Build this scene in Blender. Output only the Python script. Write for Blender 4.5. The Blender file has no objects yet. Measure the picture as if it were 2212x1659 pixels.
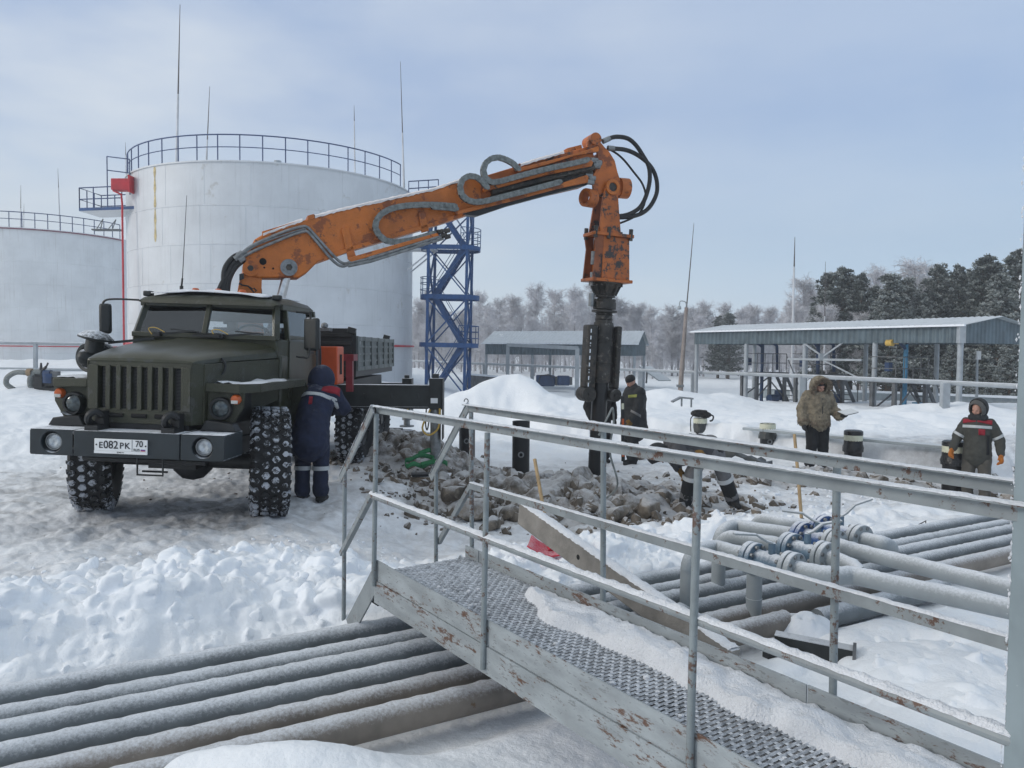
import bpy, bmesh, math, random
import numpy as np
from mathutils import Vector as V, Matrix, Euler
rad = math.radians
S = bpy.context.scene
COL = S.collection
# ---------------------------------------------------------------- camera
PITCH, ROLL, EYE = 2.5, 0.5, 2.25
cam_d = bpy.data.cameras.new('camera'); cam = bpy.data.objects.new('camera', cam_d); COL.objects.link(cam)
cam_d.sensor_width = 36; cam_d.lens = 27.04; cam_d.clip_start = 0.05; cam_d.clip_end = 4000
RC = Euler((rad(90 - PITCH), 0, 0)).to_matrix() @ Matrix.Rotation(rad(ROLL), 3, 'Z')
cam.matrix_world = Matrix.Translation((0, 0, EYE)) @ RC.to_4x4()
S.camera = cam
# ---------------------------------------------------------------- world, sun, exposure
w = bpy.data.worlds.new('World'); S.world = w; w.use_nodes = True
nt = w.node_tree; nt.nodes.clear()
def N(t, typ, **k):
    n = t.nodes.new(typ)
    for a, b in k.items(): setattr(n, a, b)
    return n
SUN_EL, SUN_ROT = 24, 255
out = N(nt, 'ShaderNodeOutputWorld'); bg = N(nt, 'ShaderNodeBackground'); bg.inputs[1].default_value = 0.1
sky = N(nt, 'ShaderNodeTexSky', sky_type='NISHITA', sun_disc=False)
sky.sun_elevation = rad(SUN_EL); sky.sun_rotation = rad(SUN_ROT); sky.air_density = 1.0; sky.dust_density = 2.0
tc = N(nt, 'ShaderNodeTexCoord'); sep = N(nt, 'ShaderNodeSeparateXYZ'); nt.links.new(tc.outputs['Generated'], sep.inputs[0])
def world_map(src, stops):
    r = N(nt, 'ShaderNodeValToRGB'); el = r.color_ramp.elements
    while len(el) > 1: el.remove(el[-1])
    el[0].position, el[0].color = stops[0][0], (*stops[0][1], 1)
    for p, c in stops[1:]:
        e = el.new(p); e.color = (*c, 1)
    nt.links.new(src, r.inputs[0]); return r.outputs[0]
def w_mix(fac, a, b, blend='MIX'):
    m = N(nt, 'ShaderNodeMix', data_type='RGBA', blend_type=blend)
    for s, val in ((0, fac), (6, a), (7, b)):
        if isinstance(val, (int, float)): m.inputs[s].default_value = val
        elif isinstance(val, tuple): m.inputs[s].default_value = (*val, 1)
        else: nt.links.new(val, m.inputs[s])
    return m.outputs[2]
# thin overcast: a veil colour by height, soft cloud banks by noise on the view direction
veil = world_map(sep.outputs[2], [(0.0, (.52, .62, .725)), (.10, (.465, .575, .70)), (.28, (.335, .43, .605)), (.44, (.33, .42, .59)), (.62, (.52, .56, .59)), (1, (.60, .62, .61))])
mp = N(nt, 'ShaderNodeMapping'); mp.inputs['Scale'].default_value = (1.6, 1.6, 5.0); mp.inputs['Location'].default_value = (0.35, 0.2, 0.1)
nt.links.new(tc.outputs['Generated'], mp.inputs[0])
nz = N(nt, 'ShaderNodeTexNoise'); nz.inputs['Scale'].default_value = 1.7; nz.inputs['Detail'].default_value = 5; nz.inputs['Roughness'].default_value = .5
nt.links.new(mp.outputs[0], nz.inputs['Vector'])
cl = world_map(nz.outputs[0], [(.36, (0, 0, 0)), (.66, (1, 1, 1))])
lf = N(nt, 'ShaderNodeMapRange'); lf.inputs[1].default_value = .25; lf.inputs[2].default_value = -.62; lf.inputs[3].default_value = .22; lf.inputs[4].default_value = 1.0
nt.links.new(sep.outputs[0], lf.inputs[0])
mu = N(nt, 'ShaderNodeMath', operation='MULTIPLY'); nt.links.new(cl, mu.inputs[0]); nt.links.new(lf.outputs[0], mu.inputs[1])
rg_ = N(nt, 'ShaderNodeMapRange'); rg_.inputs[1].default_value = 0; rg_.inputs[2].default_value = .55; rg_.inputs[3].default_value = 0; rg_.inputs[4].default_value = 1
nt.links.new(sep.outputs[0], rg_.inputs[0])
veil = w_mix(rg_.outputs[0], veil, w_mix(1.0, veil, (.82, .91, .99), 'MULTIPLY'))
cloudy = w_mix(mu.outputs[0], veil, (.66, .70, .73))
brt = w_mix(1.0, cloudy, (10, 10, 10), 'MULTIPLY')
col = w_mix(.88, sky.outputs[0], brt)
nt.links.new(col, bg.inputs[0]); nt.links.new(bg.outputs[0], out.inputs[0])
sl = bpy.data.lights.new('sun', 'SUN'); sl.energy = 1.0; sl.angle = rad(16); sl.color = (1.0, .95, .88)
so = bpy.data.objects.new('sun', sl); COL.objects.link(so)
sa = rad(SUN_ROT); sd = V((math.sin(sa) * math.cos(rad(SUN_EL)), math.cos(sa) * math.cos(rad(SUN_EL)), math.sin(rad(SUN_EL))))
so.rotation_euler = sd.to_track_quat('Z', 'Y').to_euler()
S.view_settings.view_transform = 'Standard'; S.view_settings.look = 'None'; S.view_settings.gamma = 1
S.view_settings.exposure = 0.42
S.cycles.volume_bounces = 0; S.cycles.max_bounces = 6; S.cycles.use_denoising = True
S.cycles.volume_step_rate = 4.0
# ---------------------------------------------------------------- measuring helpers (photo coordinates are 2212 x 1659)
FPX, CX, CY = 1661.3, 1106.0, 829.5
def ray(u, v): return RC @ V(((u - CX) / FPX, -(v - CY) / FPX, -1))
EYEV = V((0, 0, EYE))
def at(u, v, Y): d = ray(u, v); return EYEV + d * (Y / d.y)
def gr(u, v, z): d = ray(u, v); return EYEV + d * ((z - EYE) / d.z)
def lerp(a, b, t): return a + (b - a) * t
# ---------------------------------------------------------------- mesh builder
class MB:
    def __init__(s): s.v = []; s.f = []
    def add(s, vs, fs):
        o = len(s.v); s.v += [tuple(p) for p in vs]; s.f += [tuple(i + o for i in f) for f in fs]; return s
    def box(s, c, d, R=None):
        c = V(c); vs = []
        for z in (-.5, .5):
            for y in (-.5, .5):
                for x in (-.5, .5):
                    p = V((x * d[0], y * d[1], z * d[2])); vs.append(c + (R @ p if R else p))
        return s.add(vs, [(0, 2, 3, 1), (4, 5, 7, 6), (0, 1, 5, 4), (2, 6, 7, 3), (0, 4, 6, 2), (1, 3, 7, 5)])
    def b2(s, a, b): return s.box([(a[i] + b[i]) / 2 for i in range(3)], [abs(b[i] - a[i]) for i in range(3)])
    def bar(s, p, q, w, h, up=(0, 0, 1)):
        p, q = V(p), V(q); d = q - p; L = d.length
        if L < 1e-6: return s
        y = d / L; upv = V(up); x = y.cross(upv)
        if x.length < 1e-4: x = y.cross(V((1, 0, 0)))
        x.normalize(); z = x.cross(y)
        return s.box((p + q) / 2, (w, L, h), Matrix((x, y, z)).transposed())
    def tube(s, pts, r, n=8, caps=True, closed=False):
        pts = [V(p) for p in pts]; m = len(pts); rs = r if isinstance(r, (list, tuple)) else [r] * m
        vs = []; prev = None
        for i, p in enumerate(pts):
            if closed: t = (pts[(i + 1) % m] - pts[i - 1])
            else: t = pts[min(i + 1, m - 1)] - pts[max(i - 1, 0)]
            t.normalize()
            if prev is None:
                a = V((0, 0, 1)) if abs(t.z) < .9 else V((1, 0, 0)); x = t.cross(a).normalized()
            else:
                x = prev - t * prev.dot(t)
                x = x.normalized() if x.length > 1e-6 else t.orthogonal().normalized()
            prev = x; y = t.cross(x)
            for k in range(n):
                a = 2 * math.pi * k / n; vs.append(p + (x * math.cos(a) + y * math.sin(a)) * rs[i])
        fs = []
        for i in range(m if closed else m - 1):
            j = (i + 1) % m
            for k in range(n):
                l = (k + 1) % n; fs.append((i * n + k, i * n + l, j * n + l, j * n + k))
        if caps and not closed: fs.append(tuple(range(n))[::-1]); fs.append(tuple((m - 1) * n + k for k in range(n)))
        return s.add(vs, fs)
    def cyl(s, p, q, r0, r1=None, n=16): return s.tube([p, q], [r0, r0 if r1 is None else r1], n)
    def lathe(s, prof, c, axis=(0, 0, 1), n=32, a0=0, a1=2 * math.pi):
        c = V(c); ax = V(axis).normalized(); x = ax.orthogonal().normalized(); y = ax.cross(x); full = abs(a1 - a0 - 2 * math.pi) < 1e-6
        m = n if full else n + 1; vs = []
        for r, h in prof:
            for k in range(m):
                a = a0 + (a1 - a0) * k / n; vs.append(c + ax * h + (x * math.cos(a) + y * math.sin(a)) * r)
        fs = []
        for i in range(len(prof) - 1):
            for k in range(n):
                l = (k + 1) % m; fs.append((i * m + k, i * m + l, (i + 1) * m + l, (i + 1) * m + k))
        return s.add(vs, fs)
    def disc(s, p, q, r, n=20): return s.tube([p, q], r, n)
    def prism(s, poly, off):
        off = V(off); n = len(poly); a = [V(p) - off / 2 for p in poly]; b = [V(p) + off / 2 for p in poly]
        return s.add(a + b, [tuple(range(n))[::-1], tuple(range(n, 2 * n))] + [(i, (i + 1) % n, n + (i + 1) % n, n + i) for i in range(n)])
    def ell(s, c, r, n=12, R=None):
        c = V(c); m = n // 2 + 1; vs = []; fs = []
        for i in range(m):
            t = math.pi * i / (m - 1)
            for k in range(n):
                a = 2 * math.pi * k / n; p = V((r[0] * math.sin(t) * math.cos(a), r[1] * math.sin(t) * math.sin(a), r[2] * math.cos(t)))
                vs.append(c + (R @ p if R else p))
        for i in range(m - 1):
            for k in range(n):
                l = (k + 1) % n; fs.append((i * n + k, (i + 1) * n + k, (i + 1) * n + l, i * n + l))
        return s.add(vs, fs)
    def loft(s, rings, closed_ends=True):
        n = len(rings[0]); vs = [p for r in rings for p in r]; fs = []
        for i in range(len(rings) - 1):
            for k in range(n):
                l = (k + 1) % n; fs.append((i * n + k, i * n + l, (i + 1) * n + l, (i + 1) * n + k))
        if closed_ends: fs.append(tuple(range(n))[::-1]); fs.append(tuple((len(rings) - 1) * n + k for k in range(n)))
        return s.add(vs, fs)
    def grid(s, rows):
        m = len(rows[0]); vs = [p for r in rows for p in r]; fs = []
        for i in range(len(rows) - 1):
            for k in range(m - 1): fs.append((i * m + k, i * m + k + 1, (i + 1) * m + k + 1, (i + 1) * m + k))
        return s.add(vs, fs)
    def build(s, name, m, parent=None, smooth=35, bevel=0, weld=False, loc=None, solid=0):
        me = bpy.data.meshes.new(name); me.from_pydata(s.v, [], s.f)
        bm = bmesh.new(); bm.from_mesh(me)
        if weld: bmesh.ops.remove_doubles(bm, verts=bm.verts, dist=1e-5)
        bmesh.ops.recalc_face_normals(bm, faces=bm.faces); bm.to_mesh(me); bm.free()
        if loc is not None: me.transform(Matrix.Translation(-V(loc)))
        if smooth:
            me.shade_smooth(); me.set_sharp_from_angle(angle=rad(smooth))
        me.materials.append(m)
        o = bpy.data.objects.new(name, me); COL.objects.link(o)
        if loc is not None: o.location = loc
        if bevel:
            b = o.modifiers.new('bevel', 'BEVEL'); b.width = bevel; b.segments = 2; b.limit_method = 'ANGLE'; b.angle_limit = rad(40)
        if solid:
            b = o.modifiers.new('solid', 'SOLIDIFY'); b.thickness = solid; b.offset = 0
        if parent: o.parent = parent
        return o
def tag(o, label=None, cat=None, group=None, kind=None):
    if label: o['label'] = label
    if cat: o['category'] = cat
    if group: o['group'] = group
    if kind: o['kind'] = kind
    return o
def thing(name, label, cat, loc=(0, 0, 0), rot=(0, 0, 0), group=None):
    o = bpy.data.objects.new(name, None); COL.objects.link(o); o.location = loc; o.rotation_euler = rot; o.empty_display_size = .1
    return tag(o, label, cat, group)
def copy_tree(o, parent=None):
    c = o.copy(); COL.objects.link(c)
    if parent: c.parent = parent
    for ch in [k for k in o.children]: copy_tree(ch, c)
    return c
def smooth_path(pts, n=6, closed=False):
    P = [V(p) for p in pts]; m = len(P); o = []
    for i in range(m if closed else m - 1):
        if closed: a, b, c, d = P[i - 1], P[i], P[(i + 1) % m], P[(i + 2) % m]
        else: a, b, c, d = P[max(i - 1, 0)], P[i], P[i + 1], P[min(i + 2, m - 1)]
        for k in range(n):
            t = k / n
            o.append(.5 * ((2 * b) + (c - a) * t + (2 * a - 5 * b + 4 * c - d) * t * t + (3 * b - a - 3 * c + d) * t ** 3))
    if not closed: o.append(P[-1])
    return o
# ---------------------------------------------------------------- materials
def mat(name, col, rough=.6, metal=0, var=.15, vs=6, bump=0, bs=60, rust=0, rustcol=(.13, .05, .025), rs=7, frost=0, flo=.25, fhi=.85, fs=45,
        streak=0, spots=0, spotcol=(.05, .045, .04), ss=9, spec=.5, coat=0, col2=None, scale=(1, 1, 1), fcol=(.80, .83, .88), streakcol=(.2, .2, .2), trans=0):
    m = bpy.data.materials.new(name); m.use_nodes = True; t = m.node_tree; t.nodes.clear()
    o = N(t, 'ShaderNodeOutputMaterial'); p = N(t, 'ShaderNodeBsdfPrincipled'); t.links.new(p.outputs[0], o.inputs[0])
    geo = N(t, 'ShaderNodeNewGeometry'); tcn = N(t, 'ShaderNodeTexCoord')
    mpn = N(t, 'ShaderNodeMapping'); mpn.inputs['Scale'].default_value = scale; t.links.new(geo.outputs['Position'], mpn.inputs[0]); pos = mpn.outputs[0]
    def noise(sc, det=4, rgh=.6, vec=None):
        n = N(t, 'ShaderNodeTexNoise'); n.inputs['Scale'].default_value = sc; n.inputs['Detail'].default_value = det; n.inputs['Roughness'].default_value = rgh
        t.links.new(vec or pos, n.inputs['Vector']); return n.outputs[0]
    def mr(src, a, b, c=0, d=1, smooth=True):
        n = N(t, 'ShaderNodeMapRange'); n.interpolation_type = 'SMOOTHSTEP' if smooth else 'LINEAR'
        for i, x in enumerate((a, b, c, d)): n.inputs[i + 1].default_value = x
        t.links.new(src, n.inputs[0]); return n.outputs[0]
    def mix(f, a, b):
        n = N(t, 'ShaderNodeMix', data_type='RGBA')
        for s_, val in ((0, f), (6, a), (7, b)):
            if isinstance(val, (int, float)): n.inputs[s_].default_value = val
            elif isinstance(val, tuple): n.inputs[s_].default_value = (*val, 1)
            else: t.links.new(val, n.inputs[s_])
        return n.outputs[2]
    def math_(op, a, b):
        n = N(t, 'ShaderNodeMath', operation=op)
        for i, x in enumerate((a, b)):
            if isinstance(x, (int, float)): n.inputs[i].default_value = x
            else: t.links.new(x, n.inputs[i])
        return n.outputs[0]
    c = tuple(col)
    lo = tuple(x * (1 - var) for x in col); hi = tuple(min(1, x * (1 + var)) for x in col)
    if col2: hi = tuple(col2)
    c = mix(mr(noise(vs), .3, .7), lo, hi); r = rough
    if streak:
        mp2 = N(t, 'ShaderNodeMapping'); mp2.inputs['Scale'].default_value = (9, 9, .35); t.links.new(geo.outputs['Position'], mp2.inputs[0])
        c = mix(math_('MULTIPLY', mr(noise(1.0, 5, .65, mp2.outputs[0]), .52, .78), streak), c, streakcol)
    if spots: c = mix(mr(noise(ss, 6, .7), 1 - spots - .02, 1 - spots + .03), c, spotcol)
    if rust:
        rn = math_('ADD', math_('MULTIPLY', noise(rs * 2.2, 8, .75), .5), math_('MULTIPLY', noise(rs * .3, 4, .6), .5))
        c = mix(mr(rn, 1 - rust - .015, 1 - rust + .03), c, rustcol)
    bsrc = None
    if bump: bsrc = math_('MULTIPLY', noise(bs, 4, .6), 1.0)
    if frost:
        sp = N(t, 'ShaderNodeSeparateXYZ'); t.links.new(geo.outputs['Normal'], sp.inputs[0])
        nz_ = math_('ADD', sp.outputs[2], math_('MULTIPLY', math_('SUBTRACT', noise(fs, 6, .75), .5), 1.1))
        ff = math_('MULTIPLY', math_('MULTIPLY', mr(nz_, flo, fhi), frost), mr(noise(1.7, 4), .30, .52, .72, 1))
        c = mix(ff, c, fcol)
        rr = N(t, 'ShaderNodeMix', data_type='FLOAT'); t.links.new(ff, rr.inputs[0]); rr.inputs[2].default_value = rough; rr.inputs[3].default_value = .9
        t.links.new(rr.outputs[0], p.inputs['Roughness'])
        if metal:
            mm = math_('MULTIPLY', math_('SUBTRACT', 1, ff), metal); t.links.new(mm, p.inputs['Metallic'])
        bsrc = math_('ADD', bsrc or 0, math_('MULTIPLY', ff, noise(fs * 2.2, 3, .7)))
        bump = max(bump, .45)
    else:
        p.inputs['Roughness'].default_value = rough; p.inputs['Metallic'].default_value = metal
    if bsrc is not None:
        b = N(t, 'ShaderNodeBump'); b.inputs['Strength'].default_value = bump; b.inputs['Distance'].default_value = .02
        t.links.new(bsrc, b.inputs['Height']); t.links.new(b.outputs[0], p.inputs['Normal'])
    t.links.new(c, p.inputs['Base Color']); p.inputs['Specular IOR Level'].default_value = spec
    p.inputs['Coat Weight'].default_value = coat; p.inputs['Transmission Weight'].default_value = trans
    return m
M = {}
M['tank'] = mat('white_tank_paint', (.62, .64, .66), .45, var=.06, vs=.6, streak=.45, streakcol=(.42, .43, .43), bump=.05, bs=3, rust=.40, rs=1.2, rustcol=(.52, .52, .51))
M['tank_far'] = mat('old_white_tank_paint', (.76, .775, .78), .6, var=.07, vs=.5, streak=.4, streakcol=(.45, .42, .38))
M['roof_snow'] = mat('roof_snow', (.80, .83, .87), .9, var=.04, vs=3, bump=.3, bs=8)
M['yellow_stain'] = mat('yellow_stain', (.50, .40, .20), .7, var=.3, vs=4)
M['blue'] = mat('blue_tower_paint', (.003, .058, .19), .5, var=.2, vs=3, frost=.4, flo=.85, fhi=1.2)
M['navy'] = mat('navy_rail_paint', (.02, .05, .15), .5, var=.2)
M['red'] = mat('red_paint', (.48, .018, .03), .5, var=.15, vs=2)
M['mast'] = mat('mast_paint', (.55, .56, .58), .5, var=.2, vs=.8, rust=.3, rs=.6)
M['mast_dark'] = mat('mast_tip', (.10, .09, .09), .6)
M['grey_paint'] = mat('grey_paint', (.33, .36, .385), .5, var=.12, vs=3, frost=.8, flo=.55, fhi=1.0)
M['corr'] = mat('corrugated_steel', (.095, .13, .15), .5, var=.2, vs=2, streak=.25, streakcol=(.10, .13, .15))
M['corr_roof'] = mat('frosted_roof_sheet', (.34, .38, .40), .6, var=.1, vs=2, frost=.55, flo=.2, fhi=.9, fs=10)
M['green'] = mat('olive_truck_paint', (.031, .033, .017), .42, var=.2, vs=4, spots=.42, spotcol=(.052, .055, .046), ss=6, bump=.04, bs=80, frost=.42, flo=.70, fhi=1.35, fs=7, fcol=(.35, .37, .37))
M['green_cab'] = mat('olive_cab_paint', (.030, .032, .016), .34, var=.2, vs=4, spots=.40, spotcol=(.043, .047, .038), ss=4, bump=.03, bs=80)
M['bumper'] = mat('blue_grey_bumper_paint', (.015, .022, .027), .42, var=.2, vs=5, spots=.27, spotcol=(.10, .11, .12), ss=22, frost=1, flo=.62, fhi=1.05, fs=16)
M['black'] = mat('black_steel', (.012, .013, .014), .5, var=.3, vs=8, spots=.25, spotcol=(.06, .06, .06), ss=25)
M['black_frost'] = mat('black_steel_snowed', (.012, .015, .015), .5, var=.3, vs=8, frost=.9, flo=.6, fhi=1.0, fs=25)
M['rubber'] = mat('tyre_rubber', (.012, .012, .013), .8, var=.3, bump=.2, bs=40)
M['tread'] = mat('snowy_tread_rubber', (.012, .013, .014), .75, var=.3, rust=.50, rustcol=(.42, .44, .48), rs=11, bump=.25, bs=40)
M['dark_void'] = mat('dark_cavity', (.006, .006, .006), .9)
M['glass'] = None
M['chrome'] = mat('polished_rod', (.55, .56, .57), .28, 1, var=.15, vs=15)
M['lens'] = mat('lamp_glass', (.45, .48, .50), .12, .35, var=.25, vs=30, spec=.8)
M['lens_dim'] = mat('headlamp_glass', (.06, .075, .08), .12, .3, var=.5, vs=25, spec=.8)
M['amber'] = mat('amber_lens', (.50, .10, .02), .3, var=.2)
M['white_lens'] = mat('clear_lens', (.5, .5, .48), .3)
M['orange'] = mat('orange_crane_paint', (.50, .14, .017), .45, var=.18, vs=2.5, spots=.44, spotcol=(.25, .068, .016), ss=3.0, rust=.385, rustcol=(.035, .03, .027), rs=6, bump=.05, bs=40, frost=.85, flo=.80, fhi=1.15, fs=10, fcol=(.72, .66, .64))
M['orange_worn'] = mat('worn_orange_paint', (.43, .115, .018), .5, var=.2, vs=3, spots=.42, spotcol=(.22, .06, .016), ss=4, rust=.465, rustcol=(.04, .033, .03), rs=4.2, bump=.1, bs=40)
M['orange_dark'] = mat('dark_orange_paint', (.24, .07, .022), .55, var=.3, vs=3, rust=.46, rustcol=(.02, .018, .018), rs=3)  # darker orange for the head web, rear fork plate and housing sides
M['cabinet'] = mat('red_orange_cabinet', (.55, .075, .012), .4, var=.08)
M['chain'] = mat('plastic_chain', (.17, .185, .18), .6, var=.3, vs=20, frost=0, flo=.7, fhi=1.1)
M['steel'] = mat('bare_steel', (.22, .23, .235), .42, .6, var=.25, vs=12, rust=.3, rs=9)
M['drill'] = mat('oily_drill_steel', (.042, .039, .035), .55, .3, var=.45, vs=5, rust=.45, rustcol=(.075, .062, .05), rs=5, spots=.40, spotcol=(.15, .14, .125), ss=7, bump=.15, bs=20)
M['pile'] = mat('black_pile_coating', (.009, .009, .010), .35, var=.3, vs=4)
M['hose'] = mat('black_hose', (.012, .012, .013), .5, var=.2)
M['cargo'] = mat('worn_cargo_paint', (.12, .135, .13), .55, var=.25, vs=5, rust=.40, rustcol=(.30, .32, .32), rs=7)
M['snow'] = mat('snow', (.84, .87, .91), .85, var=.03, vs=2.5, bump=.5, bs=14)
M['frostsnow'] = mat('granular_snow', (.84, .86, .90), .9, var=.05, vs=12, bump=.9, bs=90)
M['pipe'] = mat('frosted_grey_pipe', (.17, .19, .20), .5, var=.2, vs=3, rust=.27, rustcol=(.13, .09, .06), rs=3, frost=.95, flo=.34, fhi=1.2, fs=55)
M['pipe_brown'] = mat('frosted_brownish_pipe', (.19, .165, .14), .55, var=.25, vs=3, rust=.38, rustcol=(.14, .085, .045), rs=4, frost=.92, flo=.38, fhi=1.25, fs=55)
M['manifold'] = mat('frosted_light_pipe', (.27, .30, .315), .5, var=.1, vs=3, frost=.93, flo=.14, fhi=1.15, fs=60)
M['valve_blue'] = mat('valve_blue_paint', (.03, .09, .25), .45, var=.25, vs=8, frost=.9, flo=.15, fhi=1.0)
M['valve_grey'] = mat('valve_greyblue_paint', (.10, .16, .22), .45, var=.25, vs=8, frost=.9, flo=.15, fhi=1.0)
M['walk'] = mat('chipped_grey_walkway_paint', (.30, .33, .345), .5, var=.18, vs=4, rust=.445, rustcol=(.115, .06, .038), rs=8, scale=(1, 1, 3.5), spots=.41, spotcol=(.20, .215, .22), ss=16, bump=.08, bs=40, streak=.45, streakcol=(.26, .27, .27))
M['rail'] = mat('frosted_rail_paint', (.23, .255, .265), .5, var=.15, vs=6, rust=.44, rustcol=(.10, .048, .03), rs=18, frost=1, flo=.35, fhi=.8, fs=60)
M['post'] = mat('chipped_post_paint', (.21, .24, .25), .5, var=.15, vs=8, rust=.45, rustcol=(.11, .065, .05), rs=22, bump=.1, bs=60)
M['bigpost'] = mat('frosted_column_paint', (.24, .29, .31), .5, var=.1, vs=5, rust=.335, rustcol=(.55, .60, .64), rs=24)
M['grate'] = mat('grating_steel', (.045, .048, .052), .55, .2, var=.3, vs=10, frost=.85, flo=.50, fhi=1.05, fs=30)
M['concrete'] = mat('concrete', (.23, .215, .195), .85, var=.2, vs=4, bump=.2, bs=30, frost=1, flo=.5, fhi=.9, fs=30)
M['rock'] = mat('frozen_rock', (.165, .138, .108), .9, var=.55, vs=5, bump=1.0, bs=20, frost=.8, flo=.32, fhi=1.05, fs=12, fcol=(.62, .63, .65))
M['rubble'] = mat('frozen_rubble', (.135, .113, .09), .9, var=.55, vs=4, bump=.5, bs=25, frost=.8, flo=.40, fhi=1.05, fs=10, fcol=(.60, .61, .63))
M['wood'] = mat('shovel_wood', (.36, .25, .13), .6, var=.25, vs=6, scale=(6, 6, 1))
M['redplastic'] = mat('red_plastic', (.55, .03, .06), .45, var=.1, frost=.4, flo=.7, fhi=1.2)
M['strap'] = mat('green_webbing', (.02, .16, .06), .7, var=.25, vs=10)
M['bark'] = mat('birch_bark', (.36, .345, .36), .9, var=.4, vs=2)
M['twig'] = mat('frosted_twigs', (.56, .555, .58), .95, var=.25, vs=.35)
M['pinebark'] = mat('pine_bark', (.10, .075, .06), .9, var=.3, vs=3)
M['yellow'] = mat('yellow_plastic', (.55, .36, .08), .5)
M['tape'] = mat('cream_tape', (.62, .62, .48), .5, var=.1)
M['bag'] = mat('black_polythene', (.010, .010, .011), .25, var=.3, vs=10, bump=.8, bs=18)
M['clearfilm'] = mat('cloudy_film', (.045, .048, .046), .3, var=.15, vs=10, bump=.6, bs=15)
M['arm_blue'] = mat('loading_arm_blue', (.012, .04, .11), .5, var=.2)
M['ltblue'] = mat('light_blue_pipe', (.05, .22, .38), .5, var=.2)
M['platform'] = mat('weathered_platform_steel', (.10, .105, .11), .6, var=.25, vs=4)
M['plate'] = mat('plate_white', (.75, .76, .76), .4, var=.03)
M['ink'] = mat('plate_ink', (.01, .01, .015), .5)
def glass_mat():
    m = bpy.data.materials.new('window_glass'); m.use_nodes = True; t = m.node_tree; t.nodes.clear()
    o = N(t, 'ShaderNodeOutputMaterial'); mx = N(t, 'ShaderNodeMixShader'); tr = N(t, 'ShaderNodeBsdfTransparent'); gl = N(t, 'ShaderNodeBsdfGlossy')
    tr.inputs[0].default_value = (.80, .84, .86, 1); gl.inputs['Roughness'].default_value = .03; gl.inputs[0].default_value = (.8, .85, .9, 1)
    fr = N(t, 'ShaderNodeFresnel'); fr.inputs[0].default_value = 1.9
    t.links.new(fr.outputs[0], mx.inputs[0]); t.links.new(tr.outputs[0], mx.inputs[1]); t.links.new(gl.outputs[0], mx.inputs[2]); t.links.new(mx.outputs[0], o.inputs[0])
    return m
M['glass'] = glass_mat()
# ---------------------------------------------------------------- ground
def ss(a, b, t):
    x = np.clip((t - a) / (b - a), 0, 1); return x * x * (3 - 2 * x)
def _h(ix, iy, s):
    n = (ix.astype(np.int64) * 374761393 + iy.astype(np.int64) * 668265263 + s * 974634777) & 0xffffffff
    n = ((n ^ (n >> 13)) * 1274126177) & 0xffffffff; n = (n ^ (n >> 16)) & 0xffff
    return n / 65535.0
def vn(x, y, s=0):
    ix, iy = np.floor(x), np.floor(y); fx, fy = x - ix, y - iy; fx = fx * fx * (3 - 2 * fx); fy = fy * fy * (3 - 2 * fy)
    a, b, c, d = _h(ix, iy, s), _h(ix + 1, iy, s), _h(ix, iy + 1, s), _h(ix + 1, iy + 1, s)
    return (a + (b - a) * fx) * (1 - fy) + (c + (d - c) * fx) * fy
def fbm(x, y, o=4, s=0):
    r = 0; a = .5
    for i in range(o): r = r + a * (vn(x * 2 ** i + 17.3 * i, y * 2 ** i + 9.1 * i, s + i) - .5); a *= .5
    return r * 2
def lumps(x, y, s=0):
    ix, iy = np.floor(x), np.floor(y); r = np.zeros_like(x)
    for dx in (-1, 0, 1):
        for dy in (-1, 0, 1):
            cx, cy = ix + dx, iy + dy; px, py = cx + _h(cx, cy, s), cy + _h(cx, cy, s + 5); rr = .35 + .55 * _h(cx, cy, s + 9)
            d2 = ((x - px) ** 2 + (y - py) ** 2) / (rr * rr)
            r = np.maximum(r, np.sqrt(np.clip(1 - d2, 0, 1)) * rr)
    return r
def gauss(x, y, cx, cy, sx, sy): return np.exp(-((x - cx) / sx) ** 2 - ((y - cy) / sy) ** 2)
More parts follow.
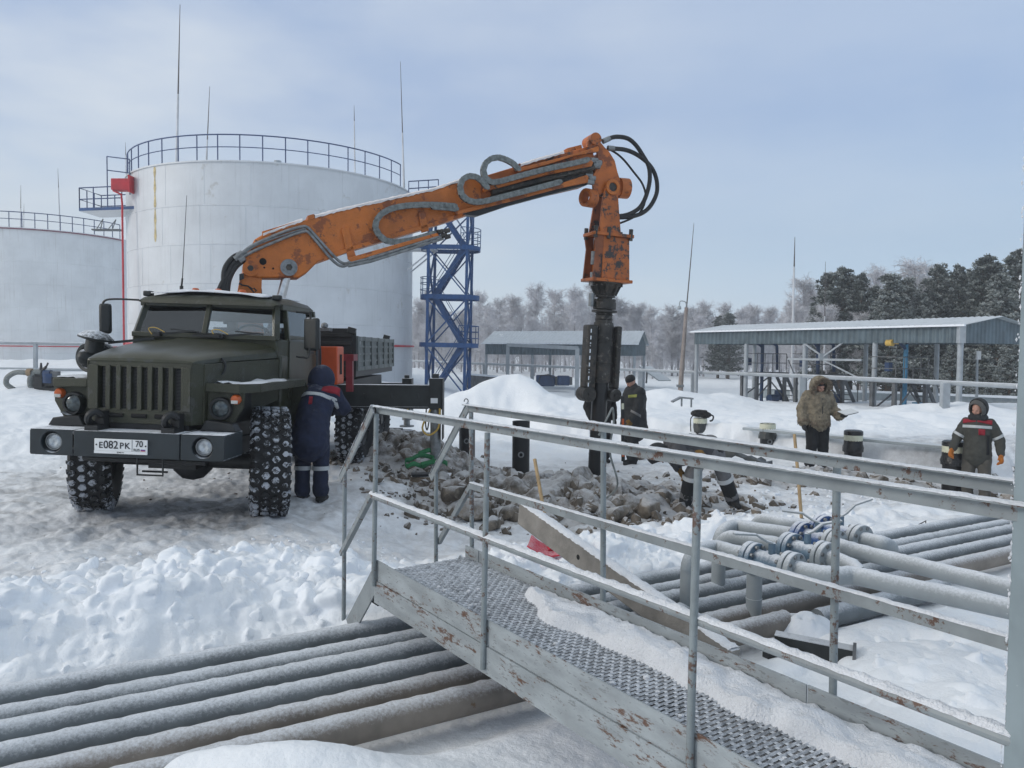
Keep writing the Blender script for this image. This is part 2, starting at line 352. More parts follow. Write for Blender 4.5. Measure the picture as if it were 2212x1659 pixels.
def ground_z(x, y):
    x = np.asarray(x, float); y = np.asarray(y, float)
    wx = x + .5 * fbm(x * .8, y * .8, 3, 40); wy = y + .5 * fbm(x * .8, y * .8, 3, 50)
    q = -.5 * x + .866 * y
    z = np.zeros_like(x)
    z = z + .36 * ss(-.9, -2.3, wx) * ss(20, 13, y)
    z = z + .55 * ss(-2, -4.5, x) * ss(14, 18, y)
    z = z + .75 * ss(25.5, 30, y) * ss(-8, -13, x)
    right = ss(-.6, .8, x)
    ye = np.where(x < 5, 17.7 - .5 * (x - 3), 16.7 - 1.12 * (np.minimum(x, 8.2) - 5)) - .15
    z = z + right * ss(0, .8, wy + .4 * fbm(x * 1.7, y * 1.7, 3, 60) - ye) * lerp(.60, .14, ss(19, 28, y)) * ss(-.5, 1, x)
    z = z - .65 * ss(30, 48, y) * ss(-9, -4, x)
    # piles of cleared snow
    z = z + 1.15 * gauss(wx, wy, .05, 24, 1.25, 1.5) + .75 * gauss(wx, wy, -1.7, 23.6, 1.5, 1.4) + .35 * gauss(x, y, 2.2, 24, 1.6, 2)
    rough_far = ss(17, 20, y)
    z = z + .55 * gauss(wx, wy, 6.4, 31, 1.8, 1.5) + .45 * gauss(wx, wy, 9.0, 32, 1.2, 1.5) + .4 * gauss(wx, wy, 14.5, 26, 2.5, 1.2)
    z = z + .5 * gauss(x, y, -9, 14.5, 2.5, 1.0) * 0.5
    # berm along the pipes, pipe trench, near drifts
    bl = .02 * ss(-.2, -1.8, x) + .13 * ss(-1.0, .6, x) * ss(4.5, 2.4, x)
    wx2 = x + .15 * fbm(x * 2.2, y * 2.2, 4, 61); wy2 = y + .15 * fbm(x * 2.2, y * 2.2, 4, 67)
    lump = lumps(wx2 * 1.9, wy2 * 1.9, 1) * .16 + lumps(wx2 * 4.1, wy2 * 4.1, 2) * .09 + lumps(x * 8.2, y * 8.2, 3) * .07 + lumps(x * 17, y * 17, 4) * .04 + fbm(x * 3, y * 3, 4, 62) * .10
    berm = np.exp(-((q - 6.45) / .75) ** 2) * ss(-12, -9, x) * ss(7, 4, x)
    z = lerp(np.full_like(z, .09), z, ss(5.25, 6.2, q))
    z = z + berm * (bl + lerp(.62, .45, ss(-.6, .8, x)) * lump) + .34 * gauss(x, y, -1.05, 5.95, .55, .42)
    z = z + .16 * ss(5.3, 5.6, q) * ss(7.9, 6.2, q) * lump * 1.6
    z = z + .14 * ss(3.75, 3.35, q) * ss(2.2, .8, x)
    z = z + .15 * gauss(x, y, -1.6, 3.55, .5, .26) + .14 * gauss(x, y, -1.15, 3.55, .42, .18) + .16 * gauss(x, y, -.75, 3.35, .7, .3)
    nr = ss(1.2, 2.2, x) * ss(4.0, 3.3, q)
    z = z + nr * (.10 + lumps(x * 1.9, y * 1.9, 7) * .14 + fbm(x * 3, y * 3, 4, 8) * .06)
    z = z + right * ss(6.5, 7.2, q) * ss(10.5, 9, y) * lump * .5 * ss(3.2, 4.5, x)
    # work area: trodden, dug out at the right
    z = z - .22 * gauss(x, y, 7.7, 12.6, 1.8, 1.1)
    tro = ss(6.4, 7.2, q) * ss(19, 16, y)
    z = z + tro * (fbm(x * 2.2, y * 2.2, 4, 11) * .07 + np.abs(fbm(x * 6, y * 6, 3, 12)) * .045 + fbm(x * 13, y * 13, 2, 22) * .016)
    rut = np.exp(-((np.abs(x + 3.76) - 1.0) / .22) ** 2) * ss(8.6, 7.6, y) * ss(5.5, 6.6, y)
    z = z - .05 * rut
    z = z + ss(15.8, 17.5, y) * (fbm(x * .7, y * .7, 4, 13) * .16 + lumps(x * 1.1, y * 1.1, 14) * .16 * ss(23, 17.5, y) + fbm(x * 3, y * 3, 3, 15) * .04)
    z = z + ss(5.2, 2.0, np.hypot(x, y)) * 0.0 + fbm(x * 9, y * 9, 3, 16) * .012
    return z
def zg(x, y): return float(ground_z(np.array([x]), np.array([y]))[0])
def dirt_amount(x, y):
    n = fbm(x * 1.1, y * 1.1, 5, 30) * .5 + .5; n2 = fbm(x * 5, y * 5, 4, 33) * .5 + .5
    n3 = fbm(x * 1.2, y * 6, 4, 35) * .5 + .5
    m = np.zeros_like(x)
    tr = ss(-1.8, -2.8, x) * ss(6.9, 8.2, y) * ss(13, 11, y)
    m = np.maximum(m, .62 * tr * ss(.44, .70, .45 * n + .30 * n2 + .25 * n3 + .03))
    m = np.maximum(m, .8 * gauss(x, y, -3.6, 9.2, 1.7, 1.2) * ss(.38, .62, n2))
    m = np.maximum(m, .6 * ss(-4.5, -6, x) * ss(7.8, 8.6, y) * ss(12, 9.5, y) * ss(.42, .62, n3))
    for cx, cy, sx, sy, a in ((-1.2, 13.0, 1.7, 1.6, 1), (.9, 11.2, 1.8, 1.5, 1), (2.6, 11.8, 1.2, 1.0, .8), (5.2, 13.6, 1.8, .8, .8), (2.0, 13.3, 2, 1.4, .4), (-.4, 11.0, 1.4, 1.2, .8)):
        m = np.maximum(m, a * ss(.25, .75, gauss(x, y, cx, cy, sx, sy) + (n2 - .5) * .9))
    m = np.maximum(m, .28 * ss(-.5, .5, x) * ss(9, 10.5, y) * ss(16, 15, y) * ss(.45, .7, n2))
    return np.clip(m, 0, 1)
def make_ground():
    fine = np.radians(np.linspace(-46, 46, 780)); coarse = np.radians(np.linspace(46, 314, 100))[1:-1]
    th = np.concatenate([fine, coarse]); nth = len(th)
    r = [.35, .8, 1.2, 1.6, 2.0]
    while r[-1] < 34: r.append(r[-1] * 1.0056)
    while r[-1] < 1600: r.append(r[-1] * 1.045)
    r = np.array(r); nr = len(r)
    X = np.outer(r, np.sin(th)); Y = np.outer(r, np.cos(th))
    Z = ground_z(X, Y); Z = np.where(Y < 1.0, .1, Z)
    far = ss(60, 110, np.hypot(X, Y)); Z = lerp(Z, np.full_like(Z, -.6), far)
    n = nr * nth; co = np.stack([X, Y, Z], -1).reshape(-1, 3)
    co = np.vstack([co, [[0, 0, .1]]])
    i, j = np.meshgrid(np.arange(nr - 1), np.arange(nth), indexing='ij'); j2 = (j + 1) % nth
    quads = np.stack([i * nth + j, (i + 1) * nth + j, (i + 1) * nth + j2, i * nth + j2], -1).reshape(-1, 4)[:, ::-1]
    jj = np.arange(nth); tris = np.stack([np.full(nth, n), jj, (jj + 1) % nth], -1)[:, ::-1]
    me = bpy.data.meshes.new('snow_ground'); nq, ntri = len(quads), len(tris)
    me.vertices.add(len(co)); me.vertices.foreach_set('co', co.ravel().astype(np.float32))
    me.loops.add(nq * 4 + ntri * 3); me.loops.foreach_set('vertex_index', np.concatenate([quads.ravel(), tris.ravel()]).astype(np.int32))
    me.polygons.add(nq + ntri); me.polygons.foreach_set('loop_start', np.concatenate([np.arange(nq) * 4, nq * 4 + np.arange(ntri) * 3]).astype(np.int32))
    me.update(calc_edges=True); me.validate(); me.shade_smooth()
    d = dirt_amount(co[:, 0], co[:, 1]); at_ = me.attributes.new('dirt', 'FLOAT', 'POINT'); at_.data.foreach_set('value', d.astype(np.float32))
    tr_ = ss(6.6, 7.4, -.5 * co[:, 0] + .866 * co[:, 1]) * ss(16, 14.5, co[:, 1]) * ss(-8, -6.5, co[:, 0])
    at2 = me.attributes.new('trodden', 'FLOAT', 'POINT'); at2.data.foreach_set('value', tr_.astype(np.float32))
    m = bpy.data.materials.new('snow_and_dirt'); m.use_nodes = True; t = m.node_tree; p = t.nodes['Principled BSDF']
    g = N(t, 'ShaderNodeNewGeometry'); a = N(t, 'ShaderNodeAttribute', attribute_name='dirt'); b = N(t, 'ShaderNodeAttribute', attribute_name='trodden')
    def nz_(s, d=5, r_=.6):
        n_ = N(t, 'ShaderNodeTexNoise'); n_.inputs['Scale'].default_value = s; n_.inputs['Detail'].default_value = d; n_.inputs['Roughness'].default_value = r_; t.links.new(g.outputs['Position'], n_.inputs['Vector']); return n_.outputs[0]
    def mixn(f, x, y):
        n_ = N(t, 'ShaderNodeMix', data_type='RGBA')
        for s_, val in ((0, f), (6, x), (7, y)):
            if isinstance(val, tuple): n_.inputs[s_].default_value = (*val, 1)
            elif isinstance(val, float): n_.inputs[s_].default_value = val
            else: t.links.new(val, n_.inputs[s_])
        return n_.outputs[2]
    def mrn(src, lo, hi, c=0., d_=1.):
        n_ = N(t, 'ShaderNodeMapRange'); n_.interpolation_type = 'SMOOTHSTEP'
        for k, x in enumerate((lo, hi, c, d_)): n_.inputs[k + 1].default_value = x
        t.links.new(src, n_.inputs[0]); return n_.outputs[0]
    fresh = mixn(mrn(nz_(1.3), .3, .7), (.83, .86, .90), (.87, .895, .93))
    packed = mixn(mrn(nz_(3.5, 7, .7), .35, .65), (.60, .61, .63), (.80, .82, .85))
    fl = N(t, 'ShaderNodeMath', operation='MULTIPLY'); t.links.new(b.outputs['Fac'], fl.inputs[0]); t.links.new(mrn(nz_(.8), .2, .6, .35, 1.), fl.inputs[1])
    c1 = mixn(fl.outputs[0], fresh, packed)
    brown = mixn(mrn(nz_(6, 6, .7), .3, .7), (.085, .078, .07), (.30, .285, .265))
    df = N(t, 'ShaderNodeMath', operation='MULTIPLY'); t.links.new(a.outputs['Fac'], df.inputs[0]); t.links.new(mrn(nz_(9, 7, .75), .30, .60, .15, 1.), df.inputs[1])
    c2 = mixn(df.outputs[0], c1, brown)
    t.links.new(c2, p.inputs['Base Color']); p.inputs['Roughness'].default_value = .75; p.inputs['Specular IOR Level'].default_value = .3
    bm_ = N(t, 'ShaderNodeBump'); bm_.inputs['Strength'].default_value = .55; bm_.inputs['Distance'].default_value = .03
    t.links.new(nz_(16, 6, .65), bm_.inputs['Height']); t.links.new(bm_.outputs[0], p.inputs['Normal'])
    me.materials.append(m); o = bpy.data.objects.new('snow_ground', me); COL.objects.link(o)
    tag(o, 'snow-covered ground of the yard with trodden dirty patches', kind='structure')
make_ground()

def snow_banks():
    """shovelled snow: clods fused with the bank they lie on"""
    rs = np.random.RandomState(17); ic = bmesh.new(); bmesh.ops.create_icosphere(ic, subdivisions=3, radius=1); ic.verts.ensure_lookup_table()
    co = np.array([v.co[:] for v in ic.verts]); fc = [tuple(l.index for l in f.verts) for f in ic.faces]; ic.free()
    def clod(mb, x, y, s, lo=-.45, hi=.25):
        z = zg(x, y); p = co.copy()
        for _ in range(9):
            d = rs.normal(size=3); d /= np.linalg.norm(d); k = np.maximum(p @ d - rs.uniform(.35, .85), 0); p = p - np.outer(k * .95, d)
        o = rs.rand(2) * 50; f = 1 + .45 * (vn(p[:, 0] * 2.2 + o[0], p[:, 1] * 2.2 + p[:, 2] * 1.9 + o[1], 3) - .5) + .30 * (vn(p[:, 0] * 5 + o[1], p[:, 2] * 5 + p[:, 1] * 3 + o[0], 4) - .5)
        p = p * f[:, None] * np.array([1, .6 + .6 * rs.rand(), .55 + .4 * rs.rand()]) * s; e = np.array(Euler(rs.rand(3) * np.array([1.0, 1.0, 6.28])).to_matrix()); p = p @ e.T + np.array([x, y, z + s * rs.uniform(lo, hi)])
        mb.add([tuple(q) for q in p], fc)
    def xy(q, s_): return -.5 * q + .866 * s_, .866 * q + .5 * s_
    def bank(label, q0, q1, s0, s1, spec, voxel, crest):
        nq, ns = 50, int((s1 - s0) / .03); Q, S_ = np.meshgrid(np.linspace(q0, q1, nq), np.linspace(s0, s1, ns), indexing='ij'); X, Y = xy(Q, S_)
        e = np.minimum(np.minimum(Q - q0, q1 - Q) / .12, np.minimum(S_ - s0, s1 - S_) / .2); e = np.clip(e, 0, 1); Zt = ground_z(X, Y) - .06 * (1 - e) - .012 + .05 * e * fbm(X * 6, Y * 6, 4, 91) + .03 * e * (lumps(X * 9, Y * 9, 92) - .2)
        top = [[V((X[i, k], Y[i, k], Zt[i, k])) for k in range(ns)] for i in range(nq)]; mb = MB(); mb.grid(top); mb.grid([[V((p.x, p.y, -.35)) for p in r] for r in top])
        for r in (top[0], top[-1], [t[0] for t in top], [t[-1] for t in top]): mb.grid([r, [V((p.x, p.y, -.35)) for p in r]])
        me = bpy.data.meshes.new('b'); me.from_pydata(mb.v, [], mb.f); bm = bmesh.new(); bm.from_mesh(me); bmesh.ops.remove_doubles(bm, verts=bm.verts, dist=1e-4); bmesh.ops.recalc_face_normals(bm, faces=bm.faces); bm.to_mesh(me); bm.free()
        mb = MB(); mb.v = [tuple(v.co) for v in me.vertices]; mb.f = [tuple(p.vertices) for p in me.polygons]; bpy.data.meshes.remove(me)
        for n, smin, smax, pw, lo, hi in spec:
            for _ in range(n):
                q = np.clip(crest + rs.normal() * (q1 - q0) * .24, q0 + .1, q1 - .1); clod(mb, *xy(q, s0 + .1 + (s1 - s0 - .2) * rs.rand()), smin + (smax - smin) * rs.rand() ** pw, lo, hi)
        me = bpy.data.meshes.new('snow_bank'); me.from_pydata(mb.v, [], mb.f); o = bpy.data.objects.new('snow_bank', me); COL.objects.link(o)
        r = o.modifiers.new('r', 'REMESH'); r.mode = 'VOXEL'; r.voxel_size = voxel; sm = o.modifiers.new('s', 'SMOOTH'); sm.factor = .5; sm.iterations = 2
        dg = bpy.context.evaluated_depsgraph_get(); me2 = bpy.data.meshes.new_from_object(o.evaluated_get(dg)); o.modifiers.clear(); o.data = me2; bpy.data.meshes.remove(me); me2.name = 'snow_bank'; me2.shade_smooth(); me2.materials.clear(); me2.materials.append(M['snow'])
        tag(o, label, 'snow', kind='stuff')
    bank('bank of shovelled snow clods between the truck and the ground pipes', 5.42, 7.15, -2.6, 3.1, ((60, .08, .19, 1.6, -.6, .05), (300, .04, .12, 1.6, -.4, .3), (500, .02, .05, 1, -.3, .5)), .0155, 6.35)
    bank('bank of shovelled snow clods behind the pipe manifold', 5.55, 7.1, 3.2, 7.2, ((26, .10, .22, 1.5, -.5, .12), (140, .04, .12, 1.6, -.4, .3), (260, .02, .05, 1, -.3, .5)), .0165, 6.3)
    bank('trampled snow with clods right of the footbridge', 1.3, 3.55, 3.9, 6.6, ((30, .06, .14, 1.5, -.6, .0), (90, .02, .07, 1.6, -.5, .3)), .017, 2.4)
    mb = MB()
    for n, q0, q1, s0, s1, a_, b_ in ((160, 6.8, 7.9, -2.2, 3.0, .008, .035), (130, 7.0, 8.6, 6.5, 11, .015, .07), (90, 5.5, 7.2, 6.8, 9, .01, .08)):
        for _ in range(n): clod(mb, *xy(q0 + (q1 - q0) * rs.rand(), s0 + (s1 - s0) * rs.rand()), a_ + (b_ - a_) * rs.rand() ** 2, -.2, .3)
    tag(mb.build('snow_crumbs', M['snow'], smooth=60), 'loose crumbs of snow on the trodden ground beyond the snow banks', 'snow', kind='stuff')
snow_banks()
# ---------------------------------------------------------------- storage tanks
def ring(c, R, z, a0, a1, n): return [V((c[0] + R * math.sin(a), c[1] - R * math.cos(a), z)) for a in [a0 + (a1 - a0) * i / n for i in range(n + 1)]]
def railing(root, c, R, zt, a0, a1, nposts, h, m, r=.028):
    for k, hh in enumerate((h, h * .52)):
        MB().tube(ring(c, R, zt + hh, a0, a1, nposts * 2), r if k == 0 else r * .8, 6).build('guard_rail', m, root)
    for i in range(nposts + 1):
        a = a0 + (a1 - a0) * i / nposts; p = V((c[0] + R * math.sin(a), c[1] - R * math.cos(a), zt))
        MB().tube([p, p + V((0, 0, h))], r, 6).build('railing_post', m, root)
TC = (-14.75, 48.3); TR = 8.4; TZ = -.4; TH = 11.85
def tank(label, C, R, z0, zt, m, seams):
    root = thing('storage_tank', label, 'tank', (C[0], C[1], z0))
    inv = V((C[0], C[1], z0))
    def bl(mb, *a, **k):
        mb.v = [tuple(V(p) - inv) for p in mb.v]; return mb.build(*a, **k)
    prof = [(R, 0)]
    for sz in seams: prof += [(R, sz - .03), (R + .022, sz - .02), (R + .022, sz + .02), (R, sz + .03)]
    prof += [(R, zt - z0)]
    ws = MB(); lv_ = [0] + list(seams) + [zt - z0]
    for i in range(len(lv_) - 1):
        for k in range(22):
            a_ = 2 * math.pi * (k + (.5 if i % 2 else 0) + .13 * ((i * 7) % 5)) / 22; c_ = V((C[0] + R * math.sin(a_), C[1] - R * math.cos(a_), z0)); ws.bar(c_ + V((0, 0, lv_[i] + .02)), c_ + V((0, 0, lv_[i + 1] - .02)), .03, .014, (math.sin(a_), -math.cos(a_), 0))
    ws.lathe(prof, (C[0], C[1], z0), n=128); bl(ws, 'tank_wall', m, root, smooth=50)
    bl(MB().lathe([(R + .05, zt - z0 - .06), (R + .05, zt - z0 + .02), (R - .1, zt - z0 + .02)], (C[0], C[1], z0), n=128), 'rim_angle', m, root)
    bl(MB().lathe([(R - .05, zt - z0 + .01), (R * .5, zt - z0 + .3), (.01, zt - z0 + .45)], (C[0], C[1], z0), n=64), 'tank_roof', M['roof_snow'], root)
    return root, inv, bl
root, inv, bl = tank('big white cylindrical storage tank with navy roof railing behind the crane truck', TC, TR, TZ, TH, M['tank'], [2.0, 4.0, 6.0, 8.0, 10.0])
for hh, rr in ((1.35, .035), (.72, .025)):
    bl(MB().tube(ring(TC, TR - .1, TH + hh, rad(-66), rad(75), 60), rr, 6), 'guard_rail', M['navy'], root)
for i in range(19):
    a = rad(-66 + 141 * i / 18); p = V((TC[0] + (TR - .1) * math.sin(a), TC[1] - (TR - .1) * math.cos(a), TH))
    bl(MB().tube([p, p + V((0, 0, 1.35))], .032, 6), 'railing_post', M['navy'], root)
# yellow rust streak on the shell
a = rad(-30)
def shell(a, z, off=.006): return V((TC[0] + (TR + off) * math.sin(a), TC[1] - (TR + off) * math.cos(a), z))
zz = [TH - .1 - i * .28 for i in range(15)]
bl(MB().grid([[shell(a + (-.5 + k / 2) * .018 * (1 + .5 * math.sin(i * 2.1)), z) for k in range(3)] for i, z in enumerate(zz)]), 'rust_streak', M['yellow_stain'], root)
p = at(600, 372, 43); bl(MB().cyl((p.x, p.y, TH), (p.x, p.y, TH + .75), .2), 'roof_vent', M['grey_paint'], root)
p = at(748, 390, 46); bl(MB().cyl((p.x, p.y, TH), (p.x, p.y, TH + .6), .22), 'roof_vent', mat('green_vent', (.25, .40, .32), .6), root)
# platform on the left with foam box and red riser
aL = math.atan2(TC[0], TC[1])
P0 = at(172, 455, 43.2); P1 = at(300, 458, 42.4); zf = P0.z
pl0, pl1 = V((P0.x, P0.y, zf)), V((P1.x, P1.y, zf))
dv = V((0.05, 1.0, 0)) * 2.1
mb = MB(); mb.prism([pl0, pl1, pl1 + dv, pl0 + dv], (0, 0, .05)); bl(mb, 'platform_deck', M['tank'], root)
mb = MB()
for a_, b_ in ((pl0, pl1), (pl0, pl0 + dv), (pl0 + dv, pl1 + dv)): mb.bar(a_ + V((0, 0, .06)), b_ + V((0, 0, .06)), .08, .16)
bl(mb, 'platform_frame', M['blue'], root)
pr = [lerp(pl1, pl0, .28), pl0, pl0 + dv, lerp(pl1, pl0, .28) + dv]
for hh in (.62, 1.25): bl(MB().tube([q_ + V((0, 0, hh)) for q_ in pr], .032, 6), 'platform_rail', M['navy'], root)
for k in range(3):
    for i in range(4 if k != 1 else 3):
        q_ = lerp(pr[k], pr[k + 1], i / 3); bl(MB().tube([q_, q_ + V((0, 0, 1.25))], .03, 6), 'platform_post', M['navy'], root)
g0, g1 = at(231, 338, 43.0), at(280, 344, 42.7)
for dz in (0, -.75): bl(MB().tube([g0 + V((0, 0, dz)), g1 + V((0, 0, dz))], .03, 6), 'platform_rail', M['navy'], root)
for q_ in (g0, g1): bl(MB().tube([q_, V((q_.x, q_.y, zf + (1.2 if q_ is g0 else .8)))], .03, 6), 'platform_post', M['navy'], root)
bl(MB().tube([at(262, 387, 42.5), at(304, 390, 42.3)], .03, 6), 'platform_rail', M['navy'], root)
fb = at(265, 400, 42.2); bl(MB().box(fb, (1.0, .6, .62)), 'foam_box', M['red'], root, bevel=.04)
bl(MB().box(fb + V((.52, 0, .02)), (.08, .8, .9)), 'foam_flange', M['red'], root)
rp = [at(247, 398, 42), at(245, 412, 42), at(262, 420, 42), at(264, 440, 42), at(268, 745, 41.7)]
bl(MB().tube(rp, .055, 8), 'foam_riser', M['red'], root)
for z_, s_ in ((2.45, 1),): bl(MB().tube(ring(TC, TR + .14, z_, rad(-90), rad(90), 60), .06, 8), 'fire_ring_pipe', M['red'], root)
b0 = at(883, 392, 45.5)
for dz, e in ((0, 947), (-.42, 943)): bl(MB().tube([b0 + V((0, 0, dz)), at(e, 388, 46.5) + V((0, 0, dz))], .035, 6), 'bridge_rail', M['navy'], root)
for t_ in (0, .33, .66, 1): q_ = lerp(b0, at(947, 388, 46.5), t_); bl(MB().tube([q_ + V((0, 0, .02)), q_ - V((0, 0, 1.1))], .03, 6), 'bridge_post', M['navy'], root)
TC2 = (-44.0, 72.0)
root2, inv2, bl2 = tank('older white storage tank with purplish rim, partly hidden behind the big tank at far left', TC2, 8.4, -.2, 12.05, M['tank_far'], [1.9, 3.8, 5.7, 7.6, 9.5])
for hh, rr in ((1.3, .04), (.72, .03)): bl2(MB().tube(ring(TC2, 8.3, 12.05 + hh, rad(-60), rad(80), 50), rr, 6), 'guard_rail', M['navy'], root2)
for i in range(23):
    a = rad(-60 + 140 * i / 22); p = V((TC2[0] + 8.3 * math.sin(a), TC2[1] - 8.3 * math.cos(a), 12.05)); bl2(MB().tube([p, p + V((0, 0, 1.3))], .035, 6), 'railing_post', M['navy'], root2)
bl2(MB().tube(ring(TC2, 8.5, 11.95, rad(-80), rad(80), 60), .05, 6), 'rim_pipe', mat('purplish_pipe', (.20, .06, .09), .6), root2)
bl2(MB().tube(ring(TC2, 8.6, 2.25, rad(-80), rad(80), 60), .05, 6), 'fire_ring_pipe', M['red'], root2)
mb = MB(); c_ = at(232, 497, 66)
mb.box(c_, (2.4, .6, .12)); mb.bar(c_ + V((-.6, 0, 0)), c_ + V((-.35, 0, .95)), .06, .06); mb.bar(c_ + V((.4, 0, 0)), c_ + V((.75, 0, .9)), .06, .06); mb.bar(c_ + V((-.9, 0, .1)), c_ + V((-.35, 0, .95)), .05, .05); mb.bar(c_ + V((.1, 0, .1)), c_ + V((.75, 0, .9)), .05, .05)
bl2(mb, 'roof_walkway', M['platform'], root2)
# ---------------------------------------------------------------- lightning rods
def rod(label, u0, v0, u1, v1, Y, r=.06, dark=.3, group='lightning rods above the tanks'):
    a, b = at(u0, v0, Y), at(u1, v1, Y); root = thing('lightning_rod', label, 'lightning rod', b, group=group)
    a, b = a - b, V((0, 0, 0)); k = lerp(b, a, 1 - dark)
    MB().tube([b, lerp(b, k, .5), k], [r, r * .85, r * .65], 8).build('mast_tube', M['mast'], root)
    MB().tube([k, a], [r * .5, r * .18], 6).build('rod_tip', M['mast_dark'], root)
rod('tallest lightning rod, white with a dark tip, rising left of centre above the big tank', 389, 10, 381, 380, 42.2, .085, .52)
rod('dark-topped lightning rod behind the big tank railing, second from the tall one', 453, 187, 445, 372, 56, .085, .62)
rod('pale slim lightning rod with short dark tip right of the green roof vent', 765, 228, 767, 395, 50, .055, .2)
rod('dark-topped lightning rod at the right end of the big tank railing', 865, 133, 873, 412, 47, .07, .55)
rod('thin lightning rod showing just above the left platform of the big tank', 271, 307, 273, 400, 60, .05, .3)
rod('pale lightning rod standing on the older tank, nearest its walkway', 125, 364, 130, 502, 70, .06, .3)
rod('dark short lightning rod on the older tank, leftmost of the pair', 45, 400, 45, 500, 71, .06, .5)
rod('short thin lightning rod just right of the leftmost pair rod on older tank', 52, 440, 51, 500, 74, .05, .4)
rod('tall leaning mast rising behind the long canopy, brown in its middle', 1717, 512, 1709, 866, 44, .085, .18, 'masts by the long canopy')
rod('thin dark mast rising behind the long canopy in front of pines', 1783, 565, 1780, 800, 47, .06, .5, 'masts by the long canopy')
# ---------------------------------------------------------------- blue stair tower
def stair_tower():
    c = at(968, 756, 46.5); c = V((c.x, c.y, -.45)); root = thing('stair_tower', 'blue steel zigzag stair tower with oval landings beside the big tank', 'stair tower', c, (0, rad(.9), rad(-6)))
    m = M['blue']; hx, hy = 1.15, .95; lv = [0, 3.0, 5.85, 8.75, 11.3]; top = 11.4
    for sx in (-1, 1):
        for sy in (-1, 1): MB().bar((sx * hx, sy * hy, 0), (sx * hx, sy * hy, top), .15, .15, (0, 1, 0)).build('tower_leg', m, root)
    for i in range(4):
        a, b = lv[i], lv[i + 1]
        mb = MB()
        for sy in (-1, 1): mb.bar((-hx, sy * (hy + .03), a + .1), (hx, sy * (hy + .03), b - .15), .07, .11, (0, 1, 0)); mb.bar((hx, sy * (hy + .08), a + .1), (-hx, sy * (hy + .08), b - .15), .07, .11, (0, 1, 0))
        for sx in (-1, 1): mb.bar((sx * (hx + .03), -hy, a + .1), (sx * (hx + .03), hy, b - .15), .07, .11, (1, 0, 0)); mb.bar((sx * (hx + .08), hy, a + .1), (sx * (hx + .08), -hy, b - .15), .07, .11, (1, 0, 0))
        mb.build('cross_brace', m, root)
        s = 1 if i % 2 == 0 else -1
        f = MB()
        x0, x1 = -s * .85, s * .85
        for sy in (-.42, .42):
            f.bar((x0, sy, a + .1), (x1, sy, b), .06, .30); f.bar((x0, sy, a + 1.0), (x1, sy, b + .9), .035, .035); f.bar((x0, sy, a + .1), (x0, sy, a + 1.0), .03, .03); f.bar((x1, sy, b), (x1, sy, b + .9), .03, .03)
        for k in range(11):
            t = (k + .5) / 11; f.box((lerp(x0, x1, t), 0, lerp(a + .1, b, t)), (.2, .84, .035))
        f.build('stair_flight', m, root)
    for i in range(1, 5):
        L = 1.05; R = 1.0; pts = []
        for k in range(17): a = -math.pi / 2 + math.pi * k / 16; pts.append(V((L * .75 + R * math.cos(a), R * 1.15 * math.sin(a), 0)))
        for k in range(17): a = math.pi / 2 + math.pi * k / 16; pts.append(V((-L * .75 + R * math.cos(a), R * 1.15 * math.sin(a), 0)))
        z = lv[i]
        lan = MB().add([(p.x, p.y, z - .15) for p in pts] + [(p.x, p.y, z + .12) for p in pts] + [(p.x * .965, p.y * .965, z - .12) for p in pts] + [(p.x * .965, p.y * .965, z + .12) for p in pts],
                       [t_ for k in range(34) for t_ in ((k, (k + 1) % 34, 34 + (k + 1) % 34, 34 + k), (68 + k, 102 + k, 102 + (k + 1) % 34, 68 + (k + 1) % 34), (34 + k, 34 + (k + 1) % 34, 102 + (k + 1) % 34, 102 + k), (k, 68 + k, 68 + (k + 1) % 34, (k + 1) % 34))]).build('landing_rim', m, root)
        s = 1 if i % 2 else -1
        half = [p for p in pts if p.x * s > L * .55]
        MB().prism([V((p.x * .96, p.y * .96, z)) for p in half], (0, 0, .04)).build('landing_plate', m, root)
        hp = [V((p.x, p.y, z)) for p in (half if s > 0 else half)]
        if i == 4: continue
        for hh in (.42, .8, 1.15): MB().tube([p + V((0, 0, hh)) for p in hp], .025, 6).build('landing_rail', m, root)
        for k in range(0, len(hp), 4): MB().tube([hp[k], hp[k] + V((0, 0, 1.15))], .025, 6).build('landing_post', m, root)
    MB().box((-1.9, .2, lv[4] + .1), (1.9, 1.2, .1)).build('bridge_deck', M['tank'], root)
    mb = MB(); zb = lv[3] - .05; mb.box((-1.9, .2, zb), (1.9, 1.1, .1)); mb.bar((-2.6, -.3, zb - 1.3), (-1.1, -.3, zb - .05), .08, .08); mb.bar((-2.6, .7, zb - 1.3), (-1.1, .7, zb - .05), .08, .08)
    mb.build('bridge_bracket', M['tank'], root); MB().box((-1.9, -.38, zb + .12), (1.9, .06, .16)).build('bridge_edge', m, root)
stair_tower()
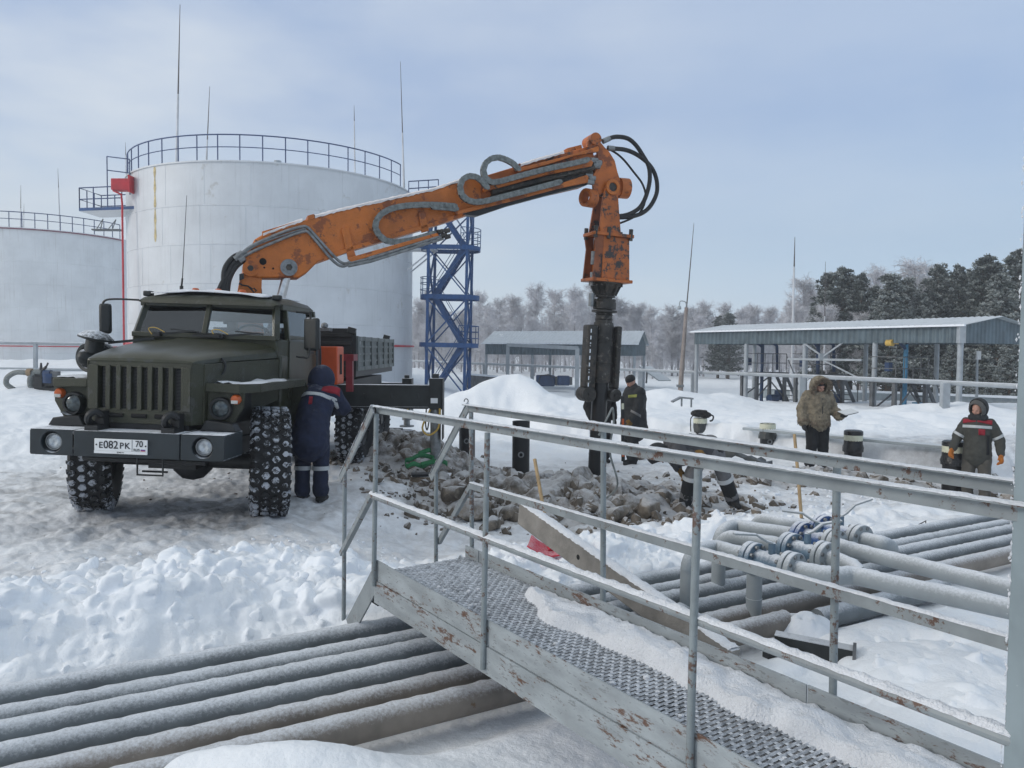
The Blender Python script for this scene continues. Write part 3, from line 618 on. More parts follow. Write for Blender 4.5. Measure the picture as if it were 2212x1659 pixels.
# ---------------------------------------------------------------- canopies
def corr(p0, p1, z0a, z0b, z1a, z1b, nrm, pitch=.25, dep=.035):
    """trapezoid sheet wall from p0 to p1, bottom z0a..z0b, top z1a..z1b"""
    L = (p1 - p0).length; n = max(2, int(L / pitch)) * 4; rows = [[], []]
    for i in range(n + 1):
        t = i / n; off = nrm * (dep if (i % 4) in (1, 2) else 0); b = lerp(p0, p1, t) + off
        rows[0].append(V((b.x, b.y, lerp(z0a, z0b, t)))); rows[1].append(V((b.x, b.y, lerp(z1a, z1b, t))))
    return MB().grid(rows)
def flat(v, z=0): return V((v.x, v.y, z))
def canopy(label, A, D, Wd, zb, ze, zr, nposts, zpost, hip=False):
    """A near-left corner, D unit*length along, Wd across"""
    root = thing('canopy', label, 'canopy', flat(A, zpost)); o = flat(A, zpost)
    def bl(mb, *a, **k): mb.v = [tuple(V(p) - o) for p in mb.v]; return mb.build(*a, **k)
    n_ = -Wd.normalized(); e_ = -D.normalized()
    bl(corr(flat(A), flat(A + D), zb, zb, ze, ze, n_, .27, .06), 'front_fascia', M['corr'], root, smooth=0)
    bl(corr(flat(A + Wd), flat(A + Wd + D), zb, zb, ze, ze, -n_), 'rear_fascia', M['corr'], root, smooth=0)
    for base, ee in ((A, e_), (A + D, -e_)):
        mid = base + Wd * .5
        mb = corr(flat(base), flat(mid), zb, zb, ze, zr, ee); m2 = corr(flat(mid), flat(base + Wd), zb, zb, zr, ze, ee); mb.add(m2.v, m2.f); bl(mb, 'gable', M['corr'], root, smooth=0)
    ov = .25
    for s in (0, 1):
        rows = []; a0 = A + e_ * ov if s == 0 else A + Wd + e_ * ov; nn = n_ if s == 0 else -n_
        L = D.length + 2 * ov; k = max(4, int(L / .25)) * 2; rr = [[], []]
        for i in range(k + 1):
            p = a0 - e_ * (L * i / k); w_ = .03 if i % 2 else 0
            r_ = A + Wd * .5 + e_ * ov - e_ * (L * i / k)
            rr[0].append(V((p.x + nn.x * .2, p.y + nn.y * .2, ze + .0 + w_))); rr[1].append(V((r_.x, r_.y, zr + .05 + w_)))
        bl(MB().grid(rr), 'roof_slope', M['corr_roof'], root, smooth=0, solid=.02)
        q0 = a0 + nn * .2; bl(MB().bar(V((q0.x, q0.y, ze - .01)), V(((q0 - e_ * L).x, (q0 - e_ * L).y, ze - .01)), .1, .07), 'snow_edge', M['roof_snow'], root)
    for i in range(nposts):
        for s in (0, 1):
            p = A + D * (.004 + .99 * i / (nposts - 1)) + Wd * (.02 if s == 0 else .96)
            bl(MB().cyl(flat(p, zpost), flat(p, zb + .03), .1, n=12), 'canopy_post', M['grey_paint'], root)
    for s in (.02, .96):
        bl(MB().bar(flat(A + Wd * s, zb + .1), flat(A + D + Wd * s, zb + .1), .1, .16), 'eave_beam', M['corr'], root)
    return root, bl
A = V((16.15, 27.75, 0)); Bf = V((9.45, 40.0, 0)); D = Bf - A; Wd = V((.834, .5, 0)).normalized() * 4.6
rootc, blc = canopy('long grey corrugated-steel canopy on round posts at right, over the loading arms', A, D, Wd, 2.66, 3.30, 3.62, 5, -.3)
blc(MB().box(flat(A, 2.98) + V((-.02, -.05, 0)), (.22, .22, .66)), 'corner_trim', M['grey_paint'], rootc)
q0, q1 = A + D * .56, A + D * .29
blc(MB().bar(flat(q0, 1.97), flat(q1, 1.98), .07, .09), 'tie_beam', M['grey_paint'], rootc)
mb = MB(); mid = lerp(q0, q1, .5); mb.bar(flat(lerp(q0, q1, .22), 2.7), flat(mid, 2.1), .05, .06); mb.bar(flat(lerp(q0, q1, .76), 2.7), flat(mid, 2.1), .05, .06); mb.box(flat(mid, 2.1), (.35, .1, .28)); mb.bar(flat(mid, 1.95), flat(q1, 1.2), .05, .05)
blc(mb, 'tie_brace', M['grey_paint'], rootc)
# smaller canopy further off
A2 = at(1048, 757, 57); A2.z = 0; E2 = at(1372, 768, 52); E2.z = 0; D2 = E2 - A2; W2 = V((-D2.y, D2.x, 0)).normalized() * 6.0; W2.x -= 1.0
A2b = A2
canopy('smaller pale grey canopy with snow patch on its roof beyond the stair tower', A2, D2, W2, 1.95, 2.75, 3.65, 4, -.65)
sp = MB(); c0 = A2 + D2 * .07 + W2 * .20
sp.grid([[V((c0.x + i * .5 + .2 * math.sin(j * 3 + i), c0.y + j * .5, lerp(2.75, 3.65, (.20 + .075 * j) / .5) + .09)) for i in range(5)] for j in range(3)])
tag(sp.build('snow_patch', M['roof_snow'], solid=.06), 'patch of snow left on the smaller canopy roof', 'snow patch')
def portal():
    a, b = at(1097, 745, 54), at(1247, 752, 47.5); root = thing('pipe_portal', 'grey portal frame of two posts and a beam in front of the smaller canopy', 'frame', flat(a, -.6)); o = root.location.copy()
    for n, (p, q, ww) in {'portal_beam': (a, b, .22)}.items(): MB().bar(p - o, q - o, .2, .22).build(n, M['grey_paint'], root)
    for p in (a, b): MB().bar(flat(p, -.7) - o, p - o, .24, .24, (0, 1, 0)).build('portal_post', M['grey_paint'], root)
portal()
# ---------------------------------------------------------------- pipeline on posts, left guard rail, poles
def pipeline():
    pts = [at(2235, 836, 23.2), at(1985, 824, 26.4), at(1733, 812.5, 32.4), at(1498, 804, 41), at(1257, 794.5, 48.4), at(884, 779, 67)]
    root = thing('pipeline', 'long grey overhead pipe on short posts crossing the yard before the canopies', 'pipeline', flat(pts[0], 0)); o = root.location.copy()
    MB().tube([p - o for p in pts], .085, 10).build('pipe_run', M['grey_paint'], root)
    for u, v, Y in ((2042, 827, 25.4), (1733, 812.5, 32.4), (1498, 804, 41), (1383, 800, 44.5), (1247, 794, 48.6), (1150, 790, 53.5), (1046, 786, 59)):
        p = at(u, v, Y); MB().bar(flat(p, zg(p.x, p.y) - .3) - o, p - o, .24, .2, (0, 1, 0)).build('pipe_post', M['grey_paint'], root)
pipeline()
def left_rail():
    root = thing('guard_rail', 'grey two-bar guard rail on the snow bank below the older tank', 'guard rail', at(77, 796, 30)); o = root.location.copy()
    MB().tube([at(-120, 738, 30) - o, at(180, 743, 30) - o], .06, 8).build('top_rail', M['grey_paint'], root)
    MB().tube([at(-120, 794, 30) - o, at(180, 799, 30) - o], .06, 8).build('bottom_rail', M['grey_paint'], root)
    for u in (-70, 77): MB().bar(at(u, 739, 30) - o, at(u, 812, 30) - o, .12, .12, (0, 1, 0)).build('rail_post', M['grey_paint'], root)
left_rail()
def lamp_pole():
    b = at(1469, 846, 40); root = thing('lamp_pole', 'leaning rusty pole with hooked lamp and thin rod, left of the long canopy', 'lamp pole', b)
    t_ = at(1483, 664, 40) - b
    MB().tube([V((0, 0, -.4)), t_ * .22, t_], [.14, .12, .09], 10).build('pole', mat('rusty_concrete_pole', (.26, .22, .20), .8, rust=.42, rs=1.2, rustcol=(.13, .06, .04)), root)
    MB().tube([t_ * .97, at(1491, 575, 40) - b, at(1499, 482, 40) - b], [.035, .028, .012], 6).build('rod_tip', M['mast_dark'], root)
    hk = [at(1481, 668, 40), at(1482, 655, 40), at(1476, 650.5, 40), at(1469, 651.5, 40), at(1467.5, 660, 40)]
    MB().tube([p - b for p in smooth_path(hk, 4)], .03, 6).build('lamp_arm', M['grey_paint'], root)
    l = at(1467.5, 664, 40) - b; MB().lathe([(.02, .12), (.07, .06), (.11, -.04), (.09, -.1), (.01, -.13)], l, n=12).build('lamp', M['grey_paint'], root)
    MB().box(V((0, 0, .3)), (.34, .3, .12)).build('pole_clamp', M['steel'], root)
lamp_pole()
def thin_pole():
    b = at(2110, 862, 31); root = thing('sensor_pole', 'slim grey pole with a small white box near its top under the canopy', 'pole', b)
    t_ = at(2111, 757, 31) - b; MB().cyl((0, 0, -.3), t_, .055, .045, 8).build('pole', M['grey_paint'], root); MB().box(t_ * .9 + V((0, -.08, 0)), (.16, .1, .34)).build('white_box', M['plate'], root)
thin_pole()
# ---------------------------------------------------------------- loading stations under the long canopy
def station(label, u, v, Y, s, kind):
    b = at(u, v, Y); root = thing('loading_station', label, 'loading arm', b, (0, 0, rad(26)), group='loading stations under the long canopy'); m = M['platform']
    zt = 1.15
    for x in (-.9, .9):
        for y in (-.5, .5): MB().bar((x, y, -.4), (x, y, zt), .14, .14, (0, 1, 0)).build('platform_leg', m, root)
    MB().box((0, 0, zt + .04), (2.1, 1.3, .1)).build('platform_deck', m, root)
    mb = MB(); mb.bar((-.9, -.5, 0), (0, -.5, .8), .05, .05); mb.bar((.9, -.5, 0), (0, -.5, .8), .05, .05); mb.bar((-.9, .5, 0), (.9, .5, 1.0), .05, .05); mb.build('leg_brace', m, root)
    for hh in (.55, 1.0): MB().tube([(-1, .6, zt + hh), (-1, -.6, zt + hh), (.9, -.6, zt + hh)], .022, 6).build('guard_rail', m, root)
    for x in (-1, -.5, 0, .45, .9): MB().tube([(x, -.6, zt), (x, -.6, zt + 1.0)], .02, 6).build('railing_post', m, root)
    st = MB()
    for y in (-.45, .2): st.bar((1.0, y, zt), (1.9, y, -.3), .05, .16)
    for k in range(6): st.box((1.0 + .15 * (k + .5), -.12, zt - .24 * (k + .5)), (.22, .64, .03))
    st.build('stair_flight', m, root)
    MB().tube([(1.05, -.45, zt + .9), (1.95, -.45, .55), (1.95, -.45, -.2)], .022, 6).build('stair_rail', m, root)
    x0 = -.1 if kind != 2 else .35
    MB().cyl((x0, 0, -.4), (x0, 0, zt + 1.5), .085, n=12).build('riser_pipe', M['ltblue'] if kind == 2 else M['arm_blue'], root)
    ar = [(x0, 0, zt + 1.45), (x0 + .15, -.05, zt + 1.62), (x0 + .75, -.1, zt + 1.45), (x0 + .85, -.1, zt + 1.2), (x0 + .9, -.1, zt + .2)] if kind != 2 else [(x0, 0, zt + 1.4), (x0 + .1, 0, zt + 1.75), (x0 - .1, 0, zt + 1.85), (x0 - .75, -.05, zt + 1.5)]
    MB().tube(smooth_path(ar, 4), .07, 8).build('swing_arm', M['arm_blue'], root)
    MB().tube([(x0, 0, zt + 1.3), (x0 - .3, 0, zt + 1.5), (x0 - .55, 0, zt + 1.72)], .06, 8).build('counter_arm', M['arm_blue'], root)
    MB().cyl((x0 - .72, -.16, zt + 1.62), (x0 - .72, .1, zt + 1.62), .13, n=14).build('counterweight', M['yellow'], root)
    if kind == 2: MB().cyl((x0 - .98, -.16, zt + 1.55), (x0 - .98, .1, zt + 1.55), .13, n=14).build('counterweight', M['yellow'], root)
    MB().box((x0 - .6, .3, zt + .6), (.22, .2, .35)).build('control_box', M['arm_blue'], root)
    pm = MB(); pm.cyl((.1, -.3, -.05), (.6, -.3, -.05), .2, n=12); pm.box((.75, -.3, .1), (.3, .3, .5)); pm.build('pump', M['ltblue'] if kind == 2 else M['arm_blue'], root, smooth=30)
station('blue loading arm with yellow counterweight on a platform, farthest under the long canopy', 1648, 858, 38, 1, 0)
station('blue loading arm behind the man in fur, in the middle of the long canopy', 1768, 868, 34.5, 1, 1)
station('loading arm with light blue pipe and two yellow weights, nearest under the long canopy', 1940, 888, 30.5, 1, 2)
# low corrugated barrier behind the canopy
lb = thing('low_barrier', 'low corrugated metal barrier half buried in snow behind the long canopy', 'barrier', (0, 0, 0))
p0, p1 = flat(at(1600, 860, 48)), flat(at(2260, 885, 36)); nn = V((-.3, -.95, 0))
corr(p0, p1, -.7, -.5, .05, .18, nn, .3).build('sheet', M['corr_roof'], lb, smooth=0); MB().bar(flat(p0, .1), flat(p1, .22), .5, .1).build('snow_cap', M['roof_snow'], lb)
lb2 = thing('low_fence', 'low grey slatted fence with snowy rail by the foot of the stair tower', 'fence', (0, 0, 0))
p0, p1 = flat(at(1008, 800, 53)), flat(at(1075, 806, 50)); corr(p0, p1, -.8, -.8, .55, .5, V((0, -1, 0)), .22).build('sheet', M['platform'], lb2, smooth=0); MB().bar(flat(p0, .6), flat(p1, .55), .12, .12).build('snow_cap', M['roof_snow'], lb2)
for (u, v, Y, sz, lab) in ((1178, 822, 52, (1.25, .9, .75), 'dark blue round-topped tank unit beyond the snow pile, left one'), (1217, 822, 51, (.8, .8, .65), 'small dark blue box unit beyond the snow pile, right one')):
    p = at(u, v, Y); r_ = thing('blue_container', lab, 'container', p)
    mb = MB(); mb.box((0, 0, 0), sz); mb.build('body', M['arm_blue'], r_, bevel=.08)
    MB().box((sz[0] * .62, 0, -.02), (sz[0] * .2, sz[1] * .8, sz[2] * .8)).build('end_unit', M['platform'], r_, bevel=.03)
    if sz[0] > 1: MB().tube([(-.5, -.48, -.3), (-.35, -.48, .35), (.2, -.48, .42), (.55, -.48, .2)], .04, 6).build('hoop', M['black'], r_)
lr = thing('lean_roof', 'collapsed sloping roof sheet with snow beyond the bare trees, left of the leaning lamp pole', 'roof sheet', at(1400, 800, 60)); o = lr.location.copy()
MB().bar(at(1394, 792, 60) - o, at(1436, 822, 58) - o, 1.2, .08).build('sheet', M['corr_roof'], lr); MB().bar(at(1398, 796, 60.2) - o, at(1396, 828, 60.2) - o, .12, .12).build('prop', M['platform'], lr)
wt = thing('half_buried_table', 'low metal bench frame half buried in the snow field', 'bench', at(1462, 866, 26)); o = wt.location.copy()
a, b, c = at(1451, 868, 26), at(1470, 858.5, 26), at(1496, 861, 26)
MB().bar(a - o, b - o, .3, .05).build('sloped_plate', M['steel'], wt); MB().bar(b - o, c - o, .3, .05).build('flat_plate', M['steel'], wt)
for p in (lerp(b, c, .1), lerp(b, c, .9)): MB().bar(p - o, p - o - V((0, 0, .3)), .05, .05, (0, 1, 0)).build('leg', M['steel'], wt)
# ---------------------------------------------------------------- the crane truck
TRUCK = thing('crane_truck', 'olive green six-wheel truck with orange boom crane, front facing the camera', 'truck', (-3.77, 8.75, .36), (0, rad(1.5), rad(-2.0)))
bpy.context.view_layer.update()
TM = Matrix.Translation(TRUCK.location) @ TRUCK.rotation_euler.to_matrix().to_4x4(); TI = TM.inverted()
def tb(mb, name, m, parent=None, **k): return mb.build(name, m, parent or TRUCK, **k)
def tw(mb, name, m, parent=None, **k):      # built in world coordinates
    mb.v = [tuple(TI @ V(p)) for p in mb.v]; return mb.build(name, m, parent or TRUCK, **k)
def hole_plate(mb, cx, cz, hw, hh, r, y, depth, n=32):
    vs = []; fs = []
    for k in range(n):
        a = 2 * math.pi * (k + .5) / n; c, s = math.cos(a), math.sin(a); f = min(hw / max(abs(c), 1e-6), hh / max(abs(s), 1e-6))
        vs += [(cx + c * f, y, cz + s * f), (cx + c * r, y, cz + s * r), (cx + c * r, y + depth, cz + s * r)]
    for k in range(n):
        l = (k + 1) % n; fs += [(3 * k, 3 * k + 1, 3 * l + 1, 3 * l), (3 * k + 1, 3 * k + 2, 3 * l + 2, 3 * l + 1)]
    mb.add(vs, fs)
# bumper with recessed fog lamps
YB = -1.22
mb = MB(); mb.b2((-.53, YB, .80), (.53, -.80, 1.055))
for s in (-1, 1):
    hole_plate(mb, s * .757, .9275, .215, .1275, .105, YB + .004, .16)
    x0, x1 = sorted((s * .542, s * .972))
    mb.b2((x0, YB + .006, 1.043), (x1, -.74, 1.055)); mb.b2((x0, YB + .006, .80), (x1, -.74, .812))
    xo = s * .966; mb.b2((xo - .006, YB + .006, .812), (xo + .006, -.74, 1.043))
tb(mb, 'front_bumper', M['bumper'], smooth=30, bevel=.006)
for s in (-1, 1):
    lm = tb(MB().lathe([(.001, .0), (.045, -.012), (.072, .0), (.08, .03), (.06, .1), (.001, .12)], (s * .757, YB + .05, .928), (0, 1, 0), n=28), 'fog_lamp', M['lens'])
    tb(MB().lathe([(.073, -.008), (.084, -.008), (.086, .03), (.073, .03)], (s * .757, YB + .05, .928), (0, 1, 0), n=28), 'lamp_ring', M['steel'], lm)
    tb(MB().disc((s * .757, YB + .15, .928), (s * .757, YB + .19, .928), .12), 'lamp_housing', M['black'])
for x in (-.37, .40):
    mb = MB(); mb.box((x, YB + .13, 1.08), (.13, .22, .05)); mb.tube(smooth_path([(x - .02, YB + .2, 1.09), (x - .05, YB + .08, 1.13), (x - .03, YB + .03, 1.2), (x + .02, YB + .06, 1.24), (x + .05, YB + .12, 1.2)], 4), .035, 8); mb.box((x + .02, YB + .18, 1.17), (.09, .1, .14))
    tb(mb, 'tow_hook', M['black'], smooth=40)
# number plate
pl = tb(MB().box((-.045, YB - .012, .925), (.53, .016, .118)), 'number_plate', M['plate'], bevel=.004)
tb(MB().box((-.045, YB - .014, .853), (.53, .018, .026)), 'plate_frame', M['plate'], pl)
def text(body, x, z, size, name='plate_text', sx=1.0):
    c = bpy.data.curves.new('lettering', 'FONT'); c.body = body; c.size = size; c.align_x = 'CENTER'; c.align_y = 'CENTER'; c.extrude = .001; c.offset = .0009 if size > .05 else .0002
    o = bpy.data.objects.new('lettering_tmp', c); COL.objects.link(o); dg = bpy.context.evaluated_depsgraph_get()
    me = bpy.data.meshes.new_from_object(o.evaluated_get(dg)); bpy.data.objects.remove(o)
    me.transform(Matrix.Translation((x, YB - .0225, z)) @ Matrix.Rotation(rad(90), 4, 'X') @ Matrix.Diagonal((sx, 1, 1, 1))); me.materials.clear(); me.materials.append(M['ink'])
    t = bpy.data.objects.new(name, me); COL.objects.link(t); t.parent = pl
text('E', -.243, .919, .085); text('082', -.143, .924, .108, sx=.92); text('P', -.035, .919, .085); text('K', .022, .919, .085); text('70', .140, .942, .085, sx=.9); text('RUS', .115, .884, .036); text('BMW', -.045, .853, .022, sx=1.4)
tb(MB().box((.069, YB - .0215, .925), (.003, .002, .112)), 'plate_divider', M['ink'], pl)
for k, cc in enumerate(('plate', None, 'red')):
    tb(MB().box((.178, YB - .0215, .896 - .009 * k), (.045, .003, .009)), 'flag_band', M['plate'] if k == 0 else (mat('flag_blue', (.02, .05, .3), .5) if k == 1 else M['red']), pl)
for x in (-.288, .205): tb(MB().disc((x, YB - .019, .925), (x, YB - .024, .925), .008, 10), 'plate_bolt', M['black'], pl)
# grille and nose
YG = -.98
mb = MB(); mb.b2((-.53, YG, 1.685), (.53, -.93, 1.745)); mb.b2((-.53, YG, 1.115), (.53, -.93, 1.262))
pit = .108; x0 = -4 * pit
for k in range(9):
    x = x0 + pit * k; wd = .048 if 0 < k < 8 else .10; xx = x + (-.045 if k == 0 else .045 if k == 8 else 0)
    mb.b2((xx - wd / 2, YG - .012, 1.25), (xx + wd / 2, -.91, 1.70))
for s in (-1, 1):
    mb.prism([(s * .53, YG, 1.115), (s * .53, YG, 1.745), (s * .60, -.86, 1.745), (s * .60, -.86, 1.115)], (.0, .02, 0))
gp = tb(mb, 'grille', M['green'], smooth=30, bevel=.012)
tb(MB().b2((-.52, -.84, 1.12), (.52, -.82, 1.73)), 'radiator', M['dark_void'])
mb = MB()
for k in range(30): mb.b2((-.40, -.945, 1.262 + k * .0145), (.44, -.92, 1.2675 + k * .0145))
tb(mb, 'radiator_fins', mat('radiator_fin', (.10, .10, .10), .5, .3), smooth=0)
for x in (-.24, 0, .24):
    mb = MB(); mb.tube([(x - .075, YG - .002, 1.195), (x + .075, YG - .002, 1.195)], .022, 12); tb(mb, 'grille_slot', M['dark_void'], gp)
mb = MB()
sec = []
for y, w_, s_, c_ in ((-.985, .52, 1.742, 1.748), (-.975, .545, 1.745, 1.775), (-.93, .565, 1.745, 1.81), (-.80, .60, 1.745, 1.85), (-.5, .67, 1.76, 1.905), (-.1, .75, 1.775, 1.95), (.3, .84, 1.79, 1.985), (.56, .89, 1.80, 2.01)):
    h = c_ - s_
    sec.append([V((x * w_, y, s_ + h * hh)) for x, hh in ((-1, 0), (-.985, .32), (-.94, .55), (-.84, .72), (-.62, .84), (-.40, .90), (-.36, .97), (-.18, 1), (0, 1.01), (.18, 1), (.36, .97), (.40, .90), (.62, .84), (.84, .72), (.94, .55), (.985, .32), (1, 0))] + [V((w_ * .9, y + .01, s_ - .02)), V((-w_ * .9, y + .01, s_ - .02))])
mb.loft(sec); tb(mb, 'bonnet', M['green_cab'], smooth=28)
for s in (-1, 1):
    tb(MB().prism([(s * .60, -.86, 1.13), (s * .60, -.86, 1.738), (s * .89, .56, 1.785), (s * .89, .56, 1.3), (s * .7, -.3, 1.13)], (.03, 0, 0)), 'bonnet_side', M['green'], smooth=30)
tb(MB().tube(smooth_path([(.655, -.55, 1.80), (.70, -.56, 1.74), (.69, -.56, 1.66), (.66, -.58, 1.62)], 4), .012, 6), 'bonnet_latch', M['black'])
# fenders, headlamps, indicators
for s in (-1, 1):
    mb = MB()
    P = [(s * .62, -.84), (s * .97, -.84), (s * 1.09, -.62), (s * 1.13, .80), (s * .80, .95), (s * .66, .3)]
    mb.prism([(x, y, 1.515) for x, y in P], (0, 0, .05)); mb.prism([(s * .62, -.845, 1.545), (s * .975, -.845, 1.545), (s * .975, -.845, 1.45), (s * .62, -.845, 1.46)], (0, .02, 0))
    mb.prism([(s * .975, -.845, 1.545), (s * 1.1, -.61, 1.545), (s * 1.1, -.61, 1.455), (s * .975, -.845, 1.45)], (.012, .01, 0))
    mb.prism([(s * 1.1, -.61, 1.545), (s * 1.14, .80, 1.545), (s * 1.14, .80, 1.46), (s * 1.1, -.61, 1.455)], (.015, 0, 0))
    fd = tb(mb, 'front_fender', M['green'], smooth=30, bevel=.012)
    mb = MB(); mb.prism([(s * .80, .95, 1.54), (s * 1.14, .80, 1.54), (s * 1.15, .93, 1.40), (s * 1.15, .98, .55), (s * .80, 1.0, .55)], (0, .03, 0)); tb(mb, 'mud_flap', M['green'], smooth=30)
    tb(MB().prism([(s * .62, -.78, 1.47), (s * 1.0, -.78, 1.47), (s * .99, -.78, 1.30), (s * .86, -.78, 1.08), (s * .62, -.78, 1.08)], (0, .04, 0)), 'lamp_panel', M['green'], smooth=30)
    tb(MB().b2((s * .62, -.775, 1.1), (s * .78, .3, 1.5)), 'inner_wing', M['black'])
    hl = tb(MB().lathe([(.001, -.03), (.06, -.024), (.088, -.005), (.09, .04)], (s * .77, -.83, 1.285), (0, 1, 0), n=28), 'headlight', M['lens_dim'])
    tb(MB().lathe([(.09, -.02), (.112, -.02), (.12, .0), (.12, .05), (.09, .05)], (s * .77, -.83, 1.285), (0, 1, 0), n=28), 'lamp_ring', M['black'], hl)
    if s < 0:
        tb(MB().lathe([(.115, -.09), (.122, -.09), (.122, .05), (.115, .05)], (s * .77, -.83, 1.285), (0, 1, 0), n=20, a0=rad(0), a1=rad(180)), 'lamp_visor', M['black_frost'], hl)
    il = tb(MB().lathe([(.001, -.05), (.04, -.045), (.052, -.02), (.052, .03)], (s * .925, -.81, 1.385), (0, 1, 0), n=18), 'indicator_light', M['amber'])
    tb(MB().box((s * .925, -.862, 1.36), (.07, .012, .035)), 'side_light', M['white_lens'], il, bevel=.005)
    mb = MB(); mb.prism([(s * .60, -.86, 1.06), (s * .98, -.86, 1.06), (s * .93, -.86, 1.14), (s * .66, -.86, 1.17)], (0, .14, 0)); tb(mb, 'wing_bracket', M['black'], bevel=.008)
# lower front: cross member, step, gearbox and axle
mb = MB(); mb.b2((-.5, -.95, .85), (.5, -.5, 1.12)); mb.b2((-.42, -.9, .9), (-.30, 6.3, 1.12)); mb.b2((.30, -.9, .9), (.42, 6.3, 1.12)); mb.b2((-.25, -.3, .55), (.28, 1.8, .95)); mb.tube([(-.85, 0, .62), (.85, 0, .62)], .09, 10); mb.ell((.12, 0, .62), (.24, .24, .24)); mb.tube([(-.7, -.75, .72), (.6, -.75, .72)], .045, 8)
for s in (-1, 1): mb.bar((s * .48, -.7, .84), (s * .48, .8, .80), .09, .08)
tb(mb, 'chassis', M['black'], smooth=40)
tb(MB().tube([(.06, YB + .1, .80), (.06, YB + .1, .62), (.32, YB + .1, .62), (.32, YB + .1, .80)], .011, 6).add(*(lambda m_: (m_.v, m_.f))(MB().tube([(.06, YB + .2, .64), (.32, YB + .2, .64)], .011, 6))), 'front_step', M['black'])
# wheels
def wheel(name, x, y, steer):
    e = bpy.data.objects.new(name, None); COL.objects.link(e); e.parent = TRUCK; e.location = (x, y, .625); e.rotation_euler = (0, 0, rad(steer))
    R = .60; prof = [(.30, -.16), (.40, -.205), (.50, -.21), (.565, -.19), (R, -.165), (R + .006, 0), (R, .165), (.565, .19), (.50, .21), (.40, .205), (.30, .16)]
    MB().lathe(prof, (0, 0, 0), (1, 0, 0), n=56).build('tyre', M['rubber'], e)
    lug = MB(); nl = 34
    for k in range(nl):
        for r_, (xo, sh, L_, W_) in enumerate(((-.148, 0, .075, .062), (-.05, .5, .10, .080), (.05, 0, .10, .080), (.148, .5, .075, .062))):
            a = 2 * math.pi * (k + sh) / nl; c = V((xo, math.cos(a) * (R + .004), math.sin(a) * (R + .004))); rd = V((0, math.cos(a), math.sin(a))); tg = V((0, -math.sin(a), math.cos(a))); ax = V((1, 0, 0))
            pts = []
            for (p_, q_) in ((-.9, 0), (-.35, .9), (.35, .9), (.9, 0), (.35, -.9), (-.35, -.9)):
                pts.append(c + ax * p_ * L_ * .5 + tg * q_ * W_ * .5)
            lug.prism(pts, rd * .05)
        for s in (-1, 1):
            a = 2 * math.pi * (k + (.5 if s > 0 else 0)) / nl; rd = V((0, math.cos(a), math.sin(a))); tg = V((0, -math.sin(a), math.cos(a)))
            lug.bar(V((s * .172, 0, 0)) + rd * (R - .0), V((s * .196, 0, 0)) + rd * (R - .085), .05, .03, tg)
    lug.build('tread_blocks', M['tread'], e, smooth=0)
    h = MB(); h.lathe([(.30, -.15), (.27, -.10), (.12, -.06), (.12, .1), (.09, .16), (.001, .17)], (0, 0, 0), (1, 0, 0), n=28); h.lathe([(.30, .15), (.27, .11), (.12, .08)], (0, 0, 0), (1, 0, 0), n=28)
    h.build('rim', M['black'], e)
wheel('wheel', -1.0, 0, 21); wheel('wheel', 1.0, 0, 21)
for y in (4.1, 5.5):
    for x in (-1.0, 1.0): wheel('wheel', x, y, 0)
# cab
cabw = .93
mb = MB(); mb.b2((-cabw, .54, 1.15), (cabw, 2.0, 1.83))
sec = [[(-.90, .53, 1.8), (-.88, .50, 2.02), (.88, .50, 2.02), (.90, .53, 1.8)], [(-.93, .75, 1.8), (-.93, .75, 2.02), (.93, .75, 2.02), (.93, .75, 1.8)]]
mb.loft([[V(p) for p in r] for r in sec])
for s in (-1, 1): mb.b2((s * .93, .75, 1.8), (s * .885, 1.97, 2.03))
mb.b2((-.88, 1.96, 1.8), (.88, 2.0, 2.10))
tb(mb, 'cab_body', M['green_cab'], smooth=30, bevel=.02)
mb = MB(); zt = 2.415
for s in (-1, 1):
    mb.bar((s * .86, .53, 2.0), (s * .80, .69, zt), .075, .07, (s, -1, 0)); mb.bar((s * .915, .80, 2.0), (s * .85, .86, zt), .05, .06, (1, 0, 0)); mb.bar((s * .915, 1.92, 2.0), (s * .86, 1.88, zt), .06, .12, (1, 0, 0))
    mb.bar((s * .905, .8, 2.05), (s * .905, 1.9, 2.05), .03, .05); mb.bar((s * .86, .69, zt), (s * .86, 1.9, zt), .05, .07)
mb.bar((0, .49, 2.02), (0, .645, zt), .06, .05, (0, -1, 0)); mb.bar((-.84, .67, zt), (.84, .67, zt), .06, .07); mb.bar((-.88, .505, 2.03), (.88, .505, 2.03), .05, .06)
mb.bar((-.86, 1.95, zt - .08), (.86, 1.95, zt - .08), .05, .18); mb.bar((-.86, 1.95, 2.08), (-.3, 1.95, 2.08), .05, .1)
for x in (-.82, -.25, .82): mb.bar((x, 1.96, 2.0), (x, 1.96, zt), .14, .05, (0, 1, 0))
tb(mb, 'cab_frame', M['green_cab'], smooth=30, bevel=.008)
sec = []
for y, z0_, zc, wd in ((.55, 2.415, 2.43, .80), (.57, 2.43, 2.475, .84), (.66, 2.44, 2.525, .865), (.9, 2.44, 2.57, .88), (1.4, 2.44, 2.585, .88), (1.85, 2.44, 2.56, .88), (1.97, 2.43, 2.50, .87), (2.0, 2.415, 2.43, .84)):
    h = zc - z0_; sec.append([V((x * wd, y, z0_ + h * hh)) for x, hh in ((-1, -.15), (-1.01, .1), (-.95, .5), (-.8, .78), (-.45, .95), (0, 1), (.45, .95), (.8, .78), (.95, .5), (1.01, .1), (1, -.15))])
tb(MB().loft(sec), 'cab_roof', M['green'], smooth=40)
def pane(pts, name, parent=None): return tb(MB().add([V(p) for p in pts], [(0, 1, 2, 3)]), name, M['glass'], parent, smooth=0, solid=.004)
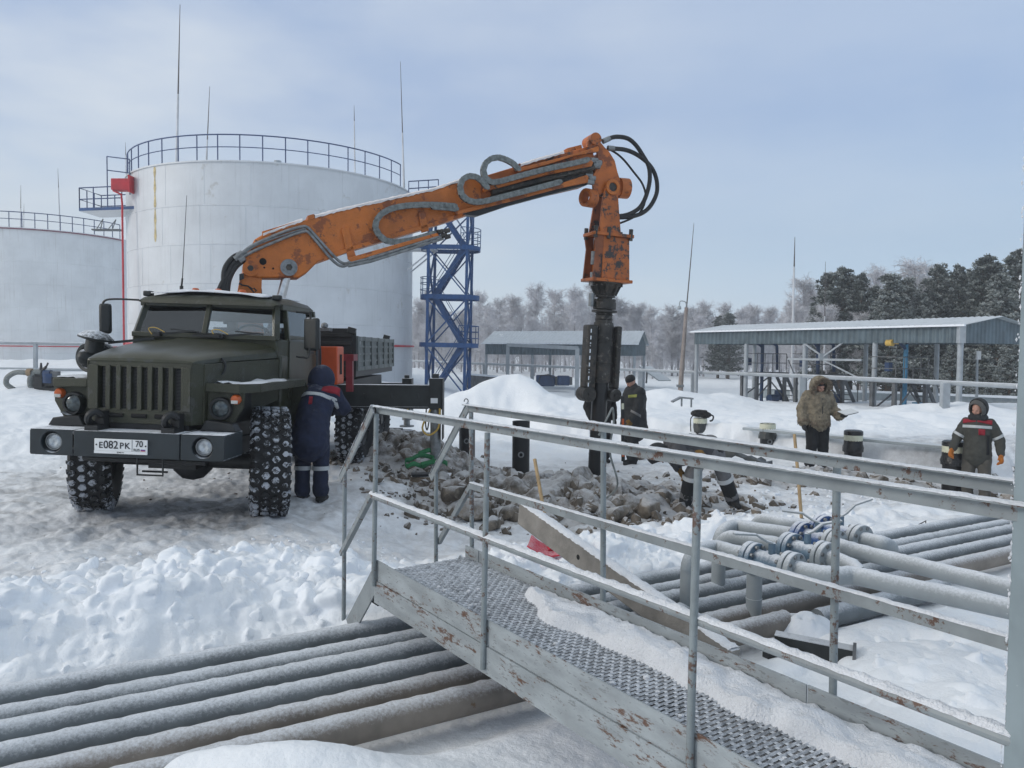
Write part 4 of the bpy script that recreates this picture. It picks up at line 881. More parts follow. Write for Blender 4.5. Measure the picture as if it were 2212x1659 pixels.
pane([(-.83, .535, 2.04), (-.03, .50, 2.04), (-.03, .645, 2.40), (-.78, .68, 2.40)], 'windscreen'); pane([(.03, .50, 2.04), (.83, .535, 2.04), (.78, .68, 2.40), (.03, .645, 2.40)], 'windscreen')
for s in (-1, 1): pane([(s * .905, .84, 2.06), (s * .905, 1.88, 2.06), (s * .86, 1.86, 2.40), (s * .86, .88, 2.40)], 'side_window')
pane([(-.18, 1.955, 2.12), (.76, 1.955, 2.12), (.76, 1.955, 2.36), (-.18, 1.955, 2.36)], 'rear_window')
dr = tb(MB().b2((.931, .80, 1.30), (.944, 1.90, 2.0)), 'door', M['green_cab'], bevel=.006)
tb(MB().bar((.955, 1.55, 1.86), (.955, 1.75, 1.86), .02, .03), 'door_handle', M['black'], dr)
tb(MB().tube(smooth_path([(.95, 1.93, 1.98), (1.0, 1.93, 1.92), (1.0, 1.93, 1.62), (.95, 1.93, 1.55)], 4), .012, 6), 'grab_handle', M['black'])
tb(MB().b2((-.87, .58, 1.82), (.87, .82, 2.03)), 'dashboard', M['black'], bevel=.03)
mb = MB(); mb.tube([V((.47 + .23 * math.cos(a), .84 - .04 * math.sin(a), 2.02 + .21 * math.sin(a) * .8)) for a in [2 * math.pi * k / 28 for k in range(28)]], .016, 8, closed=True); mb.bar((.25, .84, 2.02), (.69, .84, 2.02), .02, .03); mb.tube([(.47, .84, 2.02), (.47, .7, 1.9)], .03, 8)
tb(mb, 'steering_wheel', M['black'])
mb = MB(); mb.box((.47, 1.6, 1.85), (.5, .14, .5)); mb.box((-.45, 1.7, 1.85), (.8, .14, .55)); tb(mb, 'seats', M['rubber'], bevel=.04)
for x0_, x1_ in ((-.42, -.12), (.35, .66)):
    mb = MB(); mb.bar((x0_ - .12, .47, 2.04), (x1_, .50, 2.085), .018, .02); mb.bar((x1_ - .28, .485, 2.10), (x1_ + .06, .495, 2.075), .012, .016); mb.box((x0_ - .13, .46, 2.035), (.07, .06, .05)); tb(mb, 'wiper', M['black'])
    tb(MB().tube(smooth_path([(x0_ - .2, .46, 2.03), (x0_ - .24, .46, 2.10), (x0_ - .15, .46, 2.11), (x0_ - .05, .47, 2.06)], 4), .006, 5), 'washer_hose', M['yellow'])
tb(MB().prism([(-.1, .40, 2.035), (.22, .40, 2.03), (.2, .5, 2.06), (-.08, .5, 2.06)], (0, 0, .02)), 'cowl_vent', M['black'])
for x, y in ((-.5, 1.35), (-.2, 1.35), (.12, 1.35)): tb(MB().lathe([(.055, 0), (.055, .05), (.035, .085), (.001, .09)], (x, y, 2.57), n=14), 'marker_lamp', M['amber'])
for s in (-1, 1): tb(MB().box((s * .80, .72, 2.53), (.11, .09, .07)), 'corner_lamp', M['black_frost'], bevel=.02)
# roof snow
rs_ = []
for i in range(9):
    y = .62 + i * .15; rs_.append([V((x, y, 2.44 + (2.585 - 2.44) * (1 - .55 * (abs(x) / .88) ** 2.2) * (1 if .7 < y < 1.9 else .75) + .012 + .03 * (vn(np.array(x * 5 + 3.), np.array(y * 5.), 4) - .42))) for x in [-.72 + 1.44 * k / 18 for k in range(19)]])
tb(MB().grid(rs_), 'roof_snow', M['frostsnow'], solid=.01)
for s in (-1, 1):
    g_ = []
    for i in range(9):
        y = -.76 + i * .17; g_.append([V((s * lerp(.64 + .02 * i, (1.0 if i == 0 else 1.10), k / 6), y, 1.535 + .05 * (float(vn(np.array(k * .9 + s), np.array(i * .8), 8)) - .36))) for k in range(7)])
    tb(MB().grid(g_), 'fender_snow', M['frostsnow'])
# aerial, mirrors, air cleaner
p = TI @ at(392, 634, 10.15)
mb = MB(); mb.tube([p - V((0, 0, .1)), p + V((0, 0, .1))], .024, 8); mb.tube([p + V((0, 0, .1)), p + V((.01, 0, .2))], .012, 6); mb.tube([p + V((.01, 0, .2)), p + V((.05, 0, 1.28))], [.006, .003], 5); tb(mb, 'aerial', M['black'])
for (c, w_, h_, arm) in (((228, 688), .14, .37, [(300, 648), (250, 646), (226, 650), (221, 668), (220, 712)]), ((674, 722), .22, .40, [(640, 674), (665, 676), (671, 684), (668, 765), (655, 772), (640, 770)])):
    Y_ = 9.35
    tw(MB().tube(smooth_path([at(a, b, Y_ - .02) for a, b in arm], 4), .013, 6), 'mirror_arm', M['black'])
    q = at(*c, Y_); tw(MB().box(q, (w_, .07, h_), Matrix.Rotation(rad(18 if c[0] < 400 else -25), 3, 'Z')), 'side_mirror', M['black_frost'], bevel=.035)
q = TI @ at(190, 772, 9.0); tb(MB().lathe([(.175, -.25), (.175, .0), (.165, .015), (.13, .01), (.125, -.02), (.105, -.01), (.095, .06), (.06, .11), (.001, .13)], q, (-.25, -1, 0), n=32), 'air_filter', M['black_frost'], smooth=40)
q2 = TI @ at(206, 736, 9.0)
mb = MB(); mb.lathe([(.10, -.14), (.10, .0), (.19, .02), (.195, .04), (.12, .1), (.001, .125)], q2, (0.18, 0, 1), n=28); mb.bar(q2 + V((.1, .1, -.02)), q2 + V((.6, .2, .05)), .03, .03); tb(mb, 'air_intake', M['black_frost'], smooth=40)
# behind the cab: dark cabinet, red-orange cabinet, cargo body
tw(MB().b2((-3.4, 10.75, 1.45), (-2.72, 10.95, 2.50)), 'fuel_cabinet', mat('blue_black_cabinet', (.03, .04, .045), .5), bevel=.02)
cb = tw(MB().b2((-3.35, 11.0, 1.74), (-2.50, 11.42, 2.285)), 'crane_cabinet', M['cabinet'], bevel=.015)
tw(MB().b2((-2.497, 11.15, 1.88), (-2.492, 11.27, 2.17)), 'cabinet_grip', M['dark_void'], cb)
cg = MB(); ax0 = -3.62
X0, X1, Y0, Y1, ZB, ZT = -4.78, -2.52, 12.35, 16.1, 1.80, 2.45
cg.b2((X0, Y0, ZB), (X1, Y1, ZB + .09))
tw(cg, 'cargo_floor', M['black'])
for xs in (X1, X0):
    side = MB(); side.b2((xs - .02, Y0, ZB + .10), (xs + .02, Y1, ZT))
    sg = 1 if xs == X1 else -1
    for yk in (Y0 + .03, Y0 + .62, Y0 + 1.25, Y0 + 1.88, Y0 + 1.98, Y0 + 2.55, Y0 + 3.15, Y1 - .03): side.b2((xs, yk - .035, ZB + .1), (xs + sg * .05, yk + .035, ZT + .01))
    for zz in (ZB + .13, ZT - .03): side.b2((xs, Y0, zz - .035), (xs + sg * .042, Y1, zz + .035))
    for zz in (ZB + .25, ZB + .37, ZB + .49): side.b2((xs, Y0 + .05, zz - .02), (xs + sg * .036, Y1 - .05, zz + .02))
    tw(side, 'cargo_side', M['cargo'], bevel=.006)
hb = MB(); hb.b2((X0, Y0 - .04, ZB), (X1 + .02, Y0, ZT + .13))
for k in range(5): hb.b2((X0 + .05, Y0 - .075, ZB + .12 + .13 * k), (X1 - .05, Y0 - .04, ZB + .18 + .13 * k))
tw(hb, 'headboard', M['black'], bevel=.006)
tw(MB().b2((X0, Y1, ZB), (X1, Y1 + .04, ZT)), 'tailgate', M['cargo'])
for (u, v, Y_) in ((760, 714, 12.3), (835, 729, 15.9)): q = at(u, v, Y_); tw(MB().box(q, (.13, .08, .10), Matrix.Rotation(rad(15), 3, 'Y')), 'work_lamp', M['black_frost'], bevel=.01); tw(MB().bar(q, q - V((0, 0, .16)), .02, .02, (0, 1, 0)), 'lamp_bracket', M['black'])
q = at(701, 709, 12); mb = MB(); mb.box(q - V((0, 0, .02)), (.2, .2, .05)); mb.ell(q + V((0, 0, .04)), (.06, .06, .05), 10); tw(mb, 'winch_fitting', M['steel'])
mb = MB(); mb.bar((-2.48, 11.75, 1.6), (-2.48, 11.75, 2.14), .1, .1, (0, 1, 0)); mb.box((-2.5, 11.85, 2.12), (.18, .3, .1)); tw(mb, 'red_bracket', mat('dark_red_paint', (.20, .02, .03), .5))
tw(MB().b2((-4.4, 11.0, 1.25), (-2.75, 16.2, 1.72)), 'subframe', M['black'])
# outriggers
def outrigger(xl, xr, Y, zb0, zb1, ztop, zfoot, cyl0, name='outrigger'):
    mb = MB(); mb.b2((xl, Y - .12, zb0), (xr - .12, Y + .12, zb1)); mb.b2((xl, Y - .15, zb0 - .012), (xr - .13, Y - .115, zb0 + .02))
    for k in range(5): mb.b2((lerp(xl, xr, .1 + .19 * k), Y - .127, lerp(zb0, zb1, .42)), (lerp(xl, xr, .1 + .19 * k) + .03, Y - .118, lerp(zb0, zb1, .62)))
    o = tw(mb, 'outrigger_beam', M['black_frost'], bevel=.01)
    mb = MB(); mb.b2((xr - .12, Y - .13, zb0 - .02), (xr + .08, Y + .13, ztop)); mb.b2((xr + .08, Y - .15, zb0 - .5), (xr + .095, Y + .15, ztop)); mb.box((xr - .03, Y, ztop + .03), (.1, .1, .08))
    l = tw(mb, 'outrigger_leg', M['black_frost'], bevel=.01)
    mb = MB(); mb.cyl((xr - .03, Y, zb0), (xr - .03, Y, cyl0), .085, n=16); mb.cyl((xr - .03, Y, cyl0 + .05), (xr - .03, Y, cyl0 - .05), .105, n=16); mb.cyl((xr - .03, Y, cyl0), (xr - .03, Y, zfoot), .07, n=16); mb.cyl((xr - .03, Y, zfoot + .03), (xr - .03, Y, zfoot), .16, n=16)
    tw(mb, 'outrigger_cylinder', M['steel'])
    tw(MB().tube(smooth_path([(xr - .1, Y - .16, zb0 - .02), (xr - .22, Y - .17, zb0 - .3), (xr - .12, Y - .17, zb0 - .42), (xr + .03, Y - .16, zb0 - .3), (xr + .05, Y - .16, zb0)], 6), .015, 8), 'hydraulic_hose', M['yellow'])
    tw(MB().tube(smooth_path([(xr - .16, Y - .16, zb0), (xr - .17, Y - .17, zb0 - .25), (xr - .14, Y - .17, zb0 - .33), (xr - .1, Y - .16, zb0 - .05)], 5), .012, 6), 'hydraulic_hose', M['hose'])
    tw(MB().box((xr - .04, Y - .14, zb0 + .12), (.11, .01, .08)), 'notice_plate', M['plate'])
outrigger(-3.4, -1.18, 12.2, 1.33, 1.69, 1.80, .22, .45)
outrigger(-3.6, -2.28, 16.9, 1.28, 1.52, 1.62, .55, .75)
# crane
CP = V((-3.75, 11.2, 0)); HP = V((1.43, 13.07, 0)); PD = (HP - CP).normalized(); PN = V((PD.y, -PD.x, 0))
def bp(u, v, off=0):
    d = ray(u, v); o = CP + PN * off; t = (o - EYEV).dot(PN) / d.dot(PN); return EYEV + d * t
def slab(mb, uv, off, thick): mb.prism([bp(u, v, off) - PN * thick / 2 for u, v in uv], PN * thick); return mb
z4 = lambda L: [(.4216 * x, 219.4 + .4216 * y) for x, y in L]
z3 = lambda L: [(932.6 + .397 * x, 219.4 + .397 * y) for x, y in L]
zt_ = lambda L: [(1206.9 + .16534 * x, 274.3 + .16534 * y) for x, y in L]
mb = MB(); base = V((CP.x, CP.y, 0)); mb.cyl(base + V((0, 0, 1.3)), base + V((0, 0, 1.85)), .42, n=28); tw(mb, 'slewing_ring', M['orange'], smooth=40)
mb = MB(); slab(mb, [(520, 590), (566, 596), (564, 660), (575, 760), (508, 760), (511, 640)], .17, .09); slab(mb, [(520, 590), (566, 596), (564, 660), (575, 760), (508, 760), (511, 640)], -.08, .09); slab(mb, [(514, 640), (540, 650), (545, 760), (510, 760)], .08, .16)
tw(mb, 'crane_column', M['orange'], smooth=30, bevel=.008)
mb = MB(); slab(mb, [(523, 583), (530, 553), (550, 517), (567, 507), (590, 498), (664, 473), (771, 446), (932, 411), (1038, 377), (1043, 452), (1000, 467), (932, 489), (760, 540), (686, 566), (664, 588), (645, 600), (560, 600), (528, 594)], .20, .40)
bm_ = tw(mb, 'main_boom', M['orange'], smooth=30, bevel=.02)
mb = MB(); slab(mb, [(700, 555), (760, 532), (932, 481), (1000, 459), (1000, 468), (932, 490), (760, 541), (700, 564)], .235, .03); slab(mb, [(566, 500), (650, 475), (650, 484), (566, 512)], .206, .006); slab(mb, [(664, 466), (678, 462), (680, 472), (666, 476)], .21, .42)
tw(mb, 'boom_flange', M['orange'], smooth=30, bevel=.005)
for bk in ([(738, 495), (753, 491), (765, 540), (770, 556), (752, 560), (746, 535)], [(904, 459), (918, 455), (927, 499), (911, 503)]): tw(slab(MB(), bk, .235, .03), 'boom_bracket', M['orange'], smooth=30, bevel=.005)
for cp_ in ([(568, 505), (590, 497), (662, 472)], [(680, 467), (771, 444.5), (932, 409.5), (1010, 384)], [(1123, 356), (1225, 326)]):
    ptsc = [bp(u, v, .175) for u, v in cp_]; rs__ = np.random.RandomState(6); rows = []
    for i in range(len(ptsc) - 1):
        for k in range(int((ptsc[i + 1] - ptsc[i]).length / .04)):
            p_ = lerp(ptsc[i], ptsc[i + 1], k * .04 / (ptsc[i + 1] - ptsc[i]).length); h_ = .015 + .015 * rs__.rand(); rows.append([p_ + PN * (.03 + .008 * rs__.rand()) - V((0, 0, .02 + .02 * rs__.rand())), p_ + PN * .036 + V((0, 0, .0)), p_ + V((0, 0, h_)), p_ - PN * .18 + V((0, 0, h_ * 1.2)), p_ - PN * .36])
    tw(MB().grid(rows), 'snow_crust', mat('pinkish_frost', (.74, .70, .69), .9, var=.1, vs=10, bump=.6, bs=60), smooth=60)
for (u, v, r1) in ((541, 580, .11), (624, 578, .12)):
    c = bp(u, v, .2); mb = MB(); mb.cyl(c, c + PN * .03, r1, n=24); mb.cyl(c + PN * .03, c + PN * .05, r1 * .7, n=24); tw(mb, 'pivot_pin', M['steel'] if u > 600 else M['orange'], smooth=40)
    mb = MB(); mb.cyl(c + PN * .05, c + PN * .07, r1 * .4, n=6); tw(mb, 'pin_nut', M['drill'])
for (u, v, s_) in ((568, 565, .05), (571, 578, .014), (590, 580, .014), (520, 600, .012)): c = bp(u, v, .2); tw(MB().cyl(c, c + PN * .006, s_, n=14), 'bolt_hole', M['dark_void'])
tw(slab(MB(), [(517, 592), (527, 590), (527, 602), (517, 606)], .26, .05), 'sensor_box', M['black'])
tw(MB().tube([bp(u, v, .25) for u, v in ((516, 612), (524, 616), (536, 618), (546, 625), (538, 620), (549, 632), (554, 628), (548, 622))], .012, 6), 'cable_tangle', M['hose'])
for k, off in enumerate((.10, -.10)):
    a, b = bp(622, 585, off), bp(578 + 8 * k, 740, off); mb = MB(); mb.cyl(a, lerp(a, b, .9), .06, n=18); tw(mb, 'lift_cylinder', M['chrome'])
# extension sections and their tracks
mb = MB(); slab(mb, [(1020, 388), (1123, 357), (1264, 318), (1282, 330), (1290, 372), (1262, 402), (1043, 452)], .13, .26); tw(mb, 'boom_extension', M['orange_worn'], smooth=30, bevel=.01)
mb = MB(); slab(mb, [(1060, 422), (1280, 360), (1283, 378), (1060, 438)], .20, .06); tw(mb, 'extension_rail', M['drill'], bevel=.01)
mb = MB()
tw(MB().tube([bp(1062, 416, .24), bp(1283, 361, .24)], .05, 10), 'extension_cylinder', M['drill'])
tr1 = z3([(445, 368), (640, 320), (800, 278), (905, 242), (911, 252), (908, 272), (780, 295), (640, 340), (470, 385)])
tr2 = z3([(280, 472), (640, 375), (800, 335), (868, 318), (880, 330), (870, 352), (640, 395), (290, 490)])
tr3 = z3([(120, 600), (420, 520), (700, 445), (845, 398), (855, 412), (850, 440), (700, 470), (420, 545), (140, 615)])
for tr, off in ((tr1, .22), (tr2, .30), (tr3, .30)): tw(slab(MB(), tr, off, .07), 'track', M['orange'], smooth=30, bevel=.006)
for tr, off in ((tr1, .26), (tr2, .34), (tr3, .34)):
    pass
mb = MB(); slab(mb, z3([(130, 610), (420, 545), (700, 472), (850, 440), (850, 452), (700, 490), (420, 565), (250, 622)]), .22, .16); tw(mb, 'track_underside', M['black'], bevel=.005)
mb = MB(); slab(mb, z4([(1780, 802), (2240, 672), (2250, 686), (1800, 822)]), .36, .06); tw(mb, 'track', M['orange'], bevel=.006)
for dv_, r_ in ((10, .022), (17, .022)): tw(MB().tube([bp(752, 566 + dv_ - 8, .34), bp(800, 556 + dv_ - 8, .34), bp(958, 502 + dv_ - 4, .34)], r_, 8), 'hydraulic_pipe', M['steel'])
for u, v in ((952, 500), (960, 508), (966, 498), (967, 511)): tw(MB().cyl(bp(u - 6, v + 2, .36), bp(u + 5, v - 1, .36), .035, n=8), 'hose_coupling', M['drill'])
def chain(path, off, r=.049, step=.115):
    P = smooth_path([bp(u, v, off) for u, v in path], 12); d = MB(); b_ = MB(); h_ = d; acc = step; last = None
    b_.grid([[p - PN * .05 for p in P], [p + PN * .02 for p in P]])
    for i in range(len(P)):
        if i: acc += (P[i] - P[i - 1]).length
        if acc >= step:
            acc = 0; h_.cyl(P[i] + PN * .04, P[i] + PN * .052, r * .72, n=16); h_.cyl(P[i] + PN * .052, P[i] + PN * .058, r * .3, n=10)
            if last is not None:
                dd = (P[i] - last); d.bar(last + dd * .04 + PN * .02, P[i] - dd * .04 + PN * .02, .05, r * 1.75, PN.cross(dd.normalized()))
            last = P[i]
    c = tw(b_, 'energy_chain', M['black'], solid=.06); tw(d, 'chain_links', M['chain'], c, smooth=30)
chain(z4([(2330, 538), (2212, 530), (2080, 535), (1990, 555), (1940, 590), (1920, 640), (1945, 690), (1990, 718), (2080, 716), (2180, 690), (2250, 665)]) , .30)
chain([(985, 452), (965, 449), (932, 447)], .30)
chain(z3([(300, 470), (262, 425), (215, 405), (170, 420), (152, 465), (165, 515), (210, 545), (280, 545), (420, 510), (560, 475), (710, 435)]), .36)
chain(z3([(470, 370), (435, 335), (360, 305), (300, 325), (278, 375), (295, 425), (340, 442), (480, 405), (640, 365), (780, 335), (845, 318)]), .36)
for path, r_ in (([(524, 546), (548, 529), (610, 502), (650, 490), (664, 491), (676, 503), (724, 556), (742, 569), (756, 567)], .022), ([(523, 556), (551, 541), (612, 515), (645, 503), (662, 500), (674, 510), (716, 560), (738, 575), (753, 571)], .022), ([(524, 551), (560, 527), (650, 496), (660, 497)], .012)):
    tw(MB().tube(smooth_path([bp(u, v, .25) for u, v in path], 5), r_, 8), 'hydraulic_pipe', M['steel'])
for path in ([(524, 547), (505, 555), (488, 575), (483, 600), (486, 640), (490, 700)], [(526, 556), (508, 566), (494, 588), (487, 612), (480, 650)], [(528, 562), (512, 574), (499, 594), (492, 622), (488, 700)], [(497, 590), (484, 605), (474, 625), (466, 650)]):
    tw(MB().tube(smooth_path([bp(u, v, .22) for u, v in path], 6), .036, 8), 'hydraulic_hose', M['hose'])
for (u, v) in ((518, 550), (512, 556), (522, 560)): tw(MB().cyl(bp(u - 5, v + 4, .24), bp(u + 6, v - 4, .24), .045, n=8), 'hose_coupling', M['steel'])
tw(MB().tube(smooth_path([bp(u, v, .1) for u, v in ((553, 640), (556, 622), (563, 622), (565, 650))], 4), .014, 6), 'hydraulic_pipe', M['hose'])
for (x, y) in ((760, 262), (800, 252)): tw(slab(MB(), z3([(x - 25, y - 8), (x + 15, y - 18), (x + 20, y + 6), (x - 15, y + 14)]), .1, .16), 'boom_pad', M['orange'], bevel=.005)
# boom head
hb_ = zt_([(365, 260), (375, 190), (430, 118), (505, 122), (545, 195), (600, 262), (660, 320), (735, 440), (770, 590), (815, 720), (850, 740), (866, 800), (850, 870), (790, 893), (560, 862), (560, 880), (480, 876), (450, 800), (445, 640), (520, 500), (505, 330)])
tw(slab(MB(), hb_, .20, .05), 'boom_head', M['orange_worn'], smooth=30, bevel=.008)
tw(slab(MB(), hb_, -.15, .05), 'boom_head', M['orange_worn'], smooth=30, bevel=.008)
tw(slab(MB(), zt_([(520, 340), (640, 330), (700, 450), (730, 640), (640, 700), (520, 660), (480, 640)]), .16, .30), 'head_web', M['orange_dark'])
c = bp(*zt_([(475, 160)])[0], .2); tw(MB().cyl(c - PN * .3, c + PN * .04, .10, n=18), 'head_boss', M['orange_worn'], smooth=40)
c = bp(*zt_([(400, 930)])[0], .18); mb = MB(); mb.lathe([(.10, -.08), (.15, -.08), (.15, .1), (.10, .1), (.10, -.08)], c, PD * -1 + PN * .35, n=20); tw(mb, 'link_eye', M['orange_worn'], smooth=40)
c = bp(*zt_([(815, 800)])[0], .1); tw(MB().cyl(c - PD * .05, c + PD * .12, .17, n=20), 'link_eye', M['orange_worn'], smooth=40)
for (x, y, d_) in ((460, 440, .05), (510, 470, .05), (490, 510, .05), (390, 640, .04), (430, 670, .045), (410, 720, .045)): c = bp(*zt_([(x, y)])[0], .24); tw(MB().cyl(c - PD * .06, c + PD * .06, d_, n=8), 'hose_coupling', M['steel'])
for path, r_ in (([(590, 180), (660, 150), (760, 128), (900, 150), (1010, 240), (1110, 390), (1170, 500), (1190, 620), (1180, 760), (1130, 930), (1060, 1050), (960, 1120), (860, 1155), (780, 1165)], .037), ([(640, 275), (720, 283), (850, 295), (960, 330), (1080, 400), (1180, 490), (1250, 600), (1285, 740), (1275, 880), (1200, 1030), (1100, 1120), (980, 1165), (860, 1180), (780, 1182)], .037), ([(660, 290), (760, 350), (860, 440), (980, 590), (1080, 720), (1125, 830), (1135, 920), (1110, 1030), (1050, 1130), (960, 1190), (860, 1235), (790, 1260)], .018)):
    tw(MB().tube(smooth_path([bp(u, v, .12) for u, v in zt_(path)], 4), r_, 10), 'hydraulic_hose', M['hose'])
for a, b in (((575, 190), (665, 150)), ((640, 276), (722, 283))): tw(MB().cyl(bp(*zt_([a])[0], .12), bp(*zt_([b])[0], .12), .045, n=10), 'hose_coupling', M['steel'])
# ---------------------------------------------------------------- pile driving head hanging from the boom, and its pile
PX, PY = 1.43, 13.07
HD = thing('pile_driving_head', 'orange forked drive head with dark clamp hanging from the boom tip over the tall pile', 'drive head', (PX, PY, 2.0)); ho = HD.location.copy()
def hbuild(mb, *a, **k): mb.v = [tuple(V(p) - ho) for p in mb.v]; return mb.build(*a, HD, **k)
frk = [(605, 790), (640, 720), (700, 700), (752, 725), (772, 790), (790, 1080), (815, 1395), (540, 1395), (545, 1250), (570, 1000)]
hbuild(slab(MB(), zt_(frk), .27, .045), 'fork_plate', M['orange_worn'], smooth=30, bevel=.008)
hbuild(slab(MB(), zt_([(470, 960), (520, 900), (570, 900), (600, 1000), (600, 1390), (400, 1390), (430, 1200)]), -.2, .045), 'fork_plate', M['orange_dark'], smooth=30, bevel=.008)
hbuild(slab(MB(), zt_([(545, 1250), (570, 1000), (575, 1010), (560, 1200), (530, 1300), (480, 1350), (400, 1395), (545, 1395)]), .25, .02), 'fork_gusset', M['orange'], smooth=30)
c = bp(*zt_([(700, 788)])[0], .27); mb = MB(); mb.lathe([(.075, .0), (.075, .035), (.125, .035), (.13, 0)], c, PN, n=24); hbuild(mb, 'fork_eye', M['orange'], smooth=40); hbuild(MB().cyl(c - PN * .45, c + PN * .012, .075, n=20), 'fork_pin', M['drill'])
TLT = Matrix.Translation((PX, PY, 0)) @ Matrix.Rotation(rad(2.4), 4, 'Y') @ Matrix.Translation((-PX, -PY, 0))
def hax(mb, *a, **k): mb.v = [tuple(TLT @ V(p) - ho) for p in mb.v]; return mb.build(*a, HD, **k)
def hz(v): return bp(1300, v, 0).z
def zrow(y): return bp(*z3([(900, y)])[0], 0).z
fr = V((PD.x, PD.y, 0)); 
def obox(mb, x0, x1, d0, d1, za, zb):   # box in the head's own frame: along boom, toward camera, height
    pts = [V((PX, PY, 0)) + fr * x + PN * d for x, d in ((x0, d0), (x1, d0), (x1, d1), (x0, d1))]
    mb.prism([V((p.x, p.y, (za + zb) / 2)) for p in pts], (0, 0, abs(zb - za))); return mb
zA, zB, zC, zD, zE, zF = (zrow(y) for y in (722, 740, 968, 985, 1060, 1092))
mb = MB(); obox(mb, -.38, .36, -.20, .24, zB, zA); 
hax(mb, 'flange_plate', M['orange_worn'], bevel=.008)
for x in (-.34, -.1, .31):
    for d in (.21, -.16): q = V((PX, PY, zA)) + fr * x + PN * d; hax(MB().cyl(q - V((0, 0, .1)), q + V((0, 0, .09)), .035, n=8), 'flange_bolt', M['drill'])
def frust(x0, x1, X0, X1, za, zb, d0, d1):
    a = [V((PX, PY, za)) + fr * x + PN * d for x, d in ((x0, -d0), (x1, -d0), (x1, d0), (x0, d0))]; b = [V((PX, PY, zb)) + fr * x + PN * d for x, d in ((X0, -d1), (X1, -d1), (X1, d1), (X0, d1))]
    return MB().loft([b, a])
hax(frust(-.18, .30, -.19, .33, zB, zC, .19, .22), 'gearbox_housing', M['orange_worn'], smooth=30, bevel=.012)
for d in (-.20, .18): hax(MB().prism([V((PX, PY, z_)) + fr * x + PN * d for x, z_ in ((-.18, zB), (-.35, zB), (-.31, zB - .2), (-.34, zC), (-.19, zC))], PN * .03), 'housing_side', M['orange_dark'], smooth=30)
for dz in (.25, .6, .95): q = V((PX, PY, zB - dz)) - fr * .25; hax(MB().cyl(q, q - V((0, 0, .22)), .05, n=12), 'hydraulic_motor', M['steel'])
mb = MB(); obox(mb, -.37, .37, -.22, .26, zC, zD); hax(mb, 'lower_flange', M['orange_worn'], bevel=.008)
for k in range(10):
    a = 2 * math.pi * k / 10; q = V((PX + .26 * math.cos(a), PY + .21 * math.sin(a), zD)); hax(MB().cyl(q, q - V((0, 0, .06)), .03, n=6), 'flange_bolt', M['drill'])
ax_ = V((PX, PY, 0)); Z = lambda y: zrow(y)
mb = MB(); mb.lathe([(.25, Z(985)), (.25, Z(992)), (.225, Z(1000)), (.15, Z(1052)), (.17, Z(1056)), (.17, Z(1064)), (.125, Z(1066)), (.125, Z(1082))], ax_, n=32)
for k in range(8): a = 2 * math.pi * k / 8; e = V((math.cos(a), math.sin(a), 0)); mb.bar(ax_ + e * .245 + V((0, 0, Z(996))), ax_ + e * .165 + V((0, 0, Z(1052))), .04, .05, e)
hax(mb, 'drive_cone', M['drill'], smooth=35)
mb = MB(); mb.lathe([(.12, Z(1075)), (.17, Z(1078)), (.17, Z(1090)), (.195, Z(1092)), (.195, Z(1128)), (.135, Z(1130)), (.135, Z(1133)), (.215, Z(1135)), (.215, Z(1146)), (.14, Z(1150)), (.145, Z(1200)), (.165, Z(1203)), (.17, Z(1215)), (.175, Z(1222)), (.175, Z(1528)), (.12, Z(1530))], ax_, n=36)
for k in range(10): a = 2 * math.pi * k / 10; q = ax_ + V((.165 * math.cos(a), .165 * math.sin(a), 0)); mb.cyl(q + V((0, 0, Z(1074))), q + V((0, 0, Z(1092))), .02, n=6)
for zz in (1300, 1420): mb.lathe([(.17, Z(zz - 6)), (.186, Z(zz - 4)), (.186, Z(zz + 4)), (.17, Z(zz + 6))], ax_, n=36)
for zz in (1160, 1185): mb.lathe([(.14, Z(zz - 3)), (.158, Z(zz)), (.14, Z(zz + 3))], ax_, n=32)
hax(mb, 'pile_clamp', M['drill'], smooth=35)
for s, (xa, xb), nm in ((-1, (-.34, -.165), 0), (1, (.19, .285), 1)):
    mb = MB(); obox(mb, xa, xb, -.10, .16, Z(1560), Z(1218))
    if s < 0:
        pass
    hax(mb, 'clamp_arm', M['drill'], bevel=.03)
    if s < 0:
        mb = MB()
        for k in range(9): obox(mb, xa + .03, xa + .048, .158, .164, Z(1262 + 36 * k), Z(1242 + 36 * k))
        hax(mb, 'arm_slots', M['snow'])
    mb = MB(); obox(mb, xa + .02, xb - .02, .15, .185, Z(1330), Z(1322)); obox(mb, xa + .02, xb - .02, .15, .185, Z(1470), Z(1462)); hax(mb, 'arm_ribs', M['drill'])
    q = V((PX, PY, Z(1592))) + fr * (-.27 if s < 0 else .22); hax(MB().cyl(q - PN * .12, q + PN * .17, .125 if s < 0 else .11, n=22), 'clamp_roller', M['drill'], smooth=40); hax(MB().cyl(q + PN * .17, q + PN * .19, .03, n=10), 'roller_pin', M['drill'])
def pile(label, x, y, r, ztop, zbot, holes=(), group='black steel piles'):
    root = thing('steel_pile', label, 'pile', (x, y, zbot), group=group)
    MB().lathe([(r * .9, ztop - zbot - .25), (r * .9, ztop - zbot), (r, ztop - zbot), (r, -.4)], (0, 0, 0), n=32).build('pile_tube', M['pile'], root, smooth=40)
    for hz_ in holes: MB().lathe([(.03, .004), (.055, .004), (.055, -.02), (.03, -.02)], (0, -r, hz_ - zbot), (0, -1, 0), n=16).build('hole_rim', M['steel'], root); MB().disc((0, -r + .012, hz_ - zbot), (0, -r - .002, hz_ - zbot), .035, 16).build('bolt_hole', M['dark_void'], root)
    return root
pile('tallest black pile, held in the drive head above the rubble', PX, PY, .132, 1.9, -.05).rotation_euler = (0, rad(2.4), 0)
